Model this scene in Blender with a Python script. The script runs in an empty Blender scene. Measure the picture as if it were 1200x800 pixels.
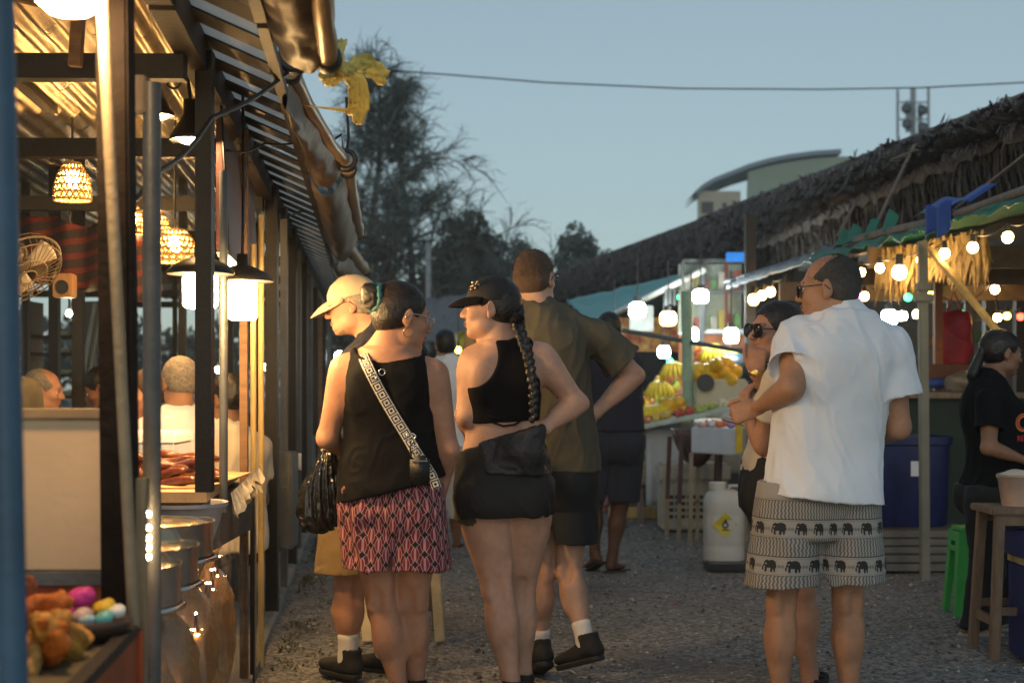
import bpy, bmesh, math, random
import numpy as np
from mathutils import Vector, Matrix, noise as mnoise
from math import radians as R, sin, cos, pi
random.seed(7); rng = np.random.default_rng(7)
scene = bpy.context.scene
COL = scene.collection
F = 1667.0; CX = 600.0; HY = 450.0; CH = 1.25      # lens constants of the photograph: a point at depth Y
def P(x, y, Y):
    return np.array([(x-CX)*Y/F, Y, CH+(HY-y)*Y/F])
def AX(a, Y): return a-0.102*Y                      # line parallel to the lane at offset a
V3 = lambda *a: np.array(a, float)
def nrm(v):
    v = np.asarray(v, float); return v/(np.linalg.norm(v)+1e-12)
# ------------------------------------------------------------------ materials
MATS = {}
def mat(name, col, rough=.6, metal=0., var=.25, scale=8., bump=.15, bscale=60., emit=0., ecol=None, sss=0., alpha=1., trans=0., spec=.5, stretch=None, sheen=0., coat=0.):
    if name in MATS: return MATS[name]
    m = bpy.data.materials.new(name); m.use_nodes = True; MATS[name] = m
    nt = m.node_tree; N = nt.nodes; L = nt.links; b = N['Principled BSDF']
    b.inputs['Roughness'].default_value = rough; b.inputs['Metallic'].default_value = metal
    b.inputs['Specular IOR Level'].default_value = spec
    tc = N.new('ShaderNodeTexCoord'); mp = N.new('ShaderNodeMapping'); L.new(tc.outputs['Object'], mp.inputs['Vector'])
    if stretch: mp.inputs['Scale'].default_value = stretch
    nz = N.new('ShaderNodeTexNoise'); nz.inputs['Scale'].default_value = scale; nz.inputs['Detail'].default_value = 5; nz.inputs['Roughness'].default_value = .65
    L.new(mp.outputs[0], nz.inputs['Vector'])
    rp = N.new('ShaderNodeValToRGB'); L.new(nz.outputs['Fac'], rp.inputs['Fac'])
    c = np.array(col[:3]); lo = c*(1-var); hi = np.minimum(c*(1+var), .95)
    rp.color_ramp.elements[0].position = .3; rp.color_ramp.elements[1].position = .7
    rp.color_ramp.elements[0].color = (*lo, 1); rp.color_ramp.elements[1].color = (*hi, 1)
    L.new(rp.outputs['Color'], b.inputs['Base Color'])
    m['ramp'] = rp.name
    if bump > 0:
        n2 = N.new('ShaderNodeTexNoise'); n2.inputs['Scale'].default_value = bscale; n2.inputs['Detail'].default_value = 4
        L.new(mp.outputs[0], n2.inputs['Vector'])
        bp = N.new('ShaderNodeBump'); bp.inputs['Strength'].default_value = bump; bp.inputs['Distance'].default_value = .01
        L.new(n2.outputs['Fac'], bp.inputs['Height']); L.new(bp.outputs['Normal'], b.inputs['Normal'])
        mr = N.new('ShaderNodeMapRange'); mr.inputs['To Min'].default_value = max(0, rough-.1); mr.inputs['To Max'].default_value = min(1, rough+.12)
        L.new(nz.outputs['Fac'], mr.inputs['Value']); L.new(mr.outputs[0], b.inputs['Roughness'])
    if emit: 
        b.inputs['Emission Strength'].default_value = emit; b.inputs['Emission Color'].default_value = (*(ecol or col)[:3], 1)
    if sss:
        b.inputs['Subsurface Weight'].default_value = sss; b.inputs['Subsurface Radius'].default_value = (.012, .005, .003); b.inputs['Subsurface Scale'].default_value = 1.
    if alpha < 1: b.inputs['Alpha'].default_value = alpha
    if trans: b.inputs['Transmission Weight'].default_value = trans
    if sheen: b.inputs['Sheen Weight'].default_value = sheen
    if coat: b.inputs['Coat Weight'].default_value = coat; b.inputs['Coat Roughness'].default_value = .15
    return m
class NB:                                            # tiny node helper for special materials
    def __init__(s, m): s.nt = m.node_tree; s.N = s.nt.nodes; s.L = s.nt.links; s.b = s.N['Principled BSDF']
    def math(s, op, a, b=None, c=None):
        n = s.N.new('ShaderNodeMath'); n.operation = op
        for i, v in enumerate((a, b, c)):
            if v is None: continue
            if hasattr(v, 'is_linked'): s.L.new(v, n.inputs[i])
            else: n.inputs[i].default_value = v
        return n.outputs[0]
    def mix(s, f, a, b):
        n = s.N.new('ShaderNodeMix'); n.data_type = 'RGBA'
        for i, v in ((0, f), (6, a), (7, b)):
            if hasattr(v, 'is_linked'): s.L.new(v, n.inputs[i])
            else: n.inputs[i].default_value = v if i == 0 else (*v, 1)
        return n.outputs[2]
    def attr(s, name):
        n = s.N.new('ShaderNodeAttribute'); n.attribute_name = name
        x = s.N.new('ShaderNodeSeparateXYZ'); s.L.new(n.outputs['Vector'], x.inputs[0]); return x.outputs, n.outputs
    def base(s): 
        return s.b.inputs['Base Color'].links[0].from_socket
    def setbase(s, o): s.L.new(o, s.b.inputs['Base Color'])
    def noise(s, scale, detail=4, vec=None):
        n = s.N.new('ShaderNodeTexNoise'); n.inputs['Scale'].default_value = scale; n.inputs['Detail'].default_value = detail
        if vec is None:
            t = s.N.new('ShaderNodeTexCoord'); vec = t.outputs['Object']
        s.L.new(vec, n.inputs['Vector']); return n.outputs['Fac']
# ------------------------------------------------------------------ objects
WLOC = {}
def thing(name, label, cat, loc=(0, 0, 0), group=None):
    o = bpy.data.objects.new(name, None); COL.objects.link(o); o.location = [float(v) for v in loc]
    o.empty_display_size = .1
    o['label'] = label; o['category'] = cat
    if group: o['group'] = group
    WLOC[o] = np.array(loc, float)
    return o
def tag(o, label, cat, group=None):
    o['label'] = label; o['category'] = cat
    if group: o['group'] = group
    return o
def link_mesh(name, me, parent=None, m=None, loc=None, label=None):
    """me in WORLD coordinates; the object's origin goes to the parent's (or to loc)"""
    o = bpy.data.objects.new(name, me); COL.objects.link(o)
    pl = WLOC[parent] if parent is not None else np.zeros(3)
    wl = pl if loc is None else np.array(loc, float)
    me.transform(Matrix.Translation([-float(v) for v in wl]))
    o.location = [float(v) for v in wl-pl]
    if parent is not None: o.parent = parent
    WLOC[o] = wl
    if m is not None:
        for mm in (m if isinstance(m, (list, tuple)) else [m]): me.materials.append(mm)
    if label: o['label'] = label
    return o
def dup(o, loc, label=None, rotz=None, scale=None, parent=None):
    c = o.copy(); COL.objects.link(c)
    if parent is not None: c.parent = parent
    else:
        c.location = [float(v) for v in loc]
        if rotz is not None: c.rotation_euler.z = rotz
        if scale is not None: c.scale = (scale,)*3 if np.isscalar(scale) else scale
        if label: c['label'] = label
        WLOC[c] = np.array(loc, float)
    for ch in o.children: dup(ch, None, parent=c)
    return c
class MB:
    def __init__(s): s.v = []; s.f = []; s.mi = []; s.uv = []; s.cur = 0
    def add(s, vs, fs):
        o = len(s.v); s.v += [tuple(map(float, v)) for v in vs]; s.f += [tuple(o+i for i in f) for f in fs]; s.mi += [s.cur]*len(fs); return s
    def box(s, c, size, M=None):
        c = np.array(c, float); h = np.array(size, float)/2
        M = np.eye(3) if M is None else np.asarray(M)
        vs = [c+M@(h*np.array(k)) for k in ((-1,-1,-1),(1,-1,-1),(1,1,-1),(-1,1,-1),(-1,-1,1),(1,-1,1),(1,1,1),(-1,1,1))]
        return s.add(vs, [(0,3,2,1),(4,5,6,7),(0,1,5,4),(1,2,6,5),(2,3,7,6),(3,0,4,7)])
    def bbox(s, lo, hi):
        lo = np.array(lo, float); hi = np.array(hi, float); return s.box((lo+hi)/2, hi-lo)
    def beam(s, a, b, w, h, up=(0, 0, 1)):
        a = np.array(a, float); b = np.array(b, float); d = nrm(b-a); up = np.array(up, float)
        if abs(d@nrm(up)) > .97: up = np.array((0, 1., 0))
        x = nrm(np.cross(d, up)); z = np.cross(x, d)
        return s.box((a+b)/2, (w, np.linalg.norm(b-a), h), np.array([x, d, z]).T)
    def ring(s, c, x, y, r, n): return [np.array(c)+x*cos(2*pi*i/n)*r+y*sin(2*pi*i/n)*r for i in range(n)]
    def tube(s, pts, r, n=8, cap=True, flat=None):
        pts = [np.array(p, float) for p in pts]; m = len(pts)
        rs = [r]*m if np.isscalar(r) else list(r)
        vs = []; px = None
        for i, p in enumerate(pts):
            d = nrm(pts[min(i+1, m-1)]-pts[max(i-1, 0)])
            if px is None: px = nrm(np.cross(d, (0, 0, 1) if abs(d[2]) < .9 else (1., 0, 0)))
            px = nrm(px-d*(px@d)); py = np.cross(d, px)
            vs += s.ring(p, px, py*(flat or 1), rs[i], n)
        fs = [(i*n+j, i*n+(j+1) % n, (i+1)*n+(j+1) % n, (i+1)*n+j) for i in range(m-1) for j in range(n)]
        if cap: fs += [tuple(range(n))[::-1], tuple((m-1)*n+j for j in range(n))]
        return s.add(vs, fs)
    def cyl(s, a, b, r, r2=None, n=12, cap=True): return s.tube([a, b], [r, r if r2 is None else r2], n, cap)
    def lathe(s, c, prof, n=20, axis=(0, 0, 1), sx=1, sy=1, cap=False):
        c = np.array(c, float); z = nrm(axis); x = nrm(np.cross((0, 1, 0) if abs(z[1]) < .9 else (1., 0, 0), z)); y = np.cross(z, x)
        vs = []
        for r, h in prof: vs += [c+z*h+(x*cos(2*pi*i/n)*sx+y*sin(2*pi*i/n)*sy)*r for i in range(n)]
        m = len(prof)
        fs = [(i*n+j, i*n+(j+1) % n, (i+1)*n+(j+1) % n, (i+1)*n+j) for i in range(m-1) for j in range(n)]
        if cap: fs += [tuple(range(n))[::-1], tuple((m-1)*n+j for j in range(n))]
        return s.add(vs, fs)
    def ball(s, c, r, n=12, m=8, M=None, jit=0):
        r = np.array((r, r, r) if np.isscalar(r) else r, float); M = np.eye(3) if M is None else np.asarray(M)
        vs = []
        for i in range(m+1):
            th = pi*i/m
            for j in range(n):
                q = np.array([sin(th)*cos(2*pi*j/n), sin(th)*sin(2*pi*j/n), cos(th)])
                if jit: q = q*(1+jit*mnoise.noise(Vector(q*1.7+np.array(c)*9)))
                vs.append(np.array(c)+M@(q*r))
        fs = [(i*n+j, (i+1)*n+j, (i+1)*n+(j+1) % n, i*n+(j+1) % n) for i in range(m) for j in range(n)]
        return s.add(vs, fs)
    def grid(s, fn, nu, nv, uvs=False):
        vs = [fn(i/nu, j/nv) for i in range(nu+1) for j in range(nv+1)]
        return s.add(vs, [(i*(nv+1)+j, (i+1)*(nv+1)+j, (i+1)*(nv+1)+j+1, i*(nv+1)+j+1) for i in range(nu) for j in range(nv)])
    def mesh(s, name, smooth=False, bevel=0, thick=0, attr=None):
        me = bpy.data.meshes.new(name); me.from_pydata(s.v, [], s.f)
        if any(s.mi): me.polygons.foreach_set('material_index', s.mi)
        if attr is not None:
            a = me.attributes.new('pat', 'FLOAT_VECTOR', 'POINT'); a.data.foreach_set('vector', np.asarray(attr, np.float32).ravel())
        if bevel or thick:
            bm = bmesh.new(); bm.from_mesh(me)
            if thick: bmesh.ops.solidify(bm, geom=bm.faces[:], thickness=thick)
            if bevel:
                es = [e for e in bm.edges if len(e.link_faces) == 2 and e.calc_face_angle(0) > .7]
                bmesh.ops.bevel(bm, geom=es, offset=bevel, segments=2, affect='EDGES', clamp_overlap=True)
            bm.to_mesh(me); bm.free()
        if smooth: me.shade_smooth()
        if smooth == 'auto':
            try: me.set_sharp_from_angle(angle=R(40))
            except Exception: pass
        me.update()
        return me
    def build(s, name, m, parent=None, loc=None, smooth=False, bevel=0, thick=0, label=None, attr=None):
        return link_mesh(name, s.mesh(name, smooth, bevel, thick, attr), parent, m, loc, label)
def fbm(p, o=3):
    return mnoise.fractal(Vector(p), 1., 2., o)
# ------------------------------------------------------------------ implicit surfaces -> one continuous mesh
def smin(a, b, k):
    if k <= 0: return np.minimum(a, b)
    h = np.maximum(k-np.abs(a-b), 0)/k
    return np.minimum(a, b)-h*h*k*.25
def table(st, n=40):
    st = sorted(st, key=lambda q: q[0]); t = np.array([q[0] for q in st], float); v = np.array([q[1:] for q in st], float)
    x = np.linspace(t[0], t[-1], n)
    out = np.empty((n, v.shape[1]))
    dl = np.diff(v, axis=0)/np.diff(t)[:, None]
    mgr = np.zeros_like(v); mgr[0] = dl[0]; mgr[-1] = dl[-1]
    for i in range(1, len(t)-1):
        mgr[i] = np.where(dl[i-1]*dl[i] > 0, 2*dl[i-1]*dl[i]/(dl[i-1]+dl[i]+1e-12), 0)
    for i, xx in enumerate(x):
        j = min(max(np.searchsorted(t, xx, 'right')-1, 0), len(t)-2); h = t[j+1]-t[j]; u = (xx-t[j])/h
        out[i] = (2*u**3-3*u*u+1)*v[j]+(u**3-2*u*u+u)*h*mgr[j]+(-2*u**3+3*u*u)*v[j+1]+(u**3-u*u)*h*mgr[j+1]
    return x, out
class Bone:                                          # tapered elliptic limb; st: (t, r_side, r_front[, off_side, off_front])
    def __init__(s, a, b, st, side=(1, 0, 0), cap=1.):
        s.a = np.array(a, float); s.b = np.array(b, float); s.L = np.linalg.norm(s.b-s.a)+1e-9; s.u = (s.b-s.a)/s.L
        sd = np.array(side, float); sd = sd-s.u*(sd@s.u)
        if np.linalg.norm(sd) < 1e-3: sd = np.cross(s.u, (0, 0, 1.)); 
        s.s = nrm(sd); s.w = np.cross(s.u, s.s)
        st = [tuple(q)+(0,)*(5-len(q)) if len(q) > 2 else (q[0], q[1], q[1], 0, 0) for q in st]
        if len(st) == 1: st = [(0,)+st[0][1:], (1,)+st[0][1:]]
        s.x, s.tab = table(st); s.cap = cap
        s.rm = s.tab[:, :2].max()+np.abs(s.tab[:, 2:]).max()
        s.lo = np.minimum(s.a, s.b)-s.rm; s.hi = np.maximum(s.a, s.b)+s.rm
    def f(s, X, Y, Z):
        px = X-s.a[0]; py = Y-s.a[1]; pz = Z-s.a[2]
        t = px*s.u[0]+py*s.u[1]+pz*s.u[2]; tc = np.clip(t, 0, s.L)
        i = (tc/s.L*(len(s.x)-1)); i0 = np.clip(i.astype(np.int32), 0, len(s.x)-2); fr = (i-i0)
        T = s.tab; g = lambda c: T[i0, c]*(1-fr)+T[i0+1, c]*fr
        r1 = g(0); r2 = g(1)
        q1 = px*s.s[0]+py*s.s[1]+pz*s.s[2]-g(2); q2 = px*s.w[0]+py*s.w[1]+pz*s.w[2]-g(3); q3 = (t-tc)
        rc = np.minimum(r1, r2)*s.cap
        k0 = np.sqrt((q1/r1)**2+(q2/r2)**2+(q3/rc)**2)+1e-9; k1 = np.sqrt((q1/r1**2)**2+(q2/r2**2)**2+(q3/rc**2)**2)+1e-9
        return k0*(k0-1)/k1
class Ell:
    def __init__(s, c, r, M=None):
        s.c = np.array(c, float); s.r = np.array((r,)*3 if np.isscalar(r) else r, float); s.M = np.eye(3) if M is None else np.asarray(M, float)
        e = np.sqrt(((s.M*s.r)**2).sum(1)); s.lo = s.c-e; s.hi = s.c+e
    def f(s, X, Y, Z):
        p = (X-s.c[0], Y-s.c[1], Z-s.c[2]); k0 = 0; k1 = 0
        for i in range(3):
            q = p[0]*s.M[0, i]+p[1]*s.M[1, i]+p[2]*s.M[2, i]; q = q/s.r[i]; k0 = k0+q*q; k1 = k1+(q/s.r[i])**2
        k0 = np.sqrt(k0)+1e-9; return k0*(k0-1)/(np.sqrt(k1)+1e-9)
class Loft:                                          # stations (z, cx, cy, rx, ry, yaw) in the world; exponent n makes it boxier
    def __init__(s, st, n=2.2):
        s.x, s.tab = table(st, 60); s.n = n
        rm = s.tab[:, 2:4].max()
        s.lo = np.array([s.tab[:, 0].min()-rm, s.tab[:, 1].min()-rm, s.x[0]]); s.hi = np.array([s.tab[:, 0].max()+rm, s.tab[:, 1].max()+rm, s.x[-1]])
    def at(s, z): return np.array([np.interp(z, s.x, s.tab[:, c]) for c in range(5)])
    def f(s, X, Y, Z):
        z = Z; g = [np.interp(z.ravel(), s.x, s.tab[:, c]).reshape(z.shape) for c in range(5)]
        dx = X-g[0]; dy = Y-g[1]; c = np.cos(g[4]); sn = np.sin(g[4])
        qx = np.abs(dx*c+dy*sn); qy = np.abs(-dx*sn+dy*c); rx, ry = g[2], g[3]
        k0 = ((qx/rx)**s.n+(qy/ry)**s.n)**(1/s.n)+1e-9
        k1 = np.sqrt((qx/rx**2)**2+(qy/ry**2)**2)+1e-9
        d = k0*(k0-1)/np.maximum(k1, 1e-6); d = np.where(k0 < .3, -(1-k0)*np.minimum(rx, ry), d)
        oz = np.maximum(s.x[0]-Z, Z-s.x[-1])
        return np.where(oz > 0, np.sqrt(np.maximum(d, 0)**2+oz**2), np.maximum(d, oz))
class Vol:
    def __init__(s, h): s.h = h; s.ops = []
    def add(s, p, k=.02, off=0.): s.ops.append(('+', p, k, off)); return s
    def sub(s, p, k=.008, off=0.): s.ops.append(('-', p, k, off)); return s
    def cut(s, pt, n, k=0.): s.ops.append(('c', np.array(pt, float), nrm(n), k)); return s      # removes the side n points to
    def disp(s, fn): s.ops.append(('d', fn, 0, 0)); return s
    def field(s):
        lo = np.min([o[1].lo-max(o[3], 0) for o in s.ops if o[0] == '+'], 0)-.03; hi = np.max([o[1].hi+max(o[3], 0) for o in s.ops if o[0] == '+'], 0)+.03
        h = s.h; n = np.ceil((hi-lo)/h).astype(int)+1; s.lo = lo
        ax = [(lo[i]+h*np.arange(n[i])).astype(np.float32) for i in range(3)]
        D = np.full(n, 1., np.float32)
        for o in s.ops:
            if o[0] == 'c':
                D = np.maximum(D, (ax[0][:, None, None]-o[1][0])*o[2][0]+(ax[1][None, :, None]-o[1][1])*o[2][1]+(ax[2][None, None, :]-o[1][2])*o[2][2])
                D = D.astype(np.float32); continue
            if o[0] == 'd': continue
            p, k, off = o[1:]; pad = k+off+2.5*h if o[0] == '+' else k+off+2.5*h
            i0 = np.clip(np.floor((p.lo-pad-lo)/h).astype(int), 0, n); i1 = np.clip(np.ceil((p.hi+pad-lo)/h).astype(int)+1, 0, n)
            if (i1 <= i0).any(): continue
            sl = tuple(slice(i0[i], i1[i]) for i in range(3))
            X, Yy, Z = np.meshgrid(ax[0][sl[0]], ax[1][sl[1]], ax[2][sl[2]], indexing='ij')
            d = p.f(X, Yy, Z)-off
            if o[0] == '+': D[sl] = smin(D[sl], d, k)
            else: D[sl] = -smin(-D[sl], d, k)
        return D
    def mesh(s, name, smooth=1):
        D = s.field(); h = s.h; lo = s.lo
        S = D < 0; n = np.array(D.shape)-1
        cnt = np.zeros(n, np.int8)
        for a in (0, 1):
            for b in (0, 1):
                for c in (0, 1): cnt += S[a:a+n[0], b:b+n[1], c:c+n[2]]
        act = np.argwhere((cnt > 0) & (cnt < 8)); N = len(act)
        I = np.full(n, -1, np.int32); I[tuple(act.T)] = np.arange(N)
        corners = [(a, b, c) for a in (0, 1) for b in (0, 1) for c in (0, 1)]
        val = {c: D[act[:, 0]+c[0], act[:, 1]+c[1], act[:, 2]+c[2]].astype(np.float64) for c in corners}
        acc = np.zeros((N, 3)); w = np.zeros(N)
        for ci, a in enumerate(corners):
            for b in corners[ci+1:]:
                if sum(abs(a[i]-b[i]) for i in range(3)) != 1: continue
                va, vb = val[a], val[b]; m = (va < 0) != (vb < 0)
                t = np.where(m, va/np.where(va == vb, 1, va-vb), 0)
                pt = np.array(a)[None]+(np.array(b)-np.array(a))[None]*t[:, None]
                acc += pt*m[:, None]; w += m
        V = lo+(act+acc/w[:, None])*h
        quads = []
        for axis in range(3):
            b, c = [(1, 2), (2, 0), (0, 1)][axis]
            sh = [slice(None)]*3; sh2 = [slice(None)]*3; sh[axis] = slice(0, -1); sh2[axis] = slice(1, None)
            s0 = S[tuple(sh)]; s1 = S[tuple(sh2)]
            e = np.argwhere(s0 != s1); e = e[(e[:, b] > 0) & (e[:, c] > 0) & (e[:, b] < n[b]) & (e[:, c] < n[c])]
            fl = s0[tuple(e.T)]
            q = []
            for db, dc in ((-1, -1), (0, -1), (0, 0), (-1, 0)):
                t = e.copy(); t[:, b] += db; t[:, c] += dc; q.append(I[tuple(t.T)])
            q = np.stack(q, 1); q[~fl] = q[~fl][:, ::-1]; quads.append(q)
        Q = np.concatenate(quads); Q = Q[(Q >= 0).all(1)]
        for _ in range(smooth):                      # light Laplacian pass
            ac = np.zeros_like(V); ct = np.zeros(N)
            for i in range(4):
                j = (i+1) % 4
                np.add.at(ac, Q[:, i], V[Q[:, j]]); np.add.at(ct, Q[:, i], 1); np.add.at(ac, Q[:, j], V[Q[:, i]]); np.add.at(ct, Q[:, j], 1)
            V = V*.5+.5*ac/np.maximum(ct, 1)[:, None]
        ds = [o[1] for o in s.ops if o[0] == 'd']
        if ds:
            nn = np.cross(V[Q[:, 2]]-V[Q[:, 0]], V[Q[:, 3]]-V[Q[:, 1]]); vn = np.zeros_like(V)
            for i in range(4): np.add.at(vn, Q[:, i], nn)
            vn /= np.linalg.norm(vn, axis=1)[:, None]+1e-12
            V = V+vn*sum(f(V[:, 0], V[:, 1], V[:, 2]) for f in ds)[:, None]
        me = bpy.data.meshes.new(name); me.vertices.add(N); me.vertices.foreach_set('co', V.astype(np.float32).ravel())
        me.loops.add(len(Q)*4); me.loops.foreach_set('vertex_index', Q.astype(np.int32).ravel())
        me.polygons.add(len(Q)); me.polygons.foreach_set('loop_start', np.arange(0, len(Q)*4, 4, dtype=np.int32)); me.polygons.foreach_set('loop_total', np.full(len(Q), 4, np.int32))
        me.update(calc_edges=True); me.validate(); me.shade_smooth(); s.V = V
        return me
class Slab:                                          # a primitive cut flat at both ends
    def __init__(s, p, pt, n, a, b): s.p = p; s.pt = np.array(pt, float); s.n = nrm(n); s.ab = (a, b); s.lo = p.lo; s.hi = p.hi
    def f(s, X, Y, Z):
        t = (X-s.pt[0])*s.n[0]+(Y-s.pt[1])*s.n[1]+(Z-s.pt[2])*s.n[2]
        return np.maximum(s.p.f(X, Y, Z), np.maximum(s.ab[0]-t, t-s.ab[1]))
class Minus:                                         # p without what lies inside q (grown by g)
    def __init__(s, p, q, g=0.): s.p = p; s.q = q; s.g = g; s.lo = p.lo; s.hi = p.hi
    def f(s, X, Y, Z): return np.maximum(s.p.f(X, Y, Z), s.g-s.q.f(X, Y, Z))
def perlin(x, y, z, seed=0):
    x = np.asarray(x, float); xi = np.floor(x).astype(np.int64); yi = np.floor(y).astype(np.int64); zi = np.floor(z).astype(np.int64)
    xf, yf, zf = x-xi, y-yi, z-zi; u, v, w = (q*q*q*(q*(q*6-15)+10) for q in (xf, yf, zf))
    def h(a, b, c, dx, dy, dz):
        n = (a*374761393+b*668265263+c*2147483647+seed*1274126177) & 0xffffffff
        n = ((n ^ (n >> 13))*1274126177) & 0xffffffff; n = n ^ (n >> 16)
        t = (n & 1023)/1023*2*pi; p = ((n >> 10) & 1023)/1023*2-1; q = np.sqrt(1-p*p)
        return q*np.cos(t)*dx+q*np.sin(t)*dy+p*dz
    r = 0
    for a in (0, 1):
        for b in (0, 1):
            for c in (0, 1): r = r+(u if a else 1-u)*(v if b else 1-v)*(w if c else 1-w)*h(xi+a, yi+b, zi+c, xf-a, yf-b, zf-c)
    return r*1.5
def folds(seed, amp, freq, aniso=(1, 1, 1), sharp=True, tilt=None):
    r = np.random.default_rng(seed); o = r.uniform(0, 50, 3); t = r.uniform(-.5, .5) if tilt is None else tilt; k = freq/2.6
    def fn(x, y, z):
        a = (x+z*t)*aniso[0]*k+o[0]; b = y*aniso[1]*k+o[1]; c = (z-x*t)*aniso[2]*k+o[2]
        wa = perlin(a*.6, b*.6, c*.6, seed+1)*.9
        n = perlin(a+wa, b+wa, c-wa*.5, seed)
        if sharp: n = .9*(.28-np.abs(n))*1.6*(1+.8*perlin(a*.5, b*.5, c*.5, seed+3))
        return amp*n
    return fn
# ------------------------------------------------------------------ people
def rot(yaw, pitch=0, roll=0):
    """columns right, front, up; yaw 0 looks along +Y, positive turns left; pitch>0 looks up"""
    return np.array(Matrix.Rotation(R(yaw), 3, 'Z')@Matrix.Rotation(R(pitch), 3, 'X')@Matrix.Rotation(R(roll), 3, 'Y'))
SKIN = {}
def skin(name, c, rough=.5):
    return mat('skin_'+name, c, rough, var=.20, scale=10, bump=.22, bscale=190, sss=.10, spec=.35)
def hand(L, wr, d, nrml, thumb, curl=(25, 35, 25), s=1., spread=3, thumbc=25, idx=None):
    """palm, four fingers and a thumb; nrml = the way the palm looks, thumb = +1/-1 side"""
    d = nrm(d); n = nrm(np.asarray(nrml, float)-d*(np.asarray(nrml, float)@d)); t = np.cross(d, n)*thumb
    wr = np.array(wr, float); K = wr+d*.088*s
    L.append((Bone(wr-d*.01, wr+d*.03*s, [(0, .026*s, .019*s), (1, .034*s, .017*s)], t), .012))
    L.append((Bone(wr+d*.02*s, K, [(0, .033*s, .017*s), (.6, .04*s, .015*s), (1, .039*s, .012*s)], t, .6), .012))
    def rotv(v, ax, a): 
        a = R(a); return v*cos(a)+np.cross(ax, v)*sin(a)+ax*(ax@v)*(1-cos(a))
    ln = (.074, .082, .076, .060)
    for i in range(4):
        off = (.029-.0195*i)*s; p = K+t*off-d*(.004, 0, .003, .010)[i]*s; c = curl if not (i == 0 and idx is not None) else idx
        v = rotv(d, n, (1.5-i)*spread*thumb)
        ax = np.cross(d, n); fr = (.45, .31, .24); r = (.0092, .0084, .0076, .0064)
        a = 0
        for k in range(3):
            a += c[k]; vv = nrm(rotv(v, ax, a)); q = p+vv*ln[i]*fr[k]*s
            L.append((Bone(p, q, [(0, r[k]*s), (1, r[k+1]*s)]), .004 if k == 0 else .003)); p = q
    p = wr+d*.022*s+t*.026*s+n*.006*s; v = nrm(d*.72+t*.62+n*.30); ax = np.cross(v, n+t*-.4)
    for k, (l, r0, r1) in enumerate(((.042, .0165, .0115), (.034, .0112, .0098), (.026, .0098, .0075))):
        if k: v = nrm(rotv(v, nrm(np.cross(v, nrm(d*.6-t*.8))), 0)+(-t*.28+d*.22+n*.12)*(thumbc/25.))
        q = p+v*l*s; L.append((Bone(p, q, [(0, r0*s), (1, r1*s)]), .010 if k == 0 else .003)); p = q
def head_prims(c, M, s=1., fem=False, brow=0):
    g = lambda x, y, z: np.array(c)+M@(np.array((x, y, z))*s)
    e = lambda x, y, z, a, b, d, k=.02, off=None: (Ell(g(x, y, z), np.array((a, b, d))*s, M), k*s)
    A = [e(0, -.014, .030, .073, .092, .083, .0), e(0, .030, -.030, .059, .060, .078, .03), e(0, .030, -.074, .046 if not fem else .041, .046, .036, .03),
         e(0, .072, -.096, .020, .018, .016, .022), e(0, .079, .022, .046, .014, .011 if fem else .013, .016), e(.040, .060, -.025, .020, .022, .018, .02), e(-.040, .060, -.025, .020, .022, .018, .02),
         e(.048, .018, -.070, .016, .030, .022, .02), e(-.048, .018, -.070, .016, .030, .022, .02)]
    nb = Bone(g(0, .082, .012), g(0, .106, -.027), [(0, .008*s, .010*s), (.7, .011*s, .012*s), (1, .012*s, .012*s)], M[:, 0]); A.append((nb, .012*s))
    A += [e(.011, .094, -.031, .009, .011, .008, .006), e(-.011, .094, -.031, .009, .011, .008, .006)]
    A += [e(0, .088, -.052, .022, .011, .0065, .006), e(0, .086, -.066, .020, .012, .0075, .006)]
    S = [e(.031, .092, -.001, .017, .016, .011, .012), e(-.031, .092, -.001, .017, .016, .011, .012), e(0, .103, -.0585, .02, .012, .0022, .004)]
    A2 = [e(.031, .073, -.001, .0135, .0135, .0115, .003), e(-.031, .073, -.001, .0135, .0135, .0115, .003)]
    for sg in (1, -1):                                   # ears: rim, lobe, hollow
        Me = M@np.array(Matrix.Rotation(R(-24*sg), 3, 'Z')@Matrix.Rotation(R(-8), 3, 'X'))
        A2 += [(Ell(g(sg*.076, -.012, -.006), np.array((.009, .019, .031))*s, Me), .008*s), (Ell(g(sg*.074, -.004, -.032), np.array((.008, .010, .012))*s, Me), .006*s)]
        S += []
        A2 += []
    EH = [(Ell(g(sg*.086, -.010, -.004), np.array((.006, .011, .018))*s, M), .005*s) for sg in (1, -1)]
    return A, S, A2, EH, g
ARM_M = dict(up=[(0, .054, .058), (.18, .058, .062), (.45, .050, .054), (.75, .044, .046), (1, .040, .042)], lo=[(0, .041, .042), (.22, .046, .043), (.5, .040, .036), (.8, .030, .025), (1, .028, .021)])
ARM_F = dict(up=[(0, .046, .050), (.18, .049, .054), (.45, .043, .048), (.75, .037, .040), (1, .034, .036)], lo=[(0, .035, .036), (.22, .038, .037), (.5, .033, .030), (.8, .025, .021), (1, .0235, .018)])
LEG_M = dict(up=[(0, .085, .092), (.3, .084, .088), (.65, .066, .072), (.9, .056, .060), (1, .054, .056)], lo=[(0, .054, .056, 0, 0), (.12, .052, .054, 0, -.004), (.32, .058, .062, 0, -.012), (.55, .046, .050, 0, -.008), (.8, .034, .036), (1, .036, .040)])
LEG_F = dict(up=[(0, .092, .096), (.3, .088, .090), (.65, .068, .070), (.9, .056, .058), (1, .053, .054)], lo=[(0, .053, .054, 0, 0), (.12, .050, .053, 0, -.004), (.32, .056, .060, 0, -.012), (.55, .044, .048, 0, -.008), (.8, .032, .034), (1, .034, .037)])
def sc(st, k): return [(q[0],)+tuple(v*k for v in q[1:]) for q in st]
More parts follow.
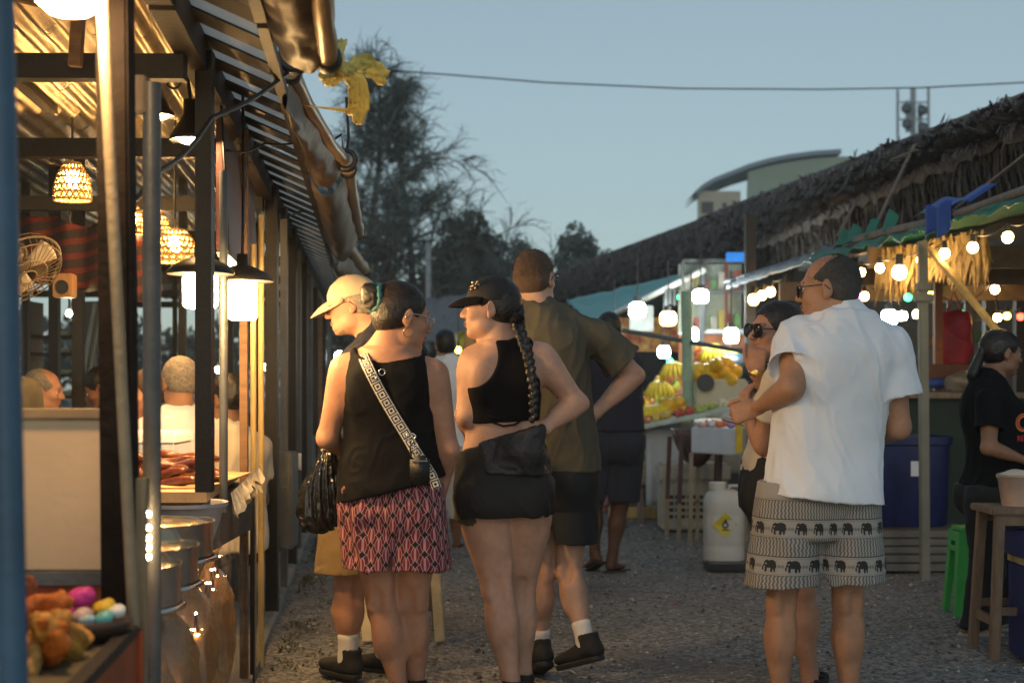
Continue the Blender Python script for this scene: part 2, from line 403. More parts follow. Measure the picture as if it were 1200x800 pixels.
class Figure:
    def __init__(s, Y, j, yaw=0, hyaw=0, hpitch=0, hroll=0, hs=1., fem=False, build=1., arm=1., leg=1., wid=None, pyaw=None, neck=1., face=True, h=.0055, lk=.03):
        s.Y = Y; s.fem = fem; s.h = h; s.b = build; s.lk = lk; s.armk = arm*(1.); s.legk = leg
        s.J = {k: P(v[0], v[1], Y+(v[2] if len(v) > 2 else 0)) for k, v in j.items()}
        s.T = rot(yaw); s.PT = rot(yaw if pyaw is None else pyaw); s.yaw = R(yaw); s.pyaw = R(yaw if pyaw is None else pyaw)
        s.HM = rot(hyaw, hpitch, hroll); s.hs = hs; s.hc = s.J['head']
        J = s.J; s.neckk = neck
        z0, z1 = J['pel'][2], J['neck'][2]
        prof = wid or ([(-.16, .145, .105), (0, .168, .118), (.18, .158, .108), (.40, .126, .090), (.62, .142, .102), (.80, .158, .095), (.91, .135, .075), (1.0, .07, .06)] if fem else
                       [(-.16, .145, .11), (0, .165, .12), (.18, .160, .115), (.40, .152, .108), (.62, .168, .118), (.80, .182, .110), (.91, .155, .085), (1.0, .075, .065)])
        s.st = []
        for t, w, d in prof:
            c = J['pel']*(1-t)+J['neck']*t; a = min(max(t, 0), 1)
            bow = (.022*sin(pi*min(max(t, 0), 1)*1.15+.2)-.03*max(0, t-.35))
            c = c+s.T[:, 1]*bow
            s.st.append((z0+(z1-z0)*t, c[0], c[1], w*build, d*build, s.pyaw*(1-a)+s.yaw*a))
        s.torso = Loft(s.st)
        am = ARM_F if fem else ARM_M; lm = LEG_F if fem else LEG_M
        s.arms = {}; s.legs = {}
        for sd in 'LR':
            if 'sh'+sd in J:
                side = s.T[:, 0]
                s.arms[sd] = (Bone(J['sh'+sd], J['el'+sd], sc(am['up'], arm), side), Bone(J['el'+sd], J['wr'+sd], sc(am['lo'], arm), side))
            if 'kn'+sd in J:
                hp = J['hip'+sd]; s.legs[sd] = (Bone(hp, J['kn'+sd], sc(lm['up'], leg), s.PT[:, 0]), Bone(J['kn'+sd], J['an'+sd], [(q[0],)+tuple(v*leg for v in q[1:3])+tuple((q+(0, 0))[3:5]) for q in lm['lo']], s.PT[:, 0]))
        s.traps = [Bone(J['neck']-s.T[:, 1]*.015+(0, 0, .02), J['sh'+sd]+(0, 0, .004), [(0, .045, .05), (.5, .04, .042), (1, .040, .042)], s.T[:, 1]) for sd in s.arms]
        s.glut = [Ell(J['pel']+s.PT@np.array((x*.075*build, -.055*build, -.035)), np.array((.088, .085, .092))*build) for x in (1, -1)]
        s.extra = []; s.feet = {}
    def g(s, x, y, z): return s.hc+s.HM@(np.array((x, y, z))*s.hs)
    def body(s, m, label, hands=(), feet=True, group=None, eyes=True, hmats=None, attr=None):
        v = Vol(s.h); v.add(s.torso, 0)
        for q in s.glut: v.add(q, .05, -.038)
        if s.fem:
            for x in (1, -1): v.add(Ell(s.torso_c(.70)+s.T@np.array((x*.07, .085, 0)), (.06, .055, .06)), .05)
        for t in s.traps: v.add(t, .05)
        for sd in s.arms: v.add(s.arms[sd][0], .045); v.add(s.arms[sd][1], .018)
        for sd in s.legs: v.add(s.legs[sd][0], .03 if not s.legs else s.lk); v.add(s.legs[sd][1], .014)
        if s.h < .007:                               # anatomy that shows on bare limbs and backs
            bk = lambda T: -T[:, 1]
            for sd in s.legs:
                th, sh = s.legs[sd]; k = s.legk; kn = sh.a; B = bk(s.PT); S_ = s.PT[:, 0]
                for x, l in ((.020, .27), (-.020, .30)): v.add(Ell(kn+(sh.b-kn)*l+B*.026*k+S_*x*k, np.array((.026, .030, .080))*k, s.PT), .03)
                v.sub(Ell(kn+B*.068*k+V3(0, 0, .004), np.array((.016, .018, .040))*k, s.PT), .03); v.add(Ell(kn-B*.040*k, np.array((.030, .022, .036))*k, s.PT), .02)
                for x in (.030, -.030): v.add(Bone(kn+B*.036*k+S_*x*k+V3(0, 0, .10), kn+B*.038*k+S_*x*k*.9+V3(0, 0, -.02), [(0, .013*k), (1, .010*k)]), .02)
            for sd in s.arms:
                up, lo = s.arms[sd]; e = up.b; w_ = nrm(nrm(up.a-e)+nrm(lo.b-e)); v.add(Ell(e-w_*.022*s.armk, .021*s.armk), .02)
            for x in (1, -1): v.add(Ell(s.torso_c(.76)+s.T@np.array((x*.078, -.080*s.b, 0)), (.042, .024, .070), s.T), .04)
            v.sub(Bone(s.torso_c(.15)-s.T[:, 1]*.128*s.b, s.torso_c(.85)-s.T[:, 1]*.118*s.b, [(0, .012), (1, .012)]), .045)
        nk = .054*s.neckk*(.9 if s.fem else 1.05)
        v.add(Bone(s.J['neck']-s.T[:, 1]*.01-(0, 0, .03), s.g(0, -.022, -.045), [(0, nk*1.12), (.4, nk), (1, nk)], s.T[:, 0]), .045)
        A, S, A2, EH, g = head_prims(s.hc, s.HM, s.hs, s.fem)
        for p, k in A: v.add(p, k)
        for p, k in S: v.sub(p, k)
        for p, k in A2: v.add(p, k)
        for p, k in EH: v.sub(p, k)
        for H in hands:
            L = []; hand(L, **H)
            for p, k in L: v.add(p, k)
        if feet:
            for sd in s.legs:
                if sd in s.feet:
                    f, u = s.feet[sd]; a = s.J['an'+sd]
                    v.add(Bone(a-u*.046-f*.025, a-u*.050+f*.128, [(0, .030, .028), (.5, .035, .024), (.85, .040, .015), (1, .030, .011)], np.cross(f, u)), .03)
        for p, k in s.extra: v.add(p, k)
        me = v.mesh('person')
        low = s.J['pel'].copy(); low[2] = 0
        o = link_mesh('person', me, None, m, low); tag(o, label, 'person', group); s.o = o
        hm = hmats or {}
        if eyes:
            for sg in (1, -1):
                e = MB(); c = s.g(sg*.031, .0735, -.001); e.ball(c, .0128*s.hs, 14, 10); w = e.build('eyeball', mat('eye_white', (.75, .72, .68), .2, bump=0), o, smooth=True)
                i = MB(); i.ball(s.g(sg*.031, .0815, -.001), np.array((.0058, .0052, .0058))*s.hs, 12, 8, s.HM); i.build('iris', mat('iris_brown', (.05, .025, .012), .1, bump=0), w, smooth=True)
            b = MB()
            for sg in (1, -1):
                b.tube([s.g(sg*(.014+.034*t), .0905-.014*t*t-.004*t, .020+.006*sin(pi*t*.8)) for t in (0, .25, .5, .75, 1)], [.003*s.hs, .004*s.hs, .004*s.hs, .003*s.hs, .0015*s.hs], 6)
            b.build('eyebrows', hm.get('brow', mat('hair_dark', (.012, .009, .008), .45, var=.4, scale=40, bump=.4, bscale=90)), o, smooth=True)
            q = MB()
            for sg in (1, -1):
                q.tube([s.g(sg*(.031+.0135*cos(t)), .0865-.006*abs(cos(t)), -.001+.0062*sin(t)) for t in np.linspace(.1, pi-.1, 7)], [.0008, .0016, .002, .002, .002, .0016, .0008], 5)
            q.build('eyelashes', mat('lash', (.01, .008, .007), .6, bump=0), o, smooth=True)
            l = MB()
            l.tube([s.g(x, .0975-abs(x)*.25-(.0008/.02 if 0 else 0), -.0545+.0012*cos(x*300)) for x in np.linspace(-.02, .02, 9)], [.001, .003, .0042, .0048, .0044, .0048, .0042, .003, .001], 6)
            l.tube([s.g(x, .0955-abs(x)*.25, -.0645) for x in np.linspace(-.018, .018, 7)], [.001, .0038, .0052, .0056, .0052, .0038, .001], 6)
            l.build('lips', mat('lips', (.30, .12, .10), .4, var=.1, bump=.1), o, smooth=True)
        return o
    def torso_c(s, t):
        z = s.J['pel'][2]*(1-t)+s.J['neck'][2]*t; q = s.torso.at(z); return np.array((q[0], q[1], z))
    # ---- clothing
    def add_torso(s, v, off, k=.03, glut=True):
        v.add(s.torso, 0, off)
        for t in s.traps: v.add(t, .05, off)
        for x in (1, -1): v.add(Ell(s.torso_c(.76)+s.T@np.array((x*.078, -.080*s.b, 0)), (.042, .024, .070), s.T), .04, off)
        if glut:
            for q in s.glut: v.add(q, .05, off)
        if s.fem:
            for x in (1, -1): v.add(Ell(s.torso_c(.70)+s.T@np.array((x*.07, .085, 0)), (.06, .055, .06)), .05, off)
    def tee(s, m, hem, name='t_shirt', loose=(), off=.012, sleeve=.55, sr=1.35, seed=1, amp=.008, neckr=.068, hemtilt=(0, 0), parent=None, cuff=1.15, slit=None, flare=.012):
        v = Vol(s.h); s.add_torso(v, off)
        z0 = s.J['pel'][2]; z1 = s.J['neck'][2]
        if loose: 
            st = []
            for t, w, d, ox, oy in loose:
                q = s.torso.at(z0+(z1-z0)*t) if t > -.15 else s.torso.at(z0-.15*(z1-z0)); st.append((z0+(z1-z0)*t, q[0]+ox, q[1]+oy, w, d, q[4]))
            t, w, d = loose[-1][:3]
            for tt, kw, kd in ((.93, .74, .66), (1.02, .42, .45)):
                q = s.torso.at(min(z0+(z1-z0)*tt, s.torso.x[-1])); st.append((z0+(z1-z0)*tt, q[0], q[1], w*kw, d*kd, q[4]))
            LF = Loft(st, 2.4); v.add(LF, .04)
        SB = {}
        for sd in s.arms:
            a = s.arms[sd][0]; e = a.a+(a.b-a.a)*sleeve; rr = (.046 if s.fem else .053)*s.armk*sr
            SB[sd] = Bone(a.a, e+a.u*.03, [(0, rr*1.0), (.4, rr*1.02), (1, rr*cuff)], s.T[:, 0], 1.); v.add(Slab(SB[sd], e, a.u, -2, 0), .025)
        v.disp(folds(seed, amp, 17, (1.2, 1.2, .32))); v.disp(folds(seed+5, amp*.6, 36, (1.1, 1.1, .4)))
        hz = s.J['pel'].copy(); hz[2] = hem
        v.cut(hz, (hemtilt[0], hemtilt[1], -1))
        for sd in s.arms:
            a = s.arms[sd][0]; e = a.a+(a.b-a.a)*sleeve; rr = (.046 if s.fem else .053)*s.armk*sr
            v.sub(Minus(Slab(SB[sd], e, a.u, -.055, .030), LF if loose else s.torso, .016 if loose else .03), .002, -.013)
        if loose:
            ib = [(z, c[0], c[1], max(c[2]-.011, .02), max(c[3]-.011, .02), c[4]) for z in (hem-.12, hem-.04, hem+.05) for c in [LF.at(z)]]
            v.sub(Loft(ib, 2.4), .002)
        v.sub(Bone(s.J['neck']+s.T[:, 1]*.03+(0, 0, .012), s.g(0, -.01, -.02), [(0, neckr), (1, neckr*.95)]), .008)
        if slit: slit(v)
        return link_mesh(name, v.mesh(name), parent or s.o, m)
    def shorts(s, m, waist, hem, name='shorts', off=.016, lk=1.18, flare=1.12, seed=3, amp=.006, hemtilt=(0, 0), oval=None, k=.03, hemn=None, glut=True, rise=.09, notch=.07):
        v = Vol(s.h); v.add(s.torso, 0, off)
        if glut:
            for q in s.glut: v.add(q, .05, off)
        legs = {}
        for sd in s.legs:
            a = s.legs[sd][0]; L = abs(a.a[2]-a.b[2]); t = (a.a[2]-hem)/L; e = a.a+(a.b-a.a)*t; r = (.092 if s.fem else .087)*s.legk*lk
            ex = e-(a.a-a.b)*.12
            w, d = oval or (1, 1)
            B = Bone(a.a+(0, 0, rise), ex, [(0, r*w, r*d*1.03), (.5, r*w*(1+flare)/2, r*d*(1+flare)/2), (1, r*w*flare, r*d*flare)], s.PT[:, 0], .3); v.add(B, k); legs[sd] = (B, e, ex, r, a)
        v.disp(folds(seed, amp, 18, (1, 1, .5))); v.disp(folds(seed+3, amp*.4, 45, (1, 1, .5)))
        c = s.J['pel'].copy(); c[2] = waist; v.cut(c, (0, 0, 1))
        c = s.J['pel'].copy(); c[2] = hem; v.cut(c, hemn or (hemtilt[0], hemtilt[1], -1))
        for sd in legs:
            B, e, ex, r, a = legs[sd]; w, d = oval or (1, 1)
            v.sub(Slab(B, e, a.u, -.055, .04), .002, -.013)
        if len(legs) == 2:                           # the slit between the trouser legs
            q = [legs[x][1] for x in legs]; mid = (q[0]+q[1])/2; mid[2] = hem; v.sub(Bone(mid-V3(0, 0, .03), mid+V3(0, 0, notch), [(0, .016, .30), (.5, .010, .28), (1, .003, .24)], s.PT[:, 0], 1.), .012)
        return link_mesh(name, v.mesh(name), s.o, m)
    def trousers(s, m, waist, hem, off=.014, lk=1.12, seed=4, amp=.007, name='trousers'):
        v = Vol(s.h); v.add(s.torso, 0, off)
        for q in s.glut: v.add(q, .05, off)
        for sd in s.legs:
            for i in (0, 1):
                b = s.legs[sd][i]; v.add(b, .03, off+.006*i)
        v.disp(folds(seed, amp, 20, (1, 1, .8)))
        c = s.J['pel'].copy(); c[2] = waist; v.cut(c, (0, 0, 1)); c = c.copy(); c[2] = hem; v.cut(c, (0, 0, -1))
        return link_mesh(name, v.mesh(name), s.o, m)
    def shoe(s, sd, m, ms, name='shoe', h=None, high=.04):
        f, u = s.feet[sd]; a = s.J['an'+sd]; sdv = np.cross(f, u)
        v = Vol(h or min(s.h, .005))
        v.add(Bone(a-u*.040-f*.038, a-u*.045+f*.155, [(0, .040, .040), (.3, .043, .046), (.65, .047, .034), (.9, .045, .026), (1, .036, .022)], sdv), 0)
        v.add(Bone(a-u*.04-f*.012, a+u*high-f*.018, [(0, .044, .052), (1, .043, .050)], sdv, .3), .02)
        v.sub(Bone(a+u*(high-.02)-f*.012, a+u*(high+.1)-f*.016, [(0, .036, .042), (1, .05, .06)], sdv, .3), .004)
        v.cut(a-u*.068, -u)
        v.disp(folds(7, .0025, 60, (1, 1, 1)))
        o = link_mesh(name, v.mesh(name), s.o, m)
        v = Vol(h or min(s.h, .005)); v.add(Bone(a-u*.062-f*.028, a-u*.062+f*.148, [(0, .0425, .07), (.35, .0435, .07), (.7, .049, .07), (.92, .045, .07), (1, .034, .07)], sdv), 0)
        v.cut(a-u*.064, u); v.cut(a-u*.088, -u)
        link_mesh('sole', v.mesh('sole'), o, ms); return o
    def sock(s, sd, m, top=.09):
        b = s.legs[sd][1]; e = b.b; q = e-b.u*top; mb = MB(); 
        n = 22; S, W = b.s, b.w
        mb.lathe(e, [(.040*s.legk, -.03), (.0405*s.legk, .0), (.0385*s.legk, .03), (.0385*s.legk, top*.7), (.0395*s.legk, top*.75), (.040*s.legk, top), (.033, top+.002)], n, -b.u, 1, 1.06)
        return mb.build('sock', m, s.o, smooth=True)
    def hair(s, m, cap=(.081, .100, .088), face=True, low=-.045, extra=(), subs=(), name='hair', amp=.003, back=0., cut=None, ear=True, vert=False, c=(0, -.018, .032)):
        v = Vol(min(s.h, .0045)); v.add(Ell(s.g(*c), np.array(cap)*s.hs, s.HM), 0)
        v.add(Ell(s.g(0, -.045, -.012), np.array((.070, .058, .062))*s.hs, s.HM), .03)
        for q, k in extra: v.add(q, k)
        v.disp(folds(11, amp, 70, (1, 1, .4) if vert else (1, .5, 1))); v.disp(folds(17, amp*.5, 160, (1, 1, .4)))
        if face:
            v.sub(Ell(s.g(0, .088, -.028), np.array((.078, .066, .092))*s.hs, s.HM), .012)
            if ear:
                for sg in (1, -1): v.sub(Ell(s.g(sg*.082, .004, -.024), np.array((.024, .028, .042))*s.hs, s.HM), .008)
        v.cut(s.g(0, -.05, low), s.HM@nrm((0, .35, -1)))
        for q, k in subs: v.sub(q, k)
        return link_mesh(name, v.mesh(name), s.o, m)
    def cap(s, m, mb_, brim=.075, tilt=6, name='cap'):
        Mt = s.HM@np.array(Matrix.Rotation(R(tilt), 3, 'X')); g = lambda x, y, z: s.hc+s.HM@(np.array((0, -.010, .030))*s.hs)+Mt@(np.array((x, y, z))*s.hs)
        v = Vol(.004); v.add(Ell(g(0, 0, .004), np.array((.083, .103, .088))*s.hs, Mt), 0); v.cut(g(0, 0, -.004), -Mt[:, 2]); v.add(Ell(g(0, 0, .092), .006), .004)
        v.disp(folds(5, .0022, 40))
        o = link_mesh(name, v.mesh(name), s.o, m)
        b = MB()
        def fn(u, w):
            a = R(-72+144*u); k = sin(pi*u)**.6
            bx, by = .083*sin(a), .101*cos(a); ext = brim*k*w
            x = bx*(1+.06*w); y = by+ext; return g(x, y-.004*(1-w), .009-.10*w*w*k*.28*brim/.075-2.4*x*x*w*.8-.012*w)
        b.grid(fn, 24, 10); b.build('brim', mb_, o, smooth=True, thick=.004)
        st = MB(); st.lathe(g(0, 0, -.006), [(.0835, 0), (.0850, .001), (.0850, .016), (.0835, .017)], 40, Mt[:, 2], s.hs, s.hs*1.24)
        return o, g
    def glasses(s, m, lens=None, r=.021, dark=False, lx=.031, temple=True, sun=None, tm=None):
        b = MB(); g = s.g
        for sg in (1, -1):
            b.tube([g(sg*lx+r*1.15*cos(t)*.98, .104-abs(sg*lx+r*cos(t))*.12-(.0 if not dark else -.002), -.002+r*.9*sin(t)) for t in np.linspace(0, 2*pi, 21)], .0018*s.hs*(1.6 if dark else 1), 6, False)
            if temple: b.tube([g(sg*(lx+r*1.1), .098, .004), g(sg*.072, .082, .008), g(sg*.079, .03, .009), g(sg*.082, -.004, .008), g(sg*.082, -.022, -.010)], .0018*s.hs*(1.5 if dark else 1), 6)
        b.tube([g(-lx+r, .104, .002), g(0, .108, .006), g(lx-r, .104, .002)], .0016*s.hs, 6)
        o = b.build('glasses', m, s.o, smooth=True)
        if lens is not None:
            for sg in (1, -1):
                e = MB(); e.ball(g(sg*lx, .1025-.12*lx, -.002), np.array((r*1.15, .0025, r*.9))*s.hs, 18, 10, s.HM); e.build('lens', lens, o, smooth=True)
        return o
def strands(fig, m, n, target=None, seed=1, r=(.081, .101, .089), c=(0, -.018, .032), w=.0007, length=None, name='hair_strands', zmin=-.05, face=.045, fly=.004, spread=.25, mask=None):
    """fine locks: swept over the scalp to target (head space), or short cropped hairs when length is set"""
    rg = np.random.default_rng(seed); mb = MB(); r = np.array(r); c = np.array(c); g = lambda p: fig.g(*p)
    k = 0; tries = 0
    while k < n and tries < n*8:
        tries += 1
        d = nrm(rg.normal(size=3)); p = c+d*r
        if p[2] < zmin-.25*max(0, -p[1]-.05) or (p[1] > face and p[2] < .055+.5*(p[1]-face)) or (abs(p[0]) > .06 and -.03 < p[1] < .03 and p[2] < .012): continue
        if mask and not mask(p, rg): continue
        k += 1; pts = []
        if length:
            t = nrm(d*.55+np.array((rg.normal()*.3, -.25+rg.normal()*.3, -.55+rg.normal()*.25))); l = length*rg.uniform(.5, 1.3); pts = [g(p-d*.002), g(p+t*l*.5+d*l*.15), g(p+t*l)]
        else:
            td = nrm((np.array(target)-c)/r+rg.normal(size=3)*spread*.3); ed = nrm(d); f0 = rg.normal()*fly
            for u in np.linspace(0, rg.uniform(.55, 1.), 8): q = nrm(ed*(1-u)+td*u); pts.append(g(c+q*r*(1.004+abs(f0)*6*sin(pi*u)*.5)+np.array((0, 0, 0))))
        nn = fig.HM@d; m_ = len(pts); vs = []
        for i, q in enumerate(pts):
            s_ = nrm(np.cross(pts[min(i+1, m_-1)]-pts[max(i-1, 0)], nn))*w*fig.hs*(1-.7*i/(m_-1)); vs += [q-s_, q+s_]
        mb.add(vs, [(2*i, 2*i+1, 2*i+3, 2*i+2) for i in range(m_-1)])
    return mb.build(name, m, fig.o)
def ribbon(pts, w, side, name, m, parent, thick=.003, nrmfn=None, label=None):
    """strap following pts, width w across; carries (u along, v across) in 'pat'"""
    pts = [np.array(p, float) for p in pts]; mb = MB(); at = []; L = 0
    # resample with a Catmull-Rom spline
    Q = []
    for i in range(len(pts)-1):
        p0, p1, p2, p3 = pts[max(i-1, 0)], pts[i], pts[i+1], pts[min(i+2, len(pts)-1)]
        for t in np.linspace(0, 1, 9)[:-1]: Q.append(.5*((2*p1)+(-p0+p2)*t+(2*p0-5*p1+4*p2-p3)*t*t+(-p0+3*p1-3*p2+p3)*t**3))
    Q.append(pts[-1]); vs = []
    for i, q in enumerate(Q):
        d = nrm(Q[min(i+1, len(Q)-1)]-Q[max(i-1, 0)]); n = np.array(nrmfn(q) if nrmfn else side, float); x = nrm(np.cross(d, n)); 
        if i: L += np.linalg.norm(q-Q[i-1])
        for j in range(5): vs.append(q+x*w*(j/4-.5)); at.append((L, w*(j/4-.5), 0))
    n = len(Q); fs = [(i*5+j, i*5+j+1, (i+1)*5+j+1, (i+1)*5+j) for i in range(n-1) for j in range(4)]
    mb.add(vs, fs)
    return mb.build(name, m, parent, smooth=True, attr=at, label=label)
# ------------------------------------------------------------------ the cast
sk_warm = skin('warm', (.43, .22, .14)); sk_pale = skin('pale', (.49, .285, .205)); sk_tan = skin('tan', (.38, .20, .12)); sk_dark = skin('dark', (.10, .05, .032)); sk_brown = skin('brown', (.26, .13, .075)); sk_ruddy = skin('ruddy', (.50, .26, .17))
hr_dark = mat('hair_dark', (.012, .009, .008), .45, var=.4, scale=40, bump=.4, bscale=90)
hr_strand = mat('hair_strand', (.040, .027, .020), .35, var=.5, scale=60, bump=0)
hr_black = mat('hair_black', (.006, .005, .006), .4, var=.4, scale=40, bump=.4, bscale=90)
hr_brown = mat('hair_brown', (.075, .042, .026), .6, var=.35, scale=60, bump=.6, bscale=260, sheen=.1)
hr_grey = mat('hair_grey', (.22, .19, .16), .6, var=.35, scale=60, bump=.5, bscale=160)
hr_stub = mat('hair_cropped', (.050, .044, .042), .65, var=.45, scale=90, bump=.5, bscale=300)
cl_black = mat('cloth_black', (.006, .006, .0075), .8, var=.3, scale=12, bump=.25, bscale=500, spec=.1)
cl_blackrib = mat('cloth_black_jersey', (.0065, .0065, .008), .8, var=.25, scale=9, bump=.2, bscale=350, spec=.1)
cl_olive = mat('cloth_olive', (.095, .085, .062), .85, var=.12, scale=7, bump=.25, bscale=420, spec=.2)
cl_navy = mat('cloth_navy', (.010, .013, .028), .85, var=.2, scale=7, bump=.25, bscale=400)
cl_white = mat('cloth_white', (.74, .77, .84), .8, var=.04, scale=6, bump=.3, bscale=420, sheen=.1)
cl_cream = mat('cloth_cream', (.62, .54, .42), .8, var=.06, scale=6, bump=.3, bscale=400)
cl_khaki = mat('cloth_khaki', (.24, .165, .075), .8, var=.12, scale=8, bump=.25, bscale=400)
cl_cap = mat('cap_cotton', (.50, .40, .27), .8, var=.07, scale=10, bump=.25, bscale=600)
cl_pink = mat('cloth_pink', (.42, .22, .24), .8, var=.1)
cl_grey = mat('cloth_grey', (.38, .38, .40), .8, var=.1)
sh_black = mat('shoe_knit', (.008, .008, .009), .7, var=.3, bump=.4, bscale=300); sh_sole = mat('shoe_sole', (.016, .015, .015), .6, var=.3, bump=.3, bscale=80)
sock_w = mat('sock_white', (.72, .68, .64), .9, var=.06, bump=.4, bscale=250)
gl_black = mat('frame_black', (.01, .01, .012), .25, bump=0); gl_steel = mat('steel_bright', (.6, .58, .55), .2, 1., bump=0)
gl_lens = mat('lens_dark', (.012, .010, .012), .06, bump=0, spec=.8); gl_clear = mat('lens_clear', (.9, .9, .9), .02, bump=0, alpha=.12)
gold = mat('gold', (.75, .48, .16), .25, 1., var=.1, bump=.05)
FW = lambda yaw, lift=0: nrm((-sin(R(yaw))*cos(R(lift)), cos(R(yaw))*cos(R(lift)), -sin(R(lift))))
def foot(fig, sd, yaw, lift=0):
    f = FW(yaw, lift); r = nrm(np.cross(f, (0, 0, 1.))); fig.feet[sd] = (f, nrm(np.cross(r, f)))
def chain_pattern(m, u, v_, cols):
    nb = NB(m); at, _ = nb.attr('pat')
    a = nb.math('MULTIPLY', at[0], 2*pi/u); b = nb.math('MULTIPLY', at[1], 2*pi/v_)
    g = nb.math('MULTIPLY', nb.math('COSINE', a), nb.math('COSINE', b))
    a2 = nb.math('COSINE', nb.math('MULTIPLY', a, 2)); b2 = nb.math('COSINE', nb.math('MULTIPLY', b, 2))
    h = lambda f, x: nb.math('POWER', nb.math('ABSOLUTE', nb.math(f, nb.math('MULTIPLY', x, .5))), .75)
    st = nb.math('MINIMUM', nb.math('ADD', h('SINE', a), h('SINE', b)), nb.math('ADD', h('COSINE', a), h('COSINE', b)))
    star = nb.math('LESS_THAN', st, .74); halo = nb.math('LESS_THAN', st, .88)
    sq = lambda f, x: nb.math('POWER', nb.math(f, nb.math('MULTIPLY', x, .5)), 2.)
    q = nb.math('MINIMUM', nb.math('ADD', sq('SINE', a), nb.math('MULTIPLY', sq('COSINE', b), .42)), nb.math('ADD', sq('COSINE', a), nb.math('MULTIPLY', sq('SINE', b), .42)))
    link = nb.math('LESS_THAN', q, .36); rim = nb.math('LESS_THAN', q, .46)
    bar = nb.math('MULTIPLY', nb.math('LESS_THAN', nb.math('ABSOLUTE', nb.math('SINE', a)), .36), nb.math('LESS_THAN', q, .30))
    c = nb.mix(rim, cols[3], cols[1]); c = nb.mix(link, c, cols[0]); c = nb.mix(bar, c, cols[1]); c = nb.mix(halo, c, cols[1]); c = nb.mix(star, c, cols[2])
    nb.setbase(c); return m
def wrap_attr(me_obj, fig, zref):
    me = me_obj.data; n = len(me.vertices); V = np.empty(n*3); me.vertices.foreach_get('co', V); V = V.reshape(-1, 3)+WLOC[me_obj]
    L = (V-fig.J['pel'])@fig.PT; r = np.hypot(L[:, 0], L[:, 1])+1e-6
    ang = np.arctan2(L[:, 0], -L[:, 1]); u = ang*.20
    at = np.stack([u, V[:, 2]-zref, r], 1); a = me.attributes.new('pat', 'FLOAT_VECTOR', 'POINT'); a.data.foreach_set('vector', at.astype(np.float32).ravel())

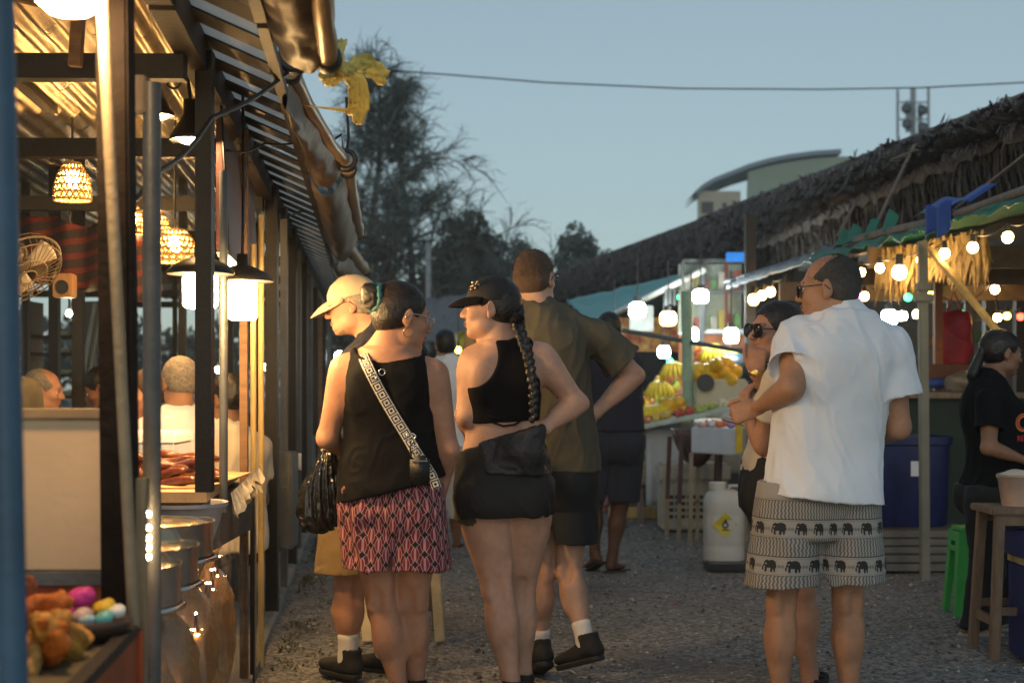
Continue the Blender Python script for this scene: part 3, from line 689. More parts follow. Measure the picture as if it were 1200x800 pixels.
# --- woman in the black tank top
def cast_tank():
    f = Figure(5.2, dict(head=(471, 371), neck=(455, 412), pel=(459, 588), shL=(404, 434), elL=(384, 512, .02), wrL=(404, 530, .22), shR=(508, 440), elR=(525, 526, .0), wrR=(520, 563, .06),
               hipL=(433, 598), knL=(447, 704), anL=(472, 826), hipR=(487, 598), knR=(484, 704, .03), anR=(488, 823, .10)), yaw=-4, hyaw=-62, hpitch=-10, hroll=0, hs=1.06, fem=True, arm=1.12, leg=1.05,
               wid=[(-.16, .155, .115), (0, .178, .128), (.18, .172, .122), (.40, .152, .110), (.62, .150, .105), (.80, .156, .098), (.91, .135, .080), (1.0, .07, .06)], h=.005)
    foot(f, 'L', 5); foot(f, 'R', -10)
    J = f.J
    f.body(sk_warm, 'woman from behind in black tank top and red chain-pattern shorts', hands=[dict(wr=J['wrR'], d=(-.15, .1, -1), nrml=(-1, .3, 0), thumb=-1, curl=(35, 45, 30), s=.95), dict(wr=J['wrL'], d=(.05, 1, -.3), nrml=(.3, .2, -1), thumb=1, curl=(60, 75, 50), s=.95)])
    v = Vol(.005); f.add_torso(v, .010)
    z = lambda t: J['pel'][2]*(1-t)+J['neck'][2]*t
    lf = [(t, w, d) for t, w, d in ((-.15, .197, .172), (.05, .198, .172), (.25, .188, .155), (.45, .168, .128), (.7, .158, .115), (.85, .14, .10))]
    LF = Loft([(z(t), *f.torso.at(z(t))[:2], w, d, f.yaw) for t, w, d in lf], 2.3); v.add(LF, .03)
    v.disp(folds(21, .009, 14, (1, 1, .7))); v.disp(folds(23, .004, 40, (1, 1, .8)))
    v.cut(P(455, 574, 5.2), nrm((.26, 0, -1)))
    v.sub(Loft([(zz, *LF.at(max(zz, LF.x[0]))[:2], .170, .137, f.yaw) for zz in ()] or [(z(-.2), *LF.at(LF.x[0])[:2], .186, .160, f.yaw), (z(.0), *LF.at(z(0))[:2], .186, .160, f.yaw)], 2.3), .002)
    for sd, x in (('L', -1), ('R', 1)):
        a = f.arms[sd][0]; v.sub(Bone(a.a+f.T@np.array((x*.030, 0, .05)), a.a+f.T@np.array((x*.030, 0, -.10)), [(0, .058, .11), (1, .046, .10)], f.T[:, 0]), .012)
    v.sub(Ell(J['neck']+V3(.005, -.005, .012), (.122, .13, .088)), .008)
    tank = link_mesh('tank_top', v.mesh('tank_top'), f.o, cl_blackrib)
    m = chain_pattern(mat('shorts_print', (.3, .03, .05), .8, bump=.2, bscale=400), .072, .071, ((.21, .016, .032), (.50, .27, .28), (.010, .008, .010), (.09, .010, .020)))
    s = f.shorts(m, z(.17), P(0, 665, 5.2)[2], off=.006, lk=1.14, flare=1.22, oval=(.99, 1.12), seed=9, amp=.016, k=.009)
    wrap_attr(s, f, z(0))
    # hair: sleek top, bun, scrunchy
    f.hair(hr_dark, cap=(.080, .100, .088), low=-.055, amp=.002)
    strands(f, hr_strand, 900, (0, -.118, .048), seed=2)
    bun = Vol(.004); c = f.g(0, -.122, .048); bun.add(Ell(c, (.038, .034, .046)), 0).add(Ell(c+V3(-.012, 0, .022), .026), .01).add(Ell(c+V3(.004, 0, -.03), .026), .01); bun.disp(folds(4, .006, 60)); b = link_mesh('hair_bun', bun.mesh('hair_bun'), f.o, hr_dark)
    q = MB(); q.tube([f.g(.040*cos(t), -.108-.004*sin(3*t), .044+.044*sin(t)) for t in np.linspace(0, 2*pi, 25)], [.010+.003*sin(i*2.3) for i in range(25)], 8, False); q.build('scrunchy', mat('teal_satin', (.02, .12, .13), .35, var=.4, scale=30, bump=.3), b, smooth=True)
    f.glasses(gl_steel, gl_clear, r=.024)
    e = MB(); e.tube([f.g(.078+.004*sin(t), -.002+.016*cos(t), -.055+.018*sin(t)) for t in np.linspace(0, 2*pi, 20)], .0022, 6, False); e.build('earring', gold, f.o, smooth=True)
    shoe = [f.shoe(sd, sh_black, sh_sole, high=.09) for sd in 'LR']
    # cross-body strap with a black and white key pattern and its small black bag
    sp = mat('strap_pattern', (.6, .58, .54), .8, bump=.3, bscale=400); nb = NB(sp); at, _ = nb.attr('pat')
    k = 2*pi/.024; fx = nb.math('ABSOLUTE', nb.math('SUBTRACT', nb.math('FRACT', nb.math('MULTIPLY', at[0], 1/.033)), .5)); fy = nb.math('ABSOLUTE', nb.math('SUBTRACT', nb.math('FRACT', nb.math('ADD', nb.math('MULTIPLY', at[1], 1/.033), .5)), .5))
    dd = nb.math('MAXIMUM', fx, fy); lines = nb.math('LESS_THAN', nb.math('FRACT', nb.math('MULTIPLY', dd, 3.4)), .5)
    edge = nb.math('GREATER_THAN', nb.math('ABSOLUTE', at[1]), .0195)
    c = nb.mix(lines, (.62, .60, .56), (.02, .02, .022)); c = nb.mix(edge, c, (.03, .03, .03)); nb.setbase(c)
    Y = 5.2
    def back(x, y, dz=0):                            # a point just proud of the top's back
        p = P(x, y, Y); q = LF.at(min(p[2], LF.x[-1])) if True else 0
        dx = (p[0]-q[0])/q[2]; yy = q[1]-q[3]*(max(0, 1-abs(dx)**2.3))**(1/2.3); return np.array((p[0]*(yy/Y), yy-.020-dz, CH+(p[2]-CH)*yy/Y))
    pts = [P(424, 408, 5.24), P(424, 413, 5.15), back(433, 432, .012), back(445, 456, .006), back(462, 486), back(478, 512), back(490, 533, .01)]
    st = ribbon(pts, .043, (0, -1, 0), 'bag_strap', sp, f.o); md = st.modifiers.new('Solid', 'SOLIDIFY'); md.thickness = .003
    pts = [back(490, 533, .012), back(499, 547, .02), P(508, 556, 5.00)+0]
    s2 = ribbon([back(486, 525, .012), back(497, 541, .016), back(507, 556, .02), P(512, 572, 5.06)], .034, (0, -1, 0), 'strap_tail', sp, st); md = s2.modifiers.new('Solid', 'SOLIDIFY'); md.thickness = .003
    def ring(c, rx, rz, r, nm='buckle'): h = MB(); h.tube([c+V3(rx*cos(t), -.004, rz*sin(t)) for t in np.linspace(0, 2*pi, 16)], r, 6, False); return h.build(nm, gl_steel, st, smooth=True)
    for cx, cy in ((439, 441), (449, 436)): ring(back(cx, cy, .02), .011, .011, .002)
    c = back(482, 511, .01); ring(c, .018, .012, .003); h = MB(); h.cyl(c+V3(.004, 0, -.012), c+V3(.016, 0, -.05), .004); h.build('clasp', gl_steel, st, smooth=True); ring(back(487, 526, .02), .008, .012, .002)
    return f, back
tank_f, tank_back = cast_tank()
def small_bag():
    c = P(492, 551, 4.99); b = MB(); b.box(c, (.070, .040, .105)); 
    t = thing('shoulder_bag', 'small black pouch bag hanging at the hip of the woman in the tank top', 'bag', c-V3(0, 0, .055))
    lea = mat('leather_black', (.012, .012, .013), .45, var=.3, scale=30, bump=.35, bscale=160)
    b.build('pouch', lea, t, bevel=.014, smooth=True)
    z = MB(); z.tube([c+V3(-.028, -.022, .034), c+V3(.028, -.022, .034)], .0025, 6); z.build('zip', gl_steel, t)
    l = MB(); l.tube([c+V3(-.03, 0, .05), c+V3(-.034, -.004, .085), c+V3(-.02, 0, .105)], .004, 6); l.build('loop', lea, t)
small_bag()

# --- woman with the black cap and plait
def cast_plait():
    Y = 5.45
    f = Figure(Y, dict(head=(575, 361), neck=(588, 404), pel=(588, 575), shL=(556, 424), elL=(547, 486, -.02), wrL=(552, 512, .20), shR=(634, 420), elR=(675, 472, .02), wrR=(637, 502, -.06),
               hipL=(568, 588), knL=(583, 690, .0), anL=(600, 808, -.03), hipR=(616, 588, .02), knR=(609, 690, .10), anR=(613, 800, .12)), yaw=6, hyaw=84, hpitch=0, hs=1.02, fem=True, arm=1.22, leg=1.17,
               wid=[(-.16, .160, .125), (0, .178, .138), (.18, .165, .122), (.40, .138, .105), (.62, .142, .105), (.80, .150, .098), (.91, .130, .080), (1.0, .065, .058)], h=.005, lk=.010)
    foot(f, 'L', 20); foot(f, 'R', 0); J = f.J
    f.body(sk_pale, 'woman with long dark plait in black cap and crop top', hands=[dict(wr=J['wrR'], d=(-1, .15, -.25), nrml=(-.2, 1, 0), thumb=1, curl=(25, 30, 20), s=.95), dict(wr=J['wrL'], d=(.2, 1, .1), nrml=(1, -.2, 0), thumb=1, curl=(30, 40, 30), s=.95)])
    z = lambda t: J['pel'][2]*(1-t)+J['neck'][2]*t
    v = Vol(.005); f.add_torso(v, .008, glut=False); v.disp(folds(31, .003, 25, (1, 1, .8)))
    v.cut(P(590, 494, Y), nrm((.05, 0, -1))); 
    for x, y, rx in ((556, 418, .088), (652, 420, .088)):
        c = P(x, y, Y-.09); v.sub(Ell(c, (rx, .12, .115)), .012)
    for sd, x in (('L', -1), ('R', 1)):
        a = f.arms[sd][0]; v.sub(Bone(a.a+f.T@np.array((x*.018, .03, .06)), a.a+f.T@np.array((x*.018, .03, -.09)), [(0, .058, .10), (1, .044, .09)], f.T[:, 0]), .012)
    v.sub(Ell(J['neck']+V3(0, .02, .02), (.080, .11, .062)), .008)
    ct = link_mesh('crop_top', v.mesh('crop_top'), f.o, cl_black)
    def back(x, y, off=.012):
        p = P(x, y, Y); q = f.torso.at(p[2]); dx = (p[0]-q[0])/q[2]; yy = q[1]-q[3]*max(.05, 1-abs(dx)**2.2)**(1/2.2); return np.array((p[0]*yy/Y, yy-off, CH+(p[2]-CH)*yy/Y))
    b = MB(); b.tube([back(x, y) for x, y in ((568, 488), (576, 494), (590, 499), (604, 497), (615, 489))], .004, 6); b.tube([back(x, y, .016) for x, y in ((572, 487), (580, 490), (592, 488))], .004, 6); b.build('band', cl_black, ct, smooth=True)
    # shorts: cut high at the outside, over them a jacket knotted round the hips
    v = Vol(.005); v.add(f.torso, 0, .014)
    for q in f.glut: v.add(q, .05, .014)
    for sd in 'LR':
        a = f.legs[sd][0]; v.add(Bone(a.a+V3(0, 0, .08), a.a+(a.b-a.a)*.45, [(0, .110, .122), (1, .120, .128)], f.PT[:, 0], .3), .012)
    v.disp(folds(41, .013, 18, (1, 1, .6))); v.disp(folds(43, .003, 45, (1, 1, .6)))
    v.cut(P(590, 512, Y), nrm((-.33, 0, 1))); v.cut(P(585, 607, Y-.12), nrm((.02, .0, -1)))
    for sd in 'LR':
        a = f.legs[sd][0]; v.sub(Bone(a.a+(a.b-a.a)*.14, a.a+(a.b-a.a)*.6, [(0, .100, .108), (1, .14, .15)], f.PT[:, 0], .2), .004)
    sh = link_mesh('running_shorts', v.mesh('running_shorts'), f.o, mat('nylon_black', (.008, .008, .009), .75, var=.3, scale=10, bump=.25, bscale=120))
    v = Vol(.005); v.add(f.torso, 0, .022)
    for q in f.glut: v.add(q, .05, .030)
    v.add(Ell(P(612, 528, Y-.10), (.085, .065, .075)), .05); v.add(Ell(P(622, 505, Y-.10), (.06, .05, .045)), .04)
    v.disp(folds(51, .014, 20, (1, 1, .7))); v.disp(folds(53, .006, 48))
    v.cut(P(590, 510, Y), nrm((-.30, 0, 1))); v.cut(P(600, 556, Y-.15), nrm((-.05, 0, -1))); v.cut(P(565, 530, Y-.1), nrm((-1, .2, -.35)))
    link_mesh('knotted_jacket', v.mesh('knotted_jacket'), f.o, mat('jacket_nylon', (.016, .017, .022), .55, var=.3, scale=9, bump=.3, bscale=90))
    v = Vol(.005); a = f.legs['L'][0]; v.add(Bone(a.a+V3(-.02, 0, .04), a.a+(a.b-a.a)*.36+V3(-.02, .02, 0), [(0, .104, .112), (1, .112, .120)], f.PT[:, 0], .3), .02)
    v.disp(folds(61, .006, 25)); v.cut(P(562, 600, Y), nrm((1, 0, .55))); v.cut(P(545, 612, Y), nrm((-.2, 0, -1))); v.sub(Bone(a.a+(a.b-a.a)*.05, a.a+(a.b-a.a)*.7, [(0, .100, .106), (1, .108, .116)], f.PT[:, 0], .3), .0)
    link_mesh('side_panel', v.mesh('side_panel'), sh, mat('mesh_olive', (.055, .05, .03), .5, var=.3, bump=.3, bscale=300))
    f.hair(hr_dark, cap=(.079, .099, .086), low=-.06, amp=.002)
    cp, g = f.cap(mat('cap_black', (.010, .011, .015), .75, var=.25, bump=.2, bscale=500), cl_black, brim=.070, tilt=2)
    k = MB()
    for i in range(14):
        t = i/13; k.ball(g(-.050-.018*t+.008*sin(i*2.), .070+.012*sin(i*1.7)-.03*abs(t-.5), .018+.044*t), (.0055, .0055, .0055), 7, 5)
    k.build('beads', mat('bead_gold', (.62, .42, .26), .3, .8, bump=0), cp, smooth=True)
    # plait: interleaved lobes narrowing to the tip
    v = Vol(.004); pts = [f.g(0, -.098, -.005), P(608, 385, 5.33), P(619, 418, 5.28), P(625, 455, 5.27), P(625, 492, 5.27)]
    n = 34
    for i in range(n):
        t = i/(n-1)*(len(pts)-1); a = int(min(t, len(pts)-2)); p = pts[a]+(pts[a+1]-pts[a])*(t-a); w = .021*(1-.40*i/n)
        v.add(Ell(p+V3((-1)**i*.50*w, 0, 0), (w*.72, w*.85, w*1.12), rot(0, 0, (-1)**i*35)), .006)
    v.disp(folds(71, .003, 160, (1, 1, .3))); pl = link_mesh('plait', v.mesh('plait'), f.o, hr_black)
    t = MB(); t.lathe(P(606, 374, 5.34), [(.020, -.012), (.028, -.006), (.029, .004), (.021, .012)], 14, (.3, 0, -1)); t.build('hair_tie', cl_black, pl, smooth=True)
    for sd in 'LR': f.shoe(sd, sh_black, sh_sole)
    return f
plait_f = cast_plait()

# --- tall man in olive
def cast_tall():
    Y = 6.04
    f = Figure(Y, dict(head=(627, 326), neck=(628, 366), pel=(648, 556), shL=(566, 396), elL=(556, 455, -.02), wrL=(585, 500, .22), shR=(700, 394), elR=(743, 440, .06), wrR=(697, 484, .0),
               hipL=(626, 566), knL=(634, 672, .0), anL=(633, 760, .02), hipR=(673, 566), knR=(666, 668, -.02), anR=(686, 752, -.14)), yaw=-8, hyaw=-24, hpitch=2, hs=1.04, arm=1.03, leg=1.02, h=.0055, neck=1.05)
    foot(f, 'L', 18, 22); foot(f, 'R', 48, 18); J = f.J
    f.body(sk_pale, 'tall man from behind in olive t-shirt and black shorts, right hand on hip', hands=[dict(wr=J['wrR'], d=(-1, .05, -.45), nrml=(-.1, 1, .1), thumb=1, curl=(25, 30, 20)), dict(wr=J['wrL'], d=(.4, 1, 0), nrml=(1, -.3, 0), thumb=1)], hmats=dict(brow=hr_brown))
    f.tee(cl_olive, P(0, 553, Y-.1)[2], off=.014, sleeve=.66, sr=1.45, cuff=1.28, seed=5, amp=.011, loose=[(-.15, .205, .155, .0, 0), (.1, .205, .155, 0, 0), (.35, .200, .15, 0, 0), (.6, .198, .15, 0, 0), (.8, .19, .135, 0, 0)], neckr=.070)
    f.shorts(mat('shorts_black', (.008, .009, .012), .75, var=.3, scale=9, bump=.2, bscale=300), f.torso_c(.1)[2], P(0, 638, Y-.1)[2], lk=1.22, flare=1.10, oval=(.98, 1.1), seed=14, amp=.008)
    f.hair(hr_brown, cap=(.0762, .0952, .0855), low=-.062, amp=.0012)
    strands(f, hr_brown, 6000, None, 5, (.0768, .0958, .0860), w=.0006, length=.011, zmin=-.055)
    f.glasses(gl_black, gl_clear, r=.022)
    for sd in 'LR': f.shoe(sd, sh_black, sh_sole, high=.03); f.sock(sd, sock_w, .085)
    l = MB()
    for sd in 'LR':
        ff, u = f.feet[sd]; a = J['an'+sd]; s_ = np.cross(ff, u)
        for i in range(4):
            c = a+ff*(.045+.02*i)-u*(.002+.011*i); l.tube([c-s_*.022, c+u*.006, c+s_*.022], .0028, 6)
    l.build('laces', mat('lace_black', (.02, .02, .022), .8, bump=.2), f.o, smooth=True)
    return f
tall_f = cast_tall()

# --- man with the cream cap
def cast_capman():
    Y = 6.0
    f = Figure(Y, dict(head=(412, 357), neck=(440, 398), pel=(436, 575), shL=(428, 425, -.15), elL=(420, 500, -.05), wrL=(398, 520, .2), shR=(484, 420, .14), elR=(492, 490, .16), wrR=(470, 520, .35),
               hipL=(418, 585, -.06), knL=(408, 690, -.03), anL=(408, 769, -.02), hipR=(452, 585, .08), knR=(448, 690, .12), anR=(452, 765, .18)), yaw=40, hyaw=88, hpitch=-12, hs=1.04, arm=1, leg=1.12, h=.0055)
    foot(f, 'L', 45); foot(f, 'R', 60); J = f.J
    f.body(sk_ruddy, 'man in cream baseball cap and glasses looking left, khaki shorts and white sock', hands=[dict(wr=J['wrL'], d=(-1, .4, -.4), nrml=(0, .3, -1), thumb=-1, curl=(35, 40, 30))], hmats=dict(brow=hr_grey))
    f.tee(cl_navy, P(0, 590, Y)[2], off=.014, seed=15, sleeve=.6, sr=1.35, loose=[(-.1, .19, .15, 0, 0), (.3, .185, .15, 0, 0), (.7, .185, .14, 0, 0)])
    f.shorts(cl_khaki, f.torso_c(.1)[2], P(0, 668, Y)[2], lk=1.2, flare=1.2, oval=(1.05, 1.1), seed=16, amp=.010)
    f.hair(hr_grey, cap=(.0775, .097, .085), low=-.05)
    f.cap(cl_cap, cl_cap, brim=.088, tilt=-4)
    f.glasses(gl_black, gl_clear, r=.022)
    be = Vol(.004); be.add(Ell(f.g(0, .048, -.080), np.array((.044, .047, .036))*1.05, f.HM), 0); be.sub(Ell(f.g(0, .092, -.058), (.024, .02, .010), f.HM), .006); be.cut(f.g(0, .03, -.062), f.HM@nrm((0, -.6, 1))); be.disp(folds(3, .002, 120))
    link_mesh('stubble_beard', be.mesh('stubble_beard'), f.o, mat('beard_grey', (.36, .24, .17), .7, var=.4, scale=150, bump=.5, bscale=300))
    f.shoe('L', sh_black, sh_sole, high=.035); f.sock('L', sock_w, .10); f.shoe('R', sh_black, sh_sole, high=.035); f.sock('R', sock_w, .10)
    st = ribbon([P(436, 398, 5.86), P(428, 412, 5.78), P(424, 440, 5.77), P(422, 470, 5.80)], .035, (-.3, -1, 0), 'backpack_strap', cl_black, f.o); md = st.modifiers.new('Solid', 'SOLIDIFY'); md.thickness = .006
    return f
capman_f = cast_capman()
def carried_bag():
    t = thing('plastic_bag', 'glossy black plastic carrier bag hanging from the arm of the woman in the tank top', 'bag', P(376, 626, 5.45))
    m = mat('plastic_black', (.010, .010, .010), .16, var=.3, bump=.25, bscale=40, spec=.7)
    v = Vol(.006); c = P(376, 575, 5.42)
    top = P(385, 524, 5.42)
    v.add(Bone(top, P(374, 612, 5.42), [(0, .022, .022), (.25, .045, .04), (.6, .075, .055), (.9, .078, .058), (1, .06, .05)], (1, 0, 0), .6), 0)
    def rid(x, y, z):
        a = np.arctan2(y-c[1], x-top[0]+(z-top[2])*.05); k = np.clip((top[2]-z)/.15, .15, 1)
        return .010*k*np.sin(a*13+z*6)+.005*np.sin(a*29+z*22)
    v.disp(rid); v.disp(folds(8, .004, 50)); v.build = None
    link_mesh('sack', v.mesh('sack'), t, m)
    h = MB(); h.tube([top+V3(0, 0, -.01), P(388, 515, 5.40), P(398, 513, 5.36)], [.014, .008, .006], 8); h.build('handle', m, t, smooth=True)
carried_bag()

# --- navy man beyond
def cast_navy():
    Y = 9.45
    f = Figure(Y, dict(head=(713, 386), neck=(713, 410), pel=(718, 518), shL=(684, 428), elL=(677, 468), wrL=(696, 500, .18), shR=(740, 428), elR=(747, 470), wrR=(736, 500, .15),
               hipL=(706, 525), knL=(696, 592), anL=(697, 648, .05), hipR=(736, 525), knR=(726, 592), anR=(717, 655)), yaw=-5, hyaw=10, hs=1., arm=1.1, leg=1.08, build=1.12, h=.009)
    foot(f, 'L', 30, 25); foot(f, 'R', -40); f.body(sk_dark, 'dark skinned man from behind in navy shirt, long shorts and flip-flops', eyes=False)
    f.tee(cl_navy, P(0, 505, Y)[2], seed=25, loose=[(-.1, .21, .16, 0, 0), (.3, .21, .16, 0, 0), (.75, .20, .15, 0, 0)], sr=1.4)
    f.shorts(mat('cloth_navy_shorts', (.010, .013, .024), .85), f.torso_c(.3)[2], P(0, 588, Y)[2], lk=1.25, seed=26)
    f.hair(hr_black, low=-.05)
    for sd in 'LR':
        ff, u = f.feet[sd]; a = f.J['an'+sd]; v = Vol(.008); s_ = np.cross(ff, u)
        v.add(Bone(a-u*.085-ff*.06, a-u*.085+ff*.18, [(0, .035, .014), (.6, .046, .014), (1, .03, .012)], s_), 0); o = link_mesh('flip_flop', v.mesh('flip_flop'), f.o, sh_sole)
        b = MB(); b.tube([a-u*.07+ff*.04-s_*.04, a-u*.045+ff*.09, a-u*.07+ff*.13], .006, 6); b.tube([a-u*.07+ff*.04+s_*.04, a-u*.045+ff*.09], .006, 6); b.build('thong', sh_sole, o)
cast_navy()
def cast_far():
    Y = 10.7
    f = Figure(Y, dict(head=(522, 404), neck=(524, 424), pel=(522, 532), shL=(503, 436), elL=(498, 472), wrL=(500, 505, .1), shR=(545, 436), elR=(550, 472), wrR=(548, 505, .1), hipL=(512, 538), knL=(511, 596), anL=(512, 645), hipR=(532, 538), knR=(534, 596), anR=(536, 642, .3)),
               yaw=4, hyaw=12, hs=1., fem=True, h=.010)
    foot(f, 'L', -50); foot(f, 'R', 20); f.body(sk_tan, 'distant dark haired person in white shirt and pale shorts between the two women', eyes=False)
    f.tee(cl_white, P(0, 535, Y)[2], seed=35); f.shorts(cl_grey, f.torso_c(.1)[2], P(0, 606, Y)[2], lk=1.2); f.hair(hr_black, low=-.075)
    for sd in 'LR': f.shoe(sd, sh_black, sh_sole, h=.008)
    Y = 14.
    f = Figure(Y, dict(head=(706, 398), neck=(706, 414), pel=(704, 500), shL=(690, 424), elL=(684, 455), wrL=(686, 485), shR=(724, 424), elR=(729, 455), wrR=(727, 485), hipL=(697, 503), knL=(698, 552), anL=(698, 590), hipR=(711, 503), knR=(709, 552), anR=(708, 592)), yaw=170, hyaw=175, fem=True, h=.012)
    foot(f, 'L', 170); foot(f, 'R', 175); f.body(sk_brown, 'far away woman in pink trousers seen between the legs of the navy man', eyes=False)
    f.tee(cl_pink, P(0, 505, Y)[2], seed=45); f.trousers(cl_pink, f.torso_c(.1)[2], .06); f.hair(hr_black)
cast_far()

# --- white-shirt man
def cast_white():
    Y = 5.13
    f = Figure(Y, dict(head=(971, 338), neck=(988, 374), pel=(962, 590), shL=(936, 398), elL=(927, 455, -.14), wrL=(887, 478, .06), shR=(1040, 408), elR=(1053, 500, .0), wrR=(1012, 512, .26),
               hipL=(928, 600), knL=(915, 706), anL=(914, 832), hipR=(992, 600), knR=(993, 706), anR=(996, 834)), yaw=12, hyaw=66, hpitch=-4, hs=1.05, arm=1.06, leg=.98, build=1.12, h=.005, neck=1.08)
    foot(f, 'L', 15); foot(f, 'R', -5); J = f.J
    f.body(sk_tan, 'balding man from behind in white shirt and grey elephant-print shorts', hands=[dict(wr=J['wrL'], d=(-1, .3, -.28), nrml=(.1, 1, -.3), thumb=-1, curl=(70, 85, 55), s=1.0, thumbc=45), dict(wr=J['wrR'], d=(-.6, 1, 0), nrml=(-1, -.4, 0), thumb=-1, curl=(30, 40, 30))])
    def slit(v): pass
    f.tee(cl_white, P(0, 586, Y-.12)[2], name='shirt', off=.016, seed=165, amp=.0095, sleeve=.62, sr=1.52, cuff=1.20, loose=[(-.15, .203, .200, .006, -.01), (.05, .200, .190, .004, -.01), (.3, .197, .168, 0, 0), (.55, .196, .152, 0, 0), (.8, .190, .136, 0, 0)], neckr=.072, hemtilt=(-.10, 0))
    m = mat('elephant_shorts', (.40, .37, .34), .85, bump=.25, bscale=420); nb = NB(m); at, _ = nb.attr('pat')
    zz = at[1]; T = .132   # one repeat of plain band + elephant band
    ph = nb.math('FRACT', nb.math('MULTIPLY', nb.math('ADD', zz, .0), 1/T)); NOTE = None
    plain = nb.math('GREATER_THAN', ph, .515)
    zig = nb.math('PINGPONG', nb.math('MULTIPLY', zz, 1.), .010); st = nb.math('FRACT', nb.math('MULTIPLY', nb.math('ADD', at[0], nb.math('MULTIPLY', zig, .35)), 1/.0115))
    stripe = nb.math('MULTIPLY', nb.math('LESS_THAN', st, .48), plain)
    e = nb.math('ABSOLUTE', nb.math('SUBTRACT', nb.math('FRACT', nb.math('MULTIPLY', ph, 1.96)), .5)); line = nb.math('GREATER_THAN', e, .472)
    thin = nb.math('MULTIPLY', nb.math('LESS_THAN', nb.math('ABSOLUTE', nb.math('SUBTRACT', e, .40)), .014), nb.math('SUBTRACT', 1, plain))
    c = nb.mix(stripe, (.36, .34, .315), (.10, .098, .098)); c = nb.mix(thin, c, (.22, .21, .2)); c = nb.mix(line, c, (.03, .03, .03)); 
    n = nb.noise(900, 2); c2 = nb.mix(nb.math('MULTIPLY', n, .35), c, (.2, .19, .18)); nb.setbase(c2)
    hem = P(0, 688, Y-.13)[2]
    s = f.shorts(m, f.torso_c(.12)[2], hem, name='elephant_shorts', off=.02, lk=1.20, flare=1.17, oval=(1.10, 1.24), seed=66, amp=.011, hemtilt=(.05, 0), k=.012, glut=False, rise=.17, notch=.02)
    wrap_attr(s, f, hem+.040)
    # the printed elephants: thin patches laid on the cloth, same mesh, second material
    from mathutils.bvhtree import BVHTree
    me = s.data; bm = bmesh.new(); bm.from_mesh(me); bt = BVHTree.FromBMesh(bm); off = WLOC[s]
    me.materials.append(mat('elephant_ink', (.022, .022, .024), .85, var=.2, bump=.2, bscale=400)); me.materials.append(mat('motif_ink', (.20, .19, .18), .85, var=.2, bump=.2, bscale=400))
    body = [(-.42, .10), (-.5, -.1), (-.47, -.36), (-.40, -.36), (-.40, -.05), (-.32, .0), (-.30, -.45), (-.16, -.45), (-.14, -.16), (.10, -.16), (.12, -.45), (.26, -.45), (.28, -.14), (.38, -.45), (.47, -.45), (.48, .1), (.44, .30), (.30, .42), (.05, .45), (-.10, .38), (-.20, .46), (-.36, .38)]
    def stamp(u0, z0, w, h, poly, mi):
        from mathutils.geometry import tessellate_polygon
        N = 9; pts = []
        # fill by a fine grid so that the print follows the cloth
        import itertools
        gx = 20; cells = []
        def inside(x, y):
            r = False
            for i in range(len(poly)):
                x1, y1 = poly[i]; x2, y2 = poly[i-1]
                if (y1 > y) != (y2 > y) and x < (x2-x1)*(y-y1)/(y2-y1)+x1: r = not r
            return r
        cache = {}
        def vert(i, j):
            if (i, j) in cache: return cache[i, j]
            x = -.5+i/gx; y = -.5+j/gx; a = (u0+x*w)/.20; d = f.PT@np.array((sin(a), -cos(a), 0)); z = z0+y*h
            o = f.J['pel'].copy(); o[2] = z; src = o+d*.6
            hit, nn, _, _ = bt.ray_cast(Vector(src-off), Vector(-d))
            cache[i, j] = None if hit is None else bm.verts.new(hit+nn*.0012); return cache[i, j]
        for i in range(gx):
            for j in range(gx):
                x = -.5+(i+.5)/gx; y = -.5+(j+.5)/gx
                if not inside(x, y) or (mi == 1 and ((x+.27)**2+(y-.16)**2 < .004 or abs(x-.10) < .015 and y > -.1)): continue
                q = [vert(i, j), vert(i+1, j), vert(i+1, j+1), vert(i, j+1)]
                if any(k is None for k in q): continue
                try: fc = bm.faces.new(q); fc.material_index = mi; fc.smooth = True
                except ValueError: pass
    dia = [(-.5, 0), (-.25, .3), (0, .08), (.25, .3), (.5, 0), (.25, -.3), (0, -.08), (-.25, -.3)]
    zr = hem+.040
    for row in (0, 1):
        for k in range(-9, 10):
            u = (k+.3+.35*row)*.070
            if abs(u) < .62: stamp(u, zr+T*row+.034, .044, .047, body, 1); stamp(u+.035, zr+T*row+.033, .022, .024, dia, 2)
    bm.to_mesh(me); bm.free(); me.update()
    f.hair(hr_stub, cap=(.0748, .0942, .0838), low=-.062, amp=.0012, subs=[(Ell(f.g(0, .075, .095), np.array((.056, .108, .066))*1.05, f.HM), .035)])
    strands(f, hr_stub, 5200, None, 7, (.0755, .0948, .0842), w=.0005, length=.009, zmin=-.058, face=.06, mask=lambda p, r_: not (p[1] > -.02 and p[2] > .045) or r_.random() < .22)
    f.glasses(gl_black, gl_lens, r=.024, dark=False)
    for sd in 'LR': f.shoe(sd, sh_black, sh_sole)
    co = Vol(.005); co.add(Bone(f.J['neck']+V3(-.002, .012, -.012), f.g(0, -.03, -.085), [(0, .084, .078), (.3, .074, .070), (.8, .071, .068)], f.T[:, 0], .2), 0); co.sub(Bone(f.J['neck']+V3(-.002, .012, -.1), f.g(0, -.03, .0), [(0, .066, .062), (1, .066, .062)], f.T[:, 0]), 0)
    co.cut(f.J['neck']+V3(0, 0, .016), (.10, .30, 1)); link_mesh('collar', co.mesh('collar'), f.o, cl_white)
    return f
white_f = cast_white()
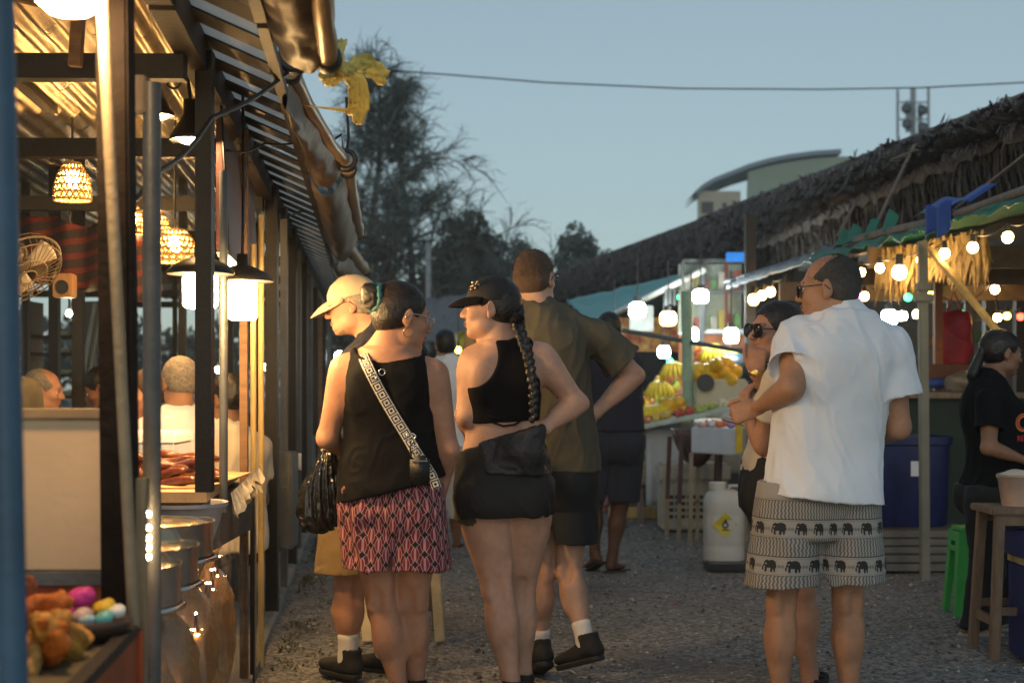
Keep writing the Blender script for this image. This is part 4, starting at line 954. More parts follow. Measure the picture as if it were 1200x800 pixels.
# --- woman with big sunglasses
def cast_sun():
    Y = 5.72
    f = Figure(Y, dict(head=(908, 388), neck=(928, 428), pel=(908, 570), shR=(930, 442, .12), elR=(905, 510, .10), wrR=(886, 437, -.05), shL=(912, 448, -.18), elL=(893, 520, -.12), wrL=(872, 482, -.02),
               hipL=(900, 580, -.07), knL=(938, 690, -.02), anL=(950, 806, .0), hipR=(912, 580, .07), knR=(930, 690, .10), anR=(952, 800, .14)), yaw=100, hyaw=112, hpitch=2, hroll=-4, hs=1.03, fem=True, h=.005, arm=.98, leg=1.02)
    foot(f, 'L', 100); foot(f, 'R', 90); J = f.J
    f.body(sk_warm, 'woman in big dark sunglasses with hand at her mouth, cream top and black trousers', hands=[dict(wr=J['wrR'], d=(.02, -.10, 1), nrml=(.5, .85, .0), thumb=1, curl=(75, 85, 50), s=1.02, idx=(28, 38, 20)), dict(wr=J['wrL'], d=(.05, .0, 1), nrml=(.9, .3, .1), thumb=-1, curl=(40, 60, 45), s=.92)])
    f.tee(cl_cream, P(0, 551, Y)[2], name='blouse', seed=75, sleeve=.6, sr=1.3, off=.012, amp=.008)
    f.trousers(mat('trousers_black', (.008, .008, .009), .8), f.torso_c(.25)[2], P(0, 672, Y)[2], lk=1.1, name='capri_trousers')
    f.hair(hr_dark, cap=(.081, .102, .089), low=-.07, amp=.003)
    strands(f, hr_strand, 800, (0, -.10, -.03), seed=9, r=(.082, .103, .090))
    f.glasses(gl_black, gl_lens, r=.029, dark=True, lx=.033)
    w = MB(); c = J['wrR']; w.lathe(c, [(.028, -.008), (.031, -.006), (.031, .006), (.028, .008)], 20, (0, -.1, 1)); wt = w.build('watch', gold, f.o, smooth=True)
    d = MB(); d.lathe(c+V3(-.008, -.030, 0), [(0, .006), (.013, .006), (.017, .004), (.017, -.004)], 20, (-.25, -1, 0)); d.build('dial', gold, wt, smooth=True)
    for sd in 'LR': f.shoe(sd, sh_black, sh_sole)
cast_sun()
def folder():
    t = MB(); a = [P(842, 489, 6.1), P(880, 452, 6.1), P(905, 470, 6.0), P(885, 500, 6.0)]
    n = nrm(np.cross(a[1]-a[0], a[3]-a[0])); t.add(a+[p+n*.035 for p in a], [(0, 1, 2, 3), (7, 6, 5, 4), (0, 4, 5, 1), (1, 5, 6, 2), (2, 6, 7, 3), (3, 7, 4, 0)])
    tag(t.build('handbag', mat('bag_bluegrey', (.30, .36, .46), .6, var=.1), None, a[0], bevel=.008), 'pale blue-grey flat handbag in front of the woman in sunglasses', 'bag')
folder()
# --- stall girl at the right
def cast_girl():
    Y = 7.15
    f = Figure(Y, dict(head=(1174, 413), neck=(1164, 450), pel=(1166, 573), shR=(1160, 470, -.17), elR=(1159, 524, -.25), wrR=(1206, 541, -.25), shL=(1172, 468, .15), elL=(1180, 520, .16), wrL=(1215, 535, .1),
               hipL=(1172, 580, .08), knL=(1178, 665, .1), anL=(1165, 735, .1), hipR=(1160, 580, -.08), knR=(1156, 668, -.06), anR=(1140, 737, -.06)), yaw=-78, hyaw=-80, hpitch=-8, hs=.98, fem=True, h=.006, build=1.02)
    foot(f, 'L', -80); foot(f, 'R', -80)
    f.body(sk_brown, 'stall girl in black t-shirt with red lettering and long black ponytail', hands=[dict(wr=f.J['wrR'], d=(1, .1, -.1), nrml=(0, .6, -1), thumb=1, curl=(30, 35, 25), s=.9)])
    ts = f.tee(cl_black, P(0, 580, Y)[2], seed=85, sleeve=.62, sr=1.4, off=.014, loose=[(-.1, .175, .14, 0, 0), (.3, .17, .135, 0, 0), (.7, .165, .13, 0, 0)])
    f.trousers(mat('trousers_black', (.008, .008, .009), .8), f.torso_c(.05)[2], .035, lk=1.25, off=.026)
    f.hair(hr_black, cap=(.081, .102, .089), low=-.07)
    strands(f, hr_strand, 500, (0, -.105, .0), seed=11, r=(.082, .103, .090))
    v = Vol(.006); v.add(Bone(f.g(0, -.105, .0), P(1140, 438, 7.15), [(0, .022), (1, .028)]), 0).add(Bone(P(1140, 438, 7.15), P(1146, 470, 7.2), [(0, .028), (.5, .03), (1, .012)]), .02); v.disp(folds(87, .005, 60)); link_mesh('ponytail', v.mesh('ponytail'), f.o, hr_black)
    for sd in 'LR':
        f.shoe(sd, mat('sandal_tan', (.42, .30, .20), .6), mat('sandal_sole', (.36, .25, .16), .6), high=-.02, h=.006)
    # lettering on the chest, curved round it
    from mathutils.bvhtree import BVHTree
    bm = bmesh.new(); bm.from_mesh(ts.data); bt = BVHTree.FromBMesh(bm)
    inkr = mat('ink_red', (.55, .03, .03), .6, bump=.1); inky = mat('ink_orange', (.75, .30, .06), .6, bump=.1)
    for txt, z, s, m, dz in (('COS', P(0, 503, Y)[2], .115, inky, .000), ('COS', P(0, 502, Y)[2], .110, inkr, .002), ('REST', P(0, 507, Y)[2]-.035, .04, inkr, .001)):
        cu = bpy.data.curves.new('chest_text', 'FONT'); cu.body = txt; cu.size = s; cu.extrude = .0015; cu.offset = .004 if dz == 0 else 0; o = bpy.data.objects.new('chest_text', cu); COL.objects.link(o)
        dg = bpy.context.evaluated_depsgraph_get(); me = bpy.data.meshes.new_from_object(o.evaluated_get(dg)); bpy.data.objects.remove(o)
        V = np.empty(len(me.vertices)*3); me.vertices.foreach_get('co', V); V = V.reshape(-1, 3)
        # front of the torso: the girl faces right, letters begin at her right side
        q = f.torso.at(z); fr = f.T[:, 1]; rt = f.T[:, 0]
        out = []
        for x, y, zz in V:
            a = (x+.02)/.155; ang = -a+1.05 if False else 1.70-a
            d = rt*sin(ang)*1.10+fr*cos(ang)*.93; src = np.array((q[0], q[1], z+y))+d*.6; hit, nn_, _, _ = bt.ray_cast(Vector(src-WLOC[ts]), Vector(-nrm(d))); out.append((np.array(hit)+WLOC[ts] if hit else np.array((q[0], q[1], z+y))+d*.19)+nrm(d)*(.003+dz+zz))
        me.vertices.foreach_set('co', np.array(out, np.float32).ravel()); me.materials.clear(); me.update()
        link_mesh('lettering', me, ts, m)
cast_girl()
# --- diners behind the left stalls, seated
def cast_diners():
    def seat(Y, x, ytop, yaw, hyaw, m, hm, cl, label, hs=1.03, pitch=-8, fem=False, hair=True, bald=False, h=.008):
        k = F/Y; hy = ytop+.112*k; sx = .17*k
        r = rot(yaw); off = lambda v: (x+v[0]*k/1, v[1])
        sh = r@np.array((.17, 0, 0)); fw = r@np.array((0, .42, 0)); hp = r@np.array((.09, 0, 0))
        j = dict(head=(x, hy), neck=(x, hy+.16*k), pel=(x, hy+.68*k))
        for sd, g in (('R', 1), ('L', -1)):
            j['sh'+sd] = (x+sh[0]*g*k, hy+.24*k, sh[1]*g); j['el'+sd] = (x+(sh[0]*g*1.25+fw[0]*.2)*k, hy+.50*k, sh[1]*g*1.25+fw[1]*.2); j['wr'+sd] = (x+(sh[0]*g*.8+fw[0]*.75)*k, hy+.52*k, sh[1]*g*.8+fw[1]*.75)
            j['hip'+sd] = (x+hp[0]*g*k, hy+.70*k, hp[1]*g); j['kn'+sd] = (x+(hp[0]*g*1.4+fw[0])*k, hy+.74*k, hp[1]*g*1.4+fw[1]); j['an'+sd] = (x+(hp[0]*g*1.4+fw[0]*.9)*k, hy+1.14*k, hp[1]*g*1.4+fw[1]*.9)
        f = Figure(Y, j, yaw=yaw, hyaw=hyaw, hpitch=pitch, hs=hs, fem=fem, h=h)
        foot(f, 'L', yaw); foot(f, 'R', yaw)
        f.body(m, label, eyes=True, hmats=dict(brow=hm))
        f.tee(cl, f.J['pel'][2]-.08, seed=abs(int(x)), loose=[(-.1, .2, .16, 0, 0), (.3, .195, .155, 0, 0), (.75, .185, .14, 0, 0)]); f.trousers(cl_navy, f.torso_c(.05)[2], .12)
        if hair: f.hair(hm, low=-.055, subs=[(Ell(f.g(0, .07, .085), np.array((.068, .115, .075)), f.HM), .01)] if bald else ())
    seat(8.0, 52, 434, -82, -86, sk_ruddy, hr_grey, cl_olive, 'balding seated diner in profile behind the cream counter panel', bald=True)
    seat(6.9, 210, 420, 28, 35, sk_tan, hr_grey, cl_white, 'grey haired seated diner in white shirt behind the grilled meat')
    seat(7.0, 266, 440, 20, 55, sk_brown, hr_black, cl_cream, 'black haired seated diner behind the bright tube lamps', fem=True)
    seat(7.3, 172, 434, 150, 120, sk_ruddy, hr_brown, cl_pink, 'brown haired diner facing the grey haired man in white', fem=True)
    seat(8.4, 118, 432, 95, 100, sk_brown, hr_dark, cl_navy, 'dark haired diner bent over a table opposite the balding man', pitch=-30)
    seat(6.6, -12, 372, 10, 10, sk_brown, hr_black, cl_olive, 'diner in olive shirt cut off at the left edge of the picture')
cast_diners()
# ------------------------------------------------------------------ setting: ground, sky
m_steel = mat('steel_dark', (.012, .0125, .014), .5, .2, var=.4, scale=6, bump=.2, bscale=90)
m_grey = mat('steel_grey', (.13, .14, .15), .5, .5, var=.3, scale=5, bump=.2, bscale=60)
m_bluepole = mat('paint_blue', (.055, .115, .19), .45, var=.25, scale=5, bump=.15, bscale=60)
m_bamboo = mat('bamboo', (.50, .36, .14), .45, var=.3, scale=6, bump=.2, bscale=40, stretch=(3, 3, .6))
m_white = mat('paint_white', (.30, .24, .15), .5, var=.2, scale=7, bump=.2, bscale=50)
m_cream = mat('panel_cream', (.60, .44, .28), .55, var=.10, scale=2.5, bump=.1, bscale=40)  # cream warmed in the colour itself, standing in for the globe lamp's glow
m_orange = mat('paint_orange', (.50, .085, .018), .5, var=.25, scale=4, bump=.15, bscale=40)
m_wood = mat('wood_brown', (.16, .085, .04), .6, var=.4, scale=4, bump=.3, bscale=50, stretch=(1, 1, 6))
m_woodg = mat('wood_grey', (.19, .155, .125), .7, var=.35, scale=5, bump=.4, bscale=60, stretch=(6, 6, 1))
m_dwood = mat('wood_dark', (.020, .014, .010), .6, var=.4, scale=4, bump=.3, bscale=50)
m_stain = mat('steel_polished', (.62, .60, .56), .18, 1., var=.08, scale=4, bump=.06, bscale=14)
m_blackp = mat('plastic_black_matt', (.012, .012, .013), .4, var=.3, bump=.1)
m_concrete = mat('concrete_slab', (.21, .20, .18), .9, var=.35, scale=2.2, bump=.5, bscale=70)
def ground():
    b = MB(); nx, ny = 60, 90
    xs = np.linspace(-9, 9, nx); ys = np.concatenate([np.linspace(1, 22, 74), np.linspace(24, 60, 12), [80, 110, 145]])
    vs = []
    for y in ys:
        for x in xs:
            X = x*(1 if y < 30 else (y/30)**1.3*2); vs.append((X, y, .010*fbm((X*1.3, y*1.3, 0))*(1 if y < 30 else 0)-(.0 if y < 60 else .01)))
    fs = [(j*nx+i, j*nx+i+1, (j+1)*nx+i+1, (j+1)*nx+i) for j in range(len(ys)-1) for i in range(nx-1)]
    b.add(vs, fs)
    m = mat('gravel', (.15, .145, .14), .95, var=.3, scale=1.1, bump=0); nb = NB(m)
    fine = nb.noise(140, 3); mid = nb.noise(38, 4); big = nb.noise(.9, 4)
    vor = nb.N.new('ShaderNodeTexVoronoi'); vor.inputs['Scale'].default_value = 52; tc = nb.N.new('ShaderNodeTexCoord'); nb.L.new(tc.outputs['Object'], vor.inputs['Vector'])
    sx = nb.N.new('ShaderNodeSeparateColor'); nb.L.new(vor.outputs['Color'], sx.inputs[0])
    c = nb.mix(sx.outputs[0], (.070, .069, .068), (.40, .395, .385)); c = nb.mix(nb.math('MULTIPLY', fine, .55), c, (.115, .11, .105))
    dirt = nb.N.new('ShaderNodeMapRange'); dirt.inputs['From Min'].default_value = .5; dirt.inputs['From Max'].default_value = .68; nb.L.new(big, dirt.inputs['Value'])
    c = nb.mix(nb.math('MULTIPLY', dirt.outputs[0], .6), c, (.085, .077, .068)); nb.setbase(c)
    h = nb.math('ADD', nb.math('MULTIPLY', vor.outputs['Distance'], -1.6), nb.math('MULTIPLY', fine, .7)); h = nb.math('ADD', h, mid)
    bp = nb.N.new('ShaderNodeBump'); bp.inputs['Strength'].default_value = 1.; bp.inputs['Distance'].default_value = .012; nb.L.new(h, bp.inputs['Height']); nb.L.new(bp.outputs[0], nb.b.inputs['Normal'])
    o = b.build('ground', m, smooth=True); o['kind'] = 'structure'
    # loose stones lying on the lane
    g = MB(); 
    for i in range(7500):
        Y = 3.8+rng.random()**1.5*11; X = rng.uniform(AX(-.4, Y), AX(3.6, Y)); r = .004+.010*rng.random()**2.5; 
        a = rng.random()*6; M = np.array(Matrix.Rotation(a, 3, 'Z')); g.cur = int(rng.integers(0, 3)); z = .010*fbm((X*1.3, Y*1.3, 0))
        v = [np.array((X, Y, z+r*.25))+M@(np.array(q)*r*rng.uniform(.6, 1.3, 3)) for q in ((1, 0, 0), (0, 1, 0), (-1, 0, 0), (0, -1, 0), (0, 0, .8), (0, 0, -.8))]
        g.add(v, [(0, 1, 4), (1, 2, 4), (2, 3, 4), (3, 0, 4), (1, 0, 5), (2, 1, 5), (3, 2, 5), (0, 3, 5)])
    o = g.build('gravel_stones', [mat('stone_grey', (.20, .195, .19), .9), mat('stone_pale', (.42, .40, .37), .9), mat('stone_dark', (.075, .07, .068), .9)]); o['kind'] = 'stuff'
    g = MB()
    for i in range(90):                              # scraps and dry leaves trodden into the lane
        Y = 4.2+rng.random()**1.3*9; X = rng.uniform(AX(-.4, Y), AX(3.4, Y)); r = rng.uniform(.012, .035); a = rng.random()*6.3; z = .010*fbm((X*1.3, Y*1.3, 0))+.006; g.cur = int(rng.choice([0, 1, 1, 1, 2]))
        u = np.array((cos(a), sin(a), rng.normal()*.15)); w = np.array((-sin(a), cos(a), rng.normal()*.25)); p = np.array((X, Y, z+.003))
        g.add([p-u*r, p+w*r*.45+V3(0, 0, .004), p+u*r, p-w*r*.4, p+V3(0, 0, .006)], [(0, 3, 4), (3, 2, 4), (2, 1, 4), (1, 0, 4)])
    o = g.build('litter', [mat('scrap_paper', (.55, .54, .50), .8), mat('dry_leaf', (.13, .085, .04), .8), mat('scrap_red', (.25, .06, .05), .6)]); o['kind'] = 'stuff'
    # concrete floor slab of the left stalls
    b = MB(); pts = []
    for Y in np.arange(4.6, 24, .35): 
        e = AX(-.475, Y)+.02*fbm((0, Y*2, 4)); pts.append((e, Y))
    vs = []
    for x, y in pts: vs += [(x, y, -.05), (x, y, .035), (x-.02, y, .045), (x-3.2, y, .045)]
    b.add(vs, [(i*4+j, i*4+j+1, (i+1)*4+j+1, (i+1)*4+j) for i in range(len(pts)-1) for j in range(3)])
    o = b.build('pavement', m_concrete); o['kind'] = 'structure'
    # moss and grass along its edge
    g = MB()
    for i in range(1500):
        t = rng.random(); Y = 6.2+t*9; X = AX(-.44, Y)+abs(rng.normal())*.10+.02; 
        if fbm((X*3, Y*1.2, 7)) < -.05: continue
        h = rng.uniform(.008, .03); a = rng.random()*6.3; d = np.array((cos(a), sin(a), 0))*.006; ln = np.array((rng.normal()*.015, rng.normal()*.015, h))
        p = np.array((X, Y, 0)); g.cur = int(rng.integers(0, 2)); g.add([p-d, p+d, p+ln], [(0, 1, 2)])
    o = g.build('grass', [mat('grass_dark', (.03, .05, .018), .8), mat('grass_dry', (.07, .07, .03), .8)]); o['kind'] = 'stuff'
ground()
# ------------------------------------------------------------------ left stalls
A0 = -.516
def post(mb, x, w, Y, ytop=None, ybot=None, z0=0., z1=2.3, x1=None, square=True, Y1=None):
    """upright seen at pixel column x (x1 at its top), w pixels wide"""
    r = w*Y/F/2
    zb = z0 if ybot is None else P(0, ybot, Y)[2]; zt = z1 if ytop is None else P(0, ytop, Y)[2]
    a = np.array(((x-CX)*Y/F, Y, zb)); b = np.array((((x if x1 is None else x1)-CX)*Y/F, Y, zt))
    if square: mb.beam(a, b, 2*r, 2*r, (0, 1, 0))
    else: mb.cyl(a, b, r, n=14)
    return mb
def roofsheet(Y0, Y1, a=A0-.02, z=2.40, depth=3.6, slope=.07, per=.085, amp=.016):
    n = int(depth/per*8); b = MB()
    def fn(u, v):                                    # ribs run along the lane
        s = u*depth; Y = Y0+(Y1-Y0)*v; return (AX(a, Y)-s, Y, z+s*slope+amp*sin(2*pi*s/per)+.010*fbm((s*1.5, Y*.8, 1)))
    b.grid(fn, n, max(6, int((Y1-Y0)*4))); return b
m_roof = mat('corrugated_iron', (.60, .47, .28), .30, .9, var=.3, scale=3, bump=.12, bscale=30, stretch=(1, 4, 1))
m_trans = bpy.data.materials.new('translucent_sheet'); m_trans.use_nodes = True
_n = m_trans.node_tree; _b = _n.nodes['Principled BSDF']; _b.inputs['Base Color'].default_value = (.55, .52, .46, 1); _b.inputs['Roughness'].default_value = .4
_t = _n.nodes.new('ShaderNodeBsdfTranslucent'); _t.inputs['Color'].default_value = (.72, .72, .70, 1); _mx = _n.nodes.new('ShaderNodeMixShader'); _mx.inputs[0].default_value = .7
_nz = _n.nodes.new('ShaderNodeTexNoise'); _nz.inputs['Scale'].default_value = 5; _rp = _n.nodes.new('ShaderNodeValToRGB'); _rp.color_ramp.elements[0].color = (.45, .42, .36, 1); _rp.color_ramp.elements[1].color = (.8, .8, .78, 1); _tc = _n.nodes.new('ShaderNodeTexCoord'); _n.links.new(_tc.outputs['Object'], _nz.inputs['Vector']); _n.links.new(_nz.outputs['Fac'], _rp.inputs['Fac']); _n.links.new(_rp.outputs[0], _t.inputs['Color'])
_n.links.new(_b.outputs[0], _mx.inputs[1]); _n.links.new(_t.outputs[0], _mx.inputs[2]); _n.links.new(_mx.outputs[0], _n.nodes['Material Output'].inputs['Surface'])
def overhang(t, Y0, Y1):
    sh = MB(); sh.add([(AX(-.56, Y0), Y0, 2.365), (AX(-.56, Y1), Y1, 2.365), (AX(-.285, Y1), Y1, 2.245), (AX(-.285, Y0), Y0, 2.245)], [(0, 1, 2, 3)])
    sh.build('roof_sheet', m_trans, t)
    Y = Y0+.08
    while Y < Y1:
        b = MB(); b.beam((AX(-.56, Y), Y, 2.358), (AX(-.284, Y), Y+.03, 2.238), .165, .006); b.build('batten', m_steel, t); Y += .33
    b = MB(); b.beam((AX(-.54, Y0), Y0, 2.30), (AX(-.54, Y1), Y1, 2.30), .07, .13); b.build('beam', m_dwood, t)
    b = MB(); b.beam((AX(-.275, Y0), Y0, 2.205), (AX(-.275, Y1), Y1, 2.205), .03, .035); b.build('beam', m_dwood, t)
def tie(t, Y, z=2.2, x0=A0, L=3., w=.06, h=.075, m=None):
    b = MB(); b.beam((AX(x0-.03, Y), Y, z), (AX(x0, Y)-L, Y-.05, z), w, h); b.build('beam', m or m_steel, t)
def stall_near():
    t = thing('food_stall', 'nearest left stall with blue pole, leaning white pole and orange counter', 'stall', (AX(A0, 2.6), 2.6, 0))
    b = MB(); b.cyl(P(30, 800, 2.1)-(0, 0, .9), P(-2, -60, 2.1), .0215, n=18); b.build('post', m_bluepole, t, smooth='auto', label='blue painted steel pole')
    b = MB(); b.beam(P(146, 1150, 3.12), P(134, 0, 3.12)+(0, 0, .15), .070, .07, (0, 1, 0)); b.build('post', mat('wood_blackened', (.014, .010, .008), .8, var=.5, scale=5, bump=.4, bscale=40, spec=.15), t, bevel=.006, label='thick dark wooden post')
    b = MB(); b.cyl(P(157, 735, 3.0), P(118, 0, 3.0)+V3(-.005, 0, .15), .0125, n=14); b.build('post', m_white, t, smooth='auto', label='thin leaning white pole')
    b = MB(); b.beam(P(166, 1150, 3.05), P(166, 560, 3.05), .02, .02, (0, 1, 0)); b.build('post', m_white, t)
    # counter: worn top, orange lane-side board with dark edge
    b = MB(); y0, y1 = 1.3, 3.03
    b.add([(AX(-.505, y0), y0, .728), (AX(-.505, y1), y1, .728), (-2.6, y1, .728), (-2.6, y0, .728), (AX(-.505, y0), y0, .70), (AX(-.505, y1), y1, .70), (-2.6, y1, .70), (-2.6, y0, .70)], [(0, 1, 2, 3), (7, 6, 5, 4), (0, 4, 5, 1), (1, 5, 6, 2), (3, 2, 6, 7), (0, 3, 7, 4)])
    b.build('countertop', mat('counter_worn', (.22, .19, .12), .35, .3, var=.5, scale=6, bump=.2, bscale=30), t)
    b = MB(); b.beam((AX(-.497, y0), y0, .36), (AX(-.497, y1), y1, .36), .022, .72); b.build('front_board', mat('paint_orange_faded', (.34, .075, .025), .5, var=.3, scale=3, bump=.15, bscale=40), t)
    b = MB(); b.beam((AX(-.496, y0), y0, .733), (AX(-.496, y1), y1, .733), .028, .022); b.build('edge_trim', m_dwood, t)
    b = MB(); b.beam(P(157, 735, 3.0)+V3(0, .02, -.01), P(157, 1140, 3.0)+V3(0, .02, 0), .022, .03, (0, 1, 0)); b.build('corner_trim', m_orange, t)
    # back panel with ledge
    Y = 3.25; x1 = P(126, 0, Y)[0]
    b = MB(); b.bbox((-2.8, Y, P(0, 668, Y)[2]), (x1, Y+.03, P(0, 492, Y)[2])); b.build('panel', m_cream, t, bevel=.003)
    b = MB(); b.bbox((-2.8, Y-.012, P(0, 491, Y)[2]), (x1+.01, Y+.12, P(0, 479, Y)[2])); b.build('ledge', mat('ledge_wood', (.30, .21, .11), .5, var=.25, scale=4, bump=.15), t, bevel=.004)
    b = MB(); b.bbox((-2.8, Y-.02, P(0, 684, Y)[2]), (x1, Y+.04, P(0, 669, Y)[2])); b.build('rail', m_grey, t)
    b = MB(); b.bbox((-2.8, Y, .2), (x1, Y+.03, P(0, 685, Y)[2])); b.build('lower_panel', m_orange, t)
    roofsheet(1.2, 4.0).build('roof', m_roof, t, smooth=True)
    overhang(t, 1.6, 3.7)
stall_near()
def stall_mid():
    t = thing('food_stall', 'second left stall with bamboo uprights, tube lamps and a counter of pots', 'stall', (AX(A0, 4.8), 4.8, 0))
    for x, w, Y, z1, sq, m, lb in ((178, 21, 3.45, 1.98, False, m_grey, 'grey steel pole cut off below the roof'), (240, 19, 4.5, 2.3, True, m_steel, 'black square post'), (262, 10, 5.0, 2.0, False, m_grey, 'slim grey tube'), (286, 9, 5.85, 2.3, True, m_wood, None), (297, 7, 6.1, 1.85, False, m_bamboo, 'lamp-lit bamboo cane'), (306, 7, 6.3, 2.0, False, m_bamboo, None), (296, 5, 5.95, .8, True, m_blackp, None)):
        b = MB(); post(b, x, w, Y, z0={240: .91, 262: .80}.get(x, 0.), z1=z1, square=sq); b.build('post', m, t, smooth='auto', label=lb)
    b = MB(); b.box(P(163, 112, 3.45), (.045, .05, .09)); b.build('clamp', m_woodg, t, bevel=.004)
    for Y, z in ((4.28, 2.2), (5.75, 2.2)): tie(t, Y, z)
    b = MB(); b.beam((AX(A0-.9, 3.6), 3.6, 2.5), (AX(A0-.9, 6.4), 6.4, 2.5), .05, .07); b.build('beam', m_dwood, t)
    b = MB(); b.beam((AX(A0-1.3, 4.2), 4.2, 2.6), P(97, 10, 4.2), .05, .05); b.beam(P(88, 78, 4.15), P(92, 20, 4.15), .035, .03, (0, 1, 0)); b.build('strut', m_wood, t)
    roofsheet(3.7, 6.6, z=2.44).build('roof', m_roof, t, smooth=True)
    overhang(t, 3.75, 6.3)
    # counter carcass and tray shelf
    b = MB(); b.bbox((-2.3, 3.6, .10), (AX(A0-.30, 4.3), 5.6, .42)); b.build('cabinet', m_dwood, t)
    b = MB(); vs = [(AX(A0-.02, Y), Y, z) for Y in (4.75, 5.9) for z in (.855, .89)]+[(-2.2, Y, z) for Y in (4.75, 5.9) for z in (.855, .89)]
    b.add(vs, [(1, 3, 7, 5), (0, 4, 6, 2), (0, 2, 3, 1), (4, 5, 7, 6), (0, 1, 5, 4), (2, 6, 7, 3)]); b.build('counter', mat('counter_wood', (.42, .30, .17), .5, var=.25, bump=.2), t)
    b = MB(); b.bbox((-2.2, 4.78, .66), (AX(A0-.05, 4.85), 5.8, .853)); b.build('drawer', m_steel, t)
    m = mat('plastic_film', (.8, .78, .72), .12, bump=.5, bscale=14, alpha=.10, spec=.8)
    b = MB(); b.grid(lambda u, v: (AX(A0+.0, 3.55+2.3*u)+.03*fbm((u*7, v*3, 2))+.012*sin(u*60+v*9), 3.55+2.3*u, .02+.78*v), 60, 16); b.build('plastic_curtain', m, t, smooth=True)
    # ruffled white cloth on the counter edge
    b = MB(); a, c = P(266, 578, 5.0), P(301, 545, 5.9)
    b.grid(lambda u, v: a+(c-a)*u+V3(.012+.014*v*(1+sin(u*75)), .008*cos(u*75), -.065*v*(1+.35*sin(u*31)+.2*sin(u*83))), 70, 6); b.build('ruffle', mat('cloth_offwhite', (.66, .58, .44), .8, bump=.3), t, smooth=True)
stall_mid()
def stall_far():
    t = thing('stall_arcade', 'long dark row of left stalls with closely spaced posts running to the distance', 'stall row', (AX(A0, 10), 10, 0))
    for x, w, Y, m in ((319, 14, 7.6, m_steel), (333, 8, 8.5, m_grey), (342, 11, 9.6, m_steel), (350, 6, 10.5, m_grey), (356, 8, 11.6, m_steel), (363, 6, 13, m_grey), (369, 7, 14.6, m_steel), (375, 5, 16.5, m_wood), (380, 5, 19, m_steel), (386, 4, 22, m_grey)):
        b = MB(); post(b, x, w, Y, z1=2.3); b.build('post', m, t)
    for x, w, Y in ((300, 7, 11.), (288, 6, 12.5), (270, 7, 10.), (214, 8, 9.), (205, 5, 12), (64, 11, 8.8), (92, 12, 8.2), (30, 8, 9.5)):
        b = MB(); post(b, x, w, Y, z1=2.6); b.build('post', m_steel, t)
    for Y in (7.5, 9.2, 11, 13, 15, 17): tie(t, Y, 2.2)
    roofsheet(6.2, 24, z=2.49, per=.12, amp=.018).build('roof', m_roof, t, smooth=True)
    overhang(t, 6.35, 22)
    for Y, m in ((10.2, m_grey), (13.4, m_grey)):
        b = MB(); b.bbox((AX(A0-.35, Y), Y, .045), (AX(A0-.05, Y), Y+.6, .75)); b.build('cabinet', m, t, bevel=.01)
    b = MB(); b.box(P(334, 585, 8.2), (.12, .25, .55)); b.build('meter_box', m_grey, t, bevel=.01)
    # lengths of cord and a tied-back rag on the posts
    b = MB(); c = P(333, 560, 7.9); b.tube([c+V3(.035*cos(a), -.04, .05*sin(a)) for a in np.linspace(0, 6.28, 20)], .003, 5, False); b.tube([c+V3(0, -.04, .05), c+V3(.01, -.03, .5)], .003, 5); b.build('cord', m_grey, t)
    b = MB(); c = P(345, 537, 8.3); b.grid(lambda u, v: c+V3(-.08+.12*u, .02*sin(u*9), .03-.05*v-.05*u*v), 8, 4); b.build('rag', cl_white, t, smooth=True, thick=.004)
stall_far()
# rolled plastic blinds tied up along the eave
m_tarp = mat('tarp_brown', (.060, .036, .017), .5, var=.45, scale=5, bump=.5, bscale=16, spec=.35)
m_tube = mat('pipe_wrapped', (.26, .18, .10), .38, .2, var=.2, scale=4, bump=.25, bscale=18)
def blind(lb, p0, p1, r, sag=.05, drop=0., lean=0):
    t = thing('rolled_blind', lb, 'blind', (p0+p1)/2)
    n = nrm(p1-p0); b = MB()
    pts = [p0+(p1-p0)*u+V3(0, 0, -.02*sin(pi*u)+.004*sin(u*17)) for u in np.linspace(0, 1, 14)]
    b.tube(pts, [r*(1+.08*sin(i*1.9)) for i in range(14)], 16); b.build('roller', m_tube, t, smooth='auto')
    b = MB()
    def fn(u, v):
        q = p0+(p1-p0)*u; Y = q[1]; e = np.array((AX(-.285, Y), Y, 2.235)); k = e*(1-v)+q*v
        k[2] -= (sag+drop*u)*sin(pi*v)*1.2+.012*fbm((u*9, v*5, r*99)); k[0] += .012*fbm((u*8, v*4, 3)); return k+V3(0, 0, -r*.6*v)
    b.grid(fn, 40, 14); b.build('sheet', m_tarp, t, smooth=True)
    for u in (.02, .98):
        c = p0+(p1-p0)*u; k = MB(); k.lathe(c, [(0, -.02), (r*1.25, -.02), (r*1.35, -.012), (r*1.35, .012), (r*1.25, .02), (0, .02)], 18, n); k.build('end_cap', m_blackp, t, smooth='auto')
    k = MB(); c = p0+(p1-p0)*.96; k.tube([c, c+V3(-.01, 0, .12), np.array((AX(-.28, c[1]), c[1], 2.24))], .006, 6); k.build('cord', m_blackp, t)
blind('nearest rolled plastic blind with bright pipe above the yellow ribbon', P(366, -130, 3.05), P(384, 72, 3.9), .030)
blind('rolled brown plastic blind slanting between the two black pulleys', P(340, 84, 4.63), P(405, 192, 6.4), .026, .08)
blind('rolled brown plastic blind hanging straight below the lower black pulley', P(407, 196, 6.5), P(421, 274, 9.3), .034, .10, .05)
blind('farthest short rolled blind just above the cream cap', P(403, 280, 9.6), P(428, 316, 12), .045, .16, .05)
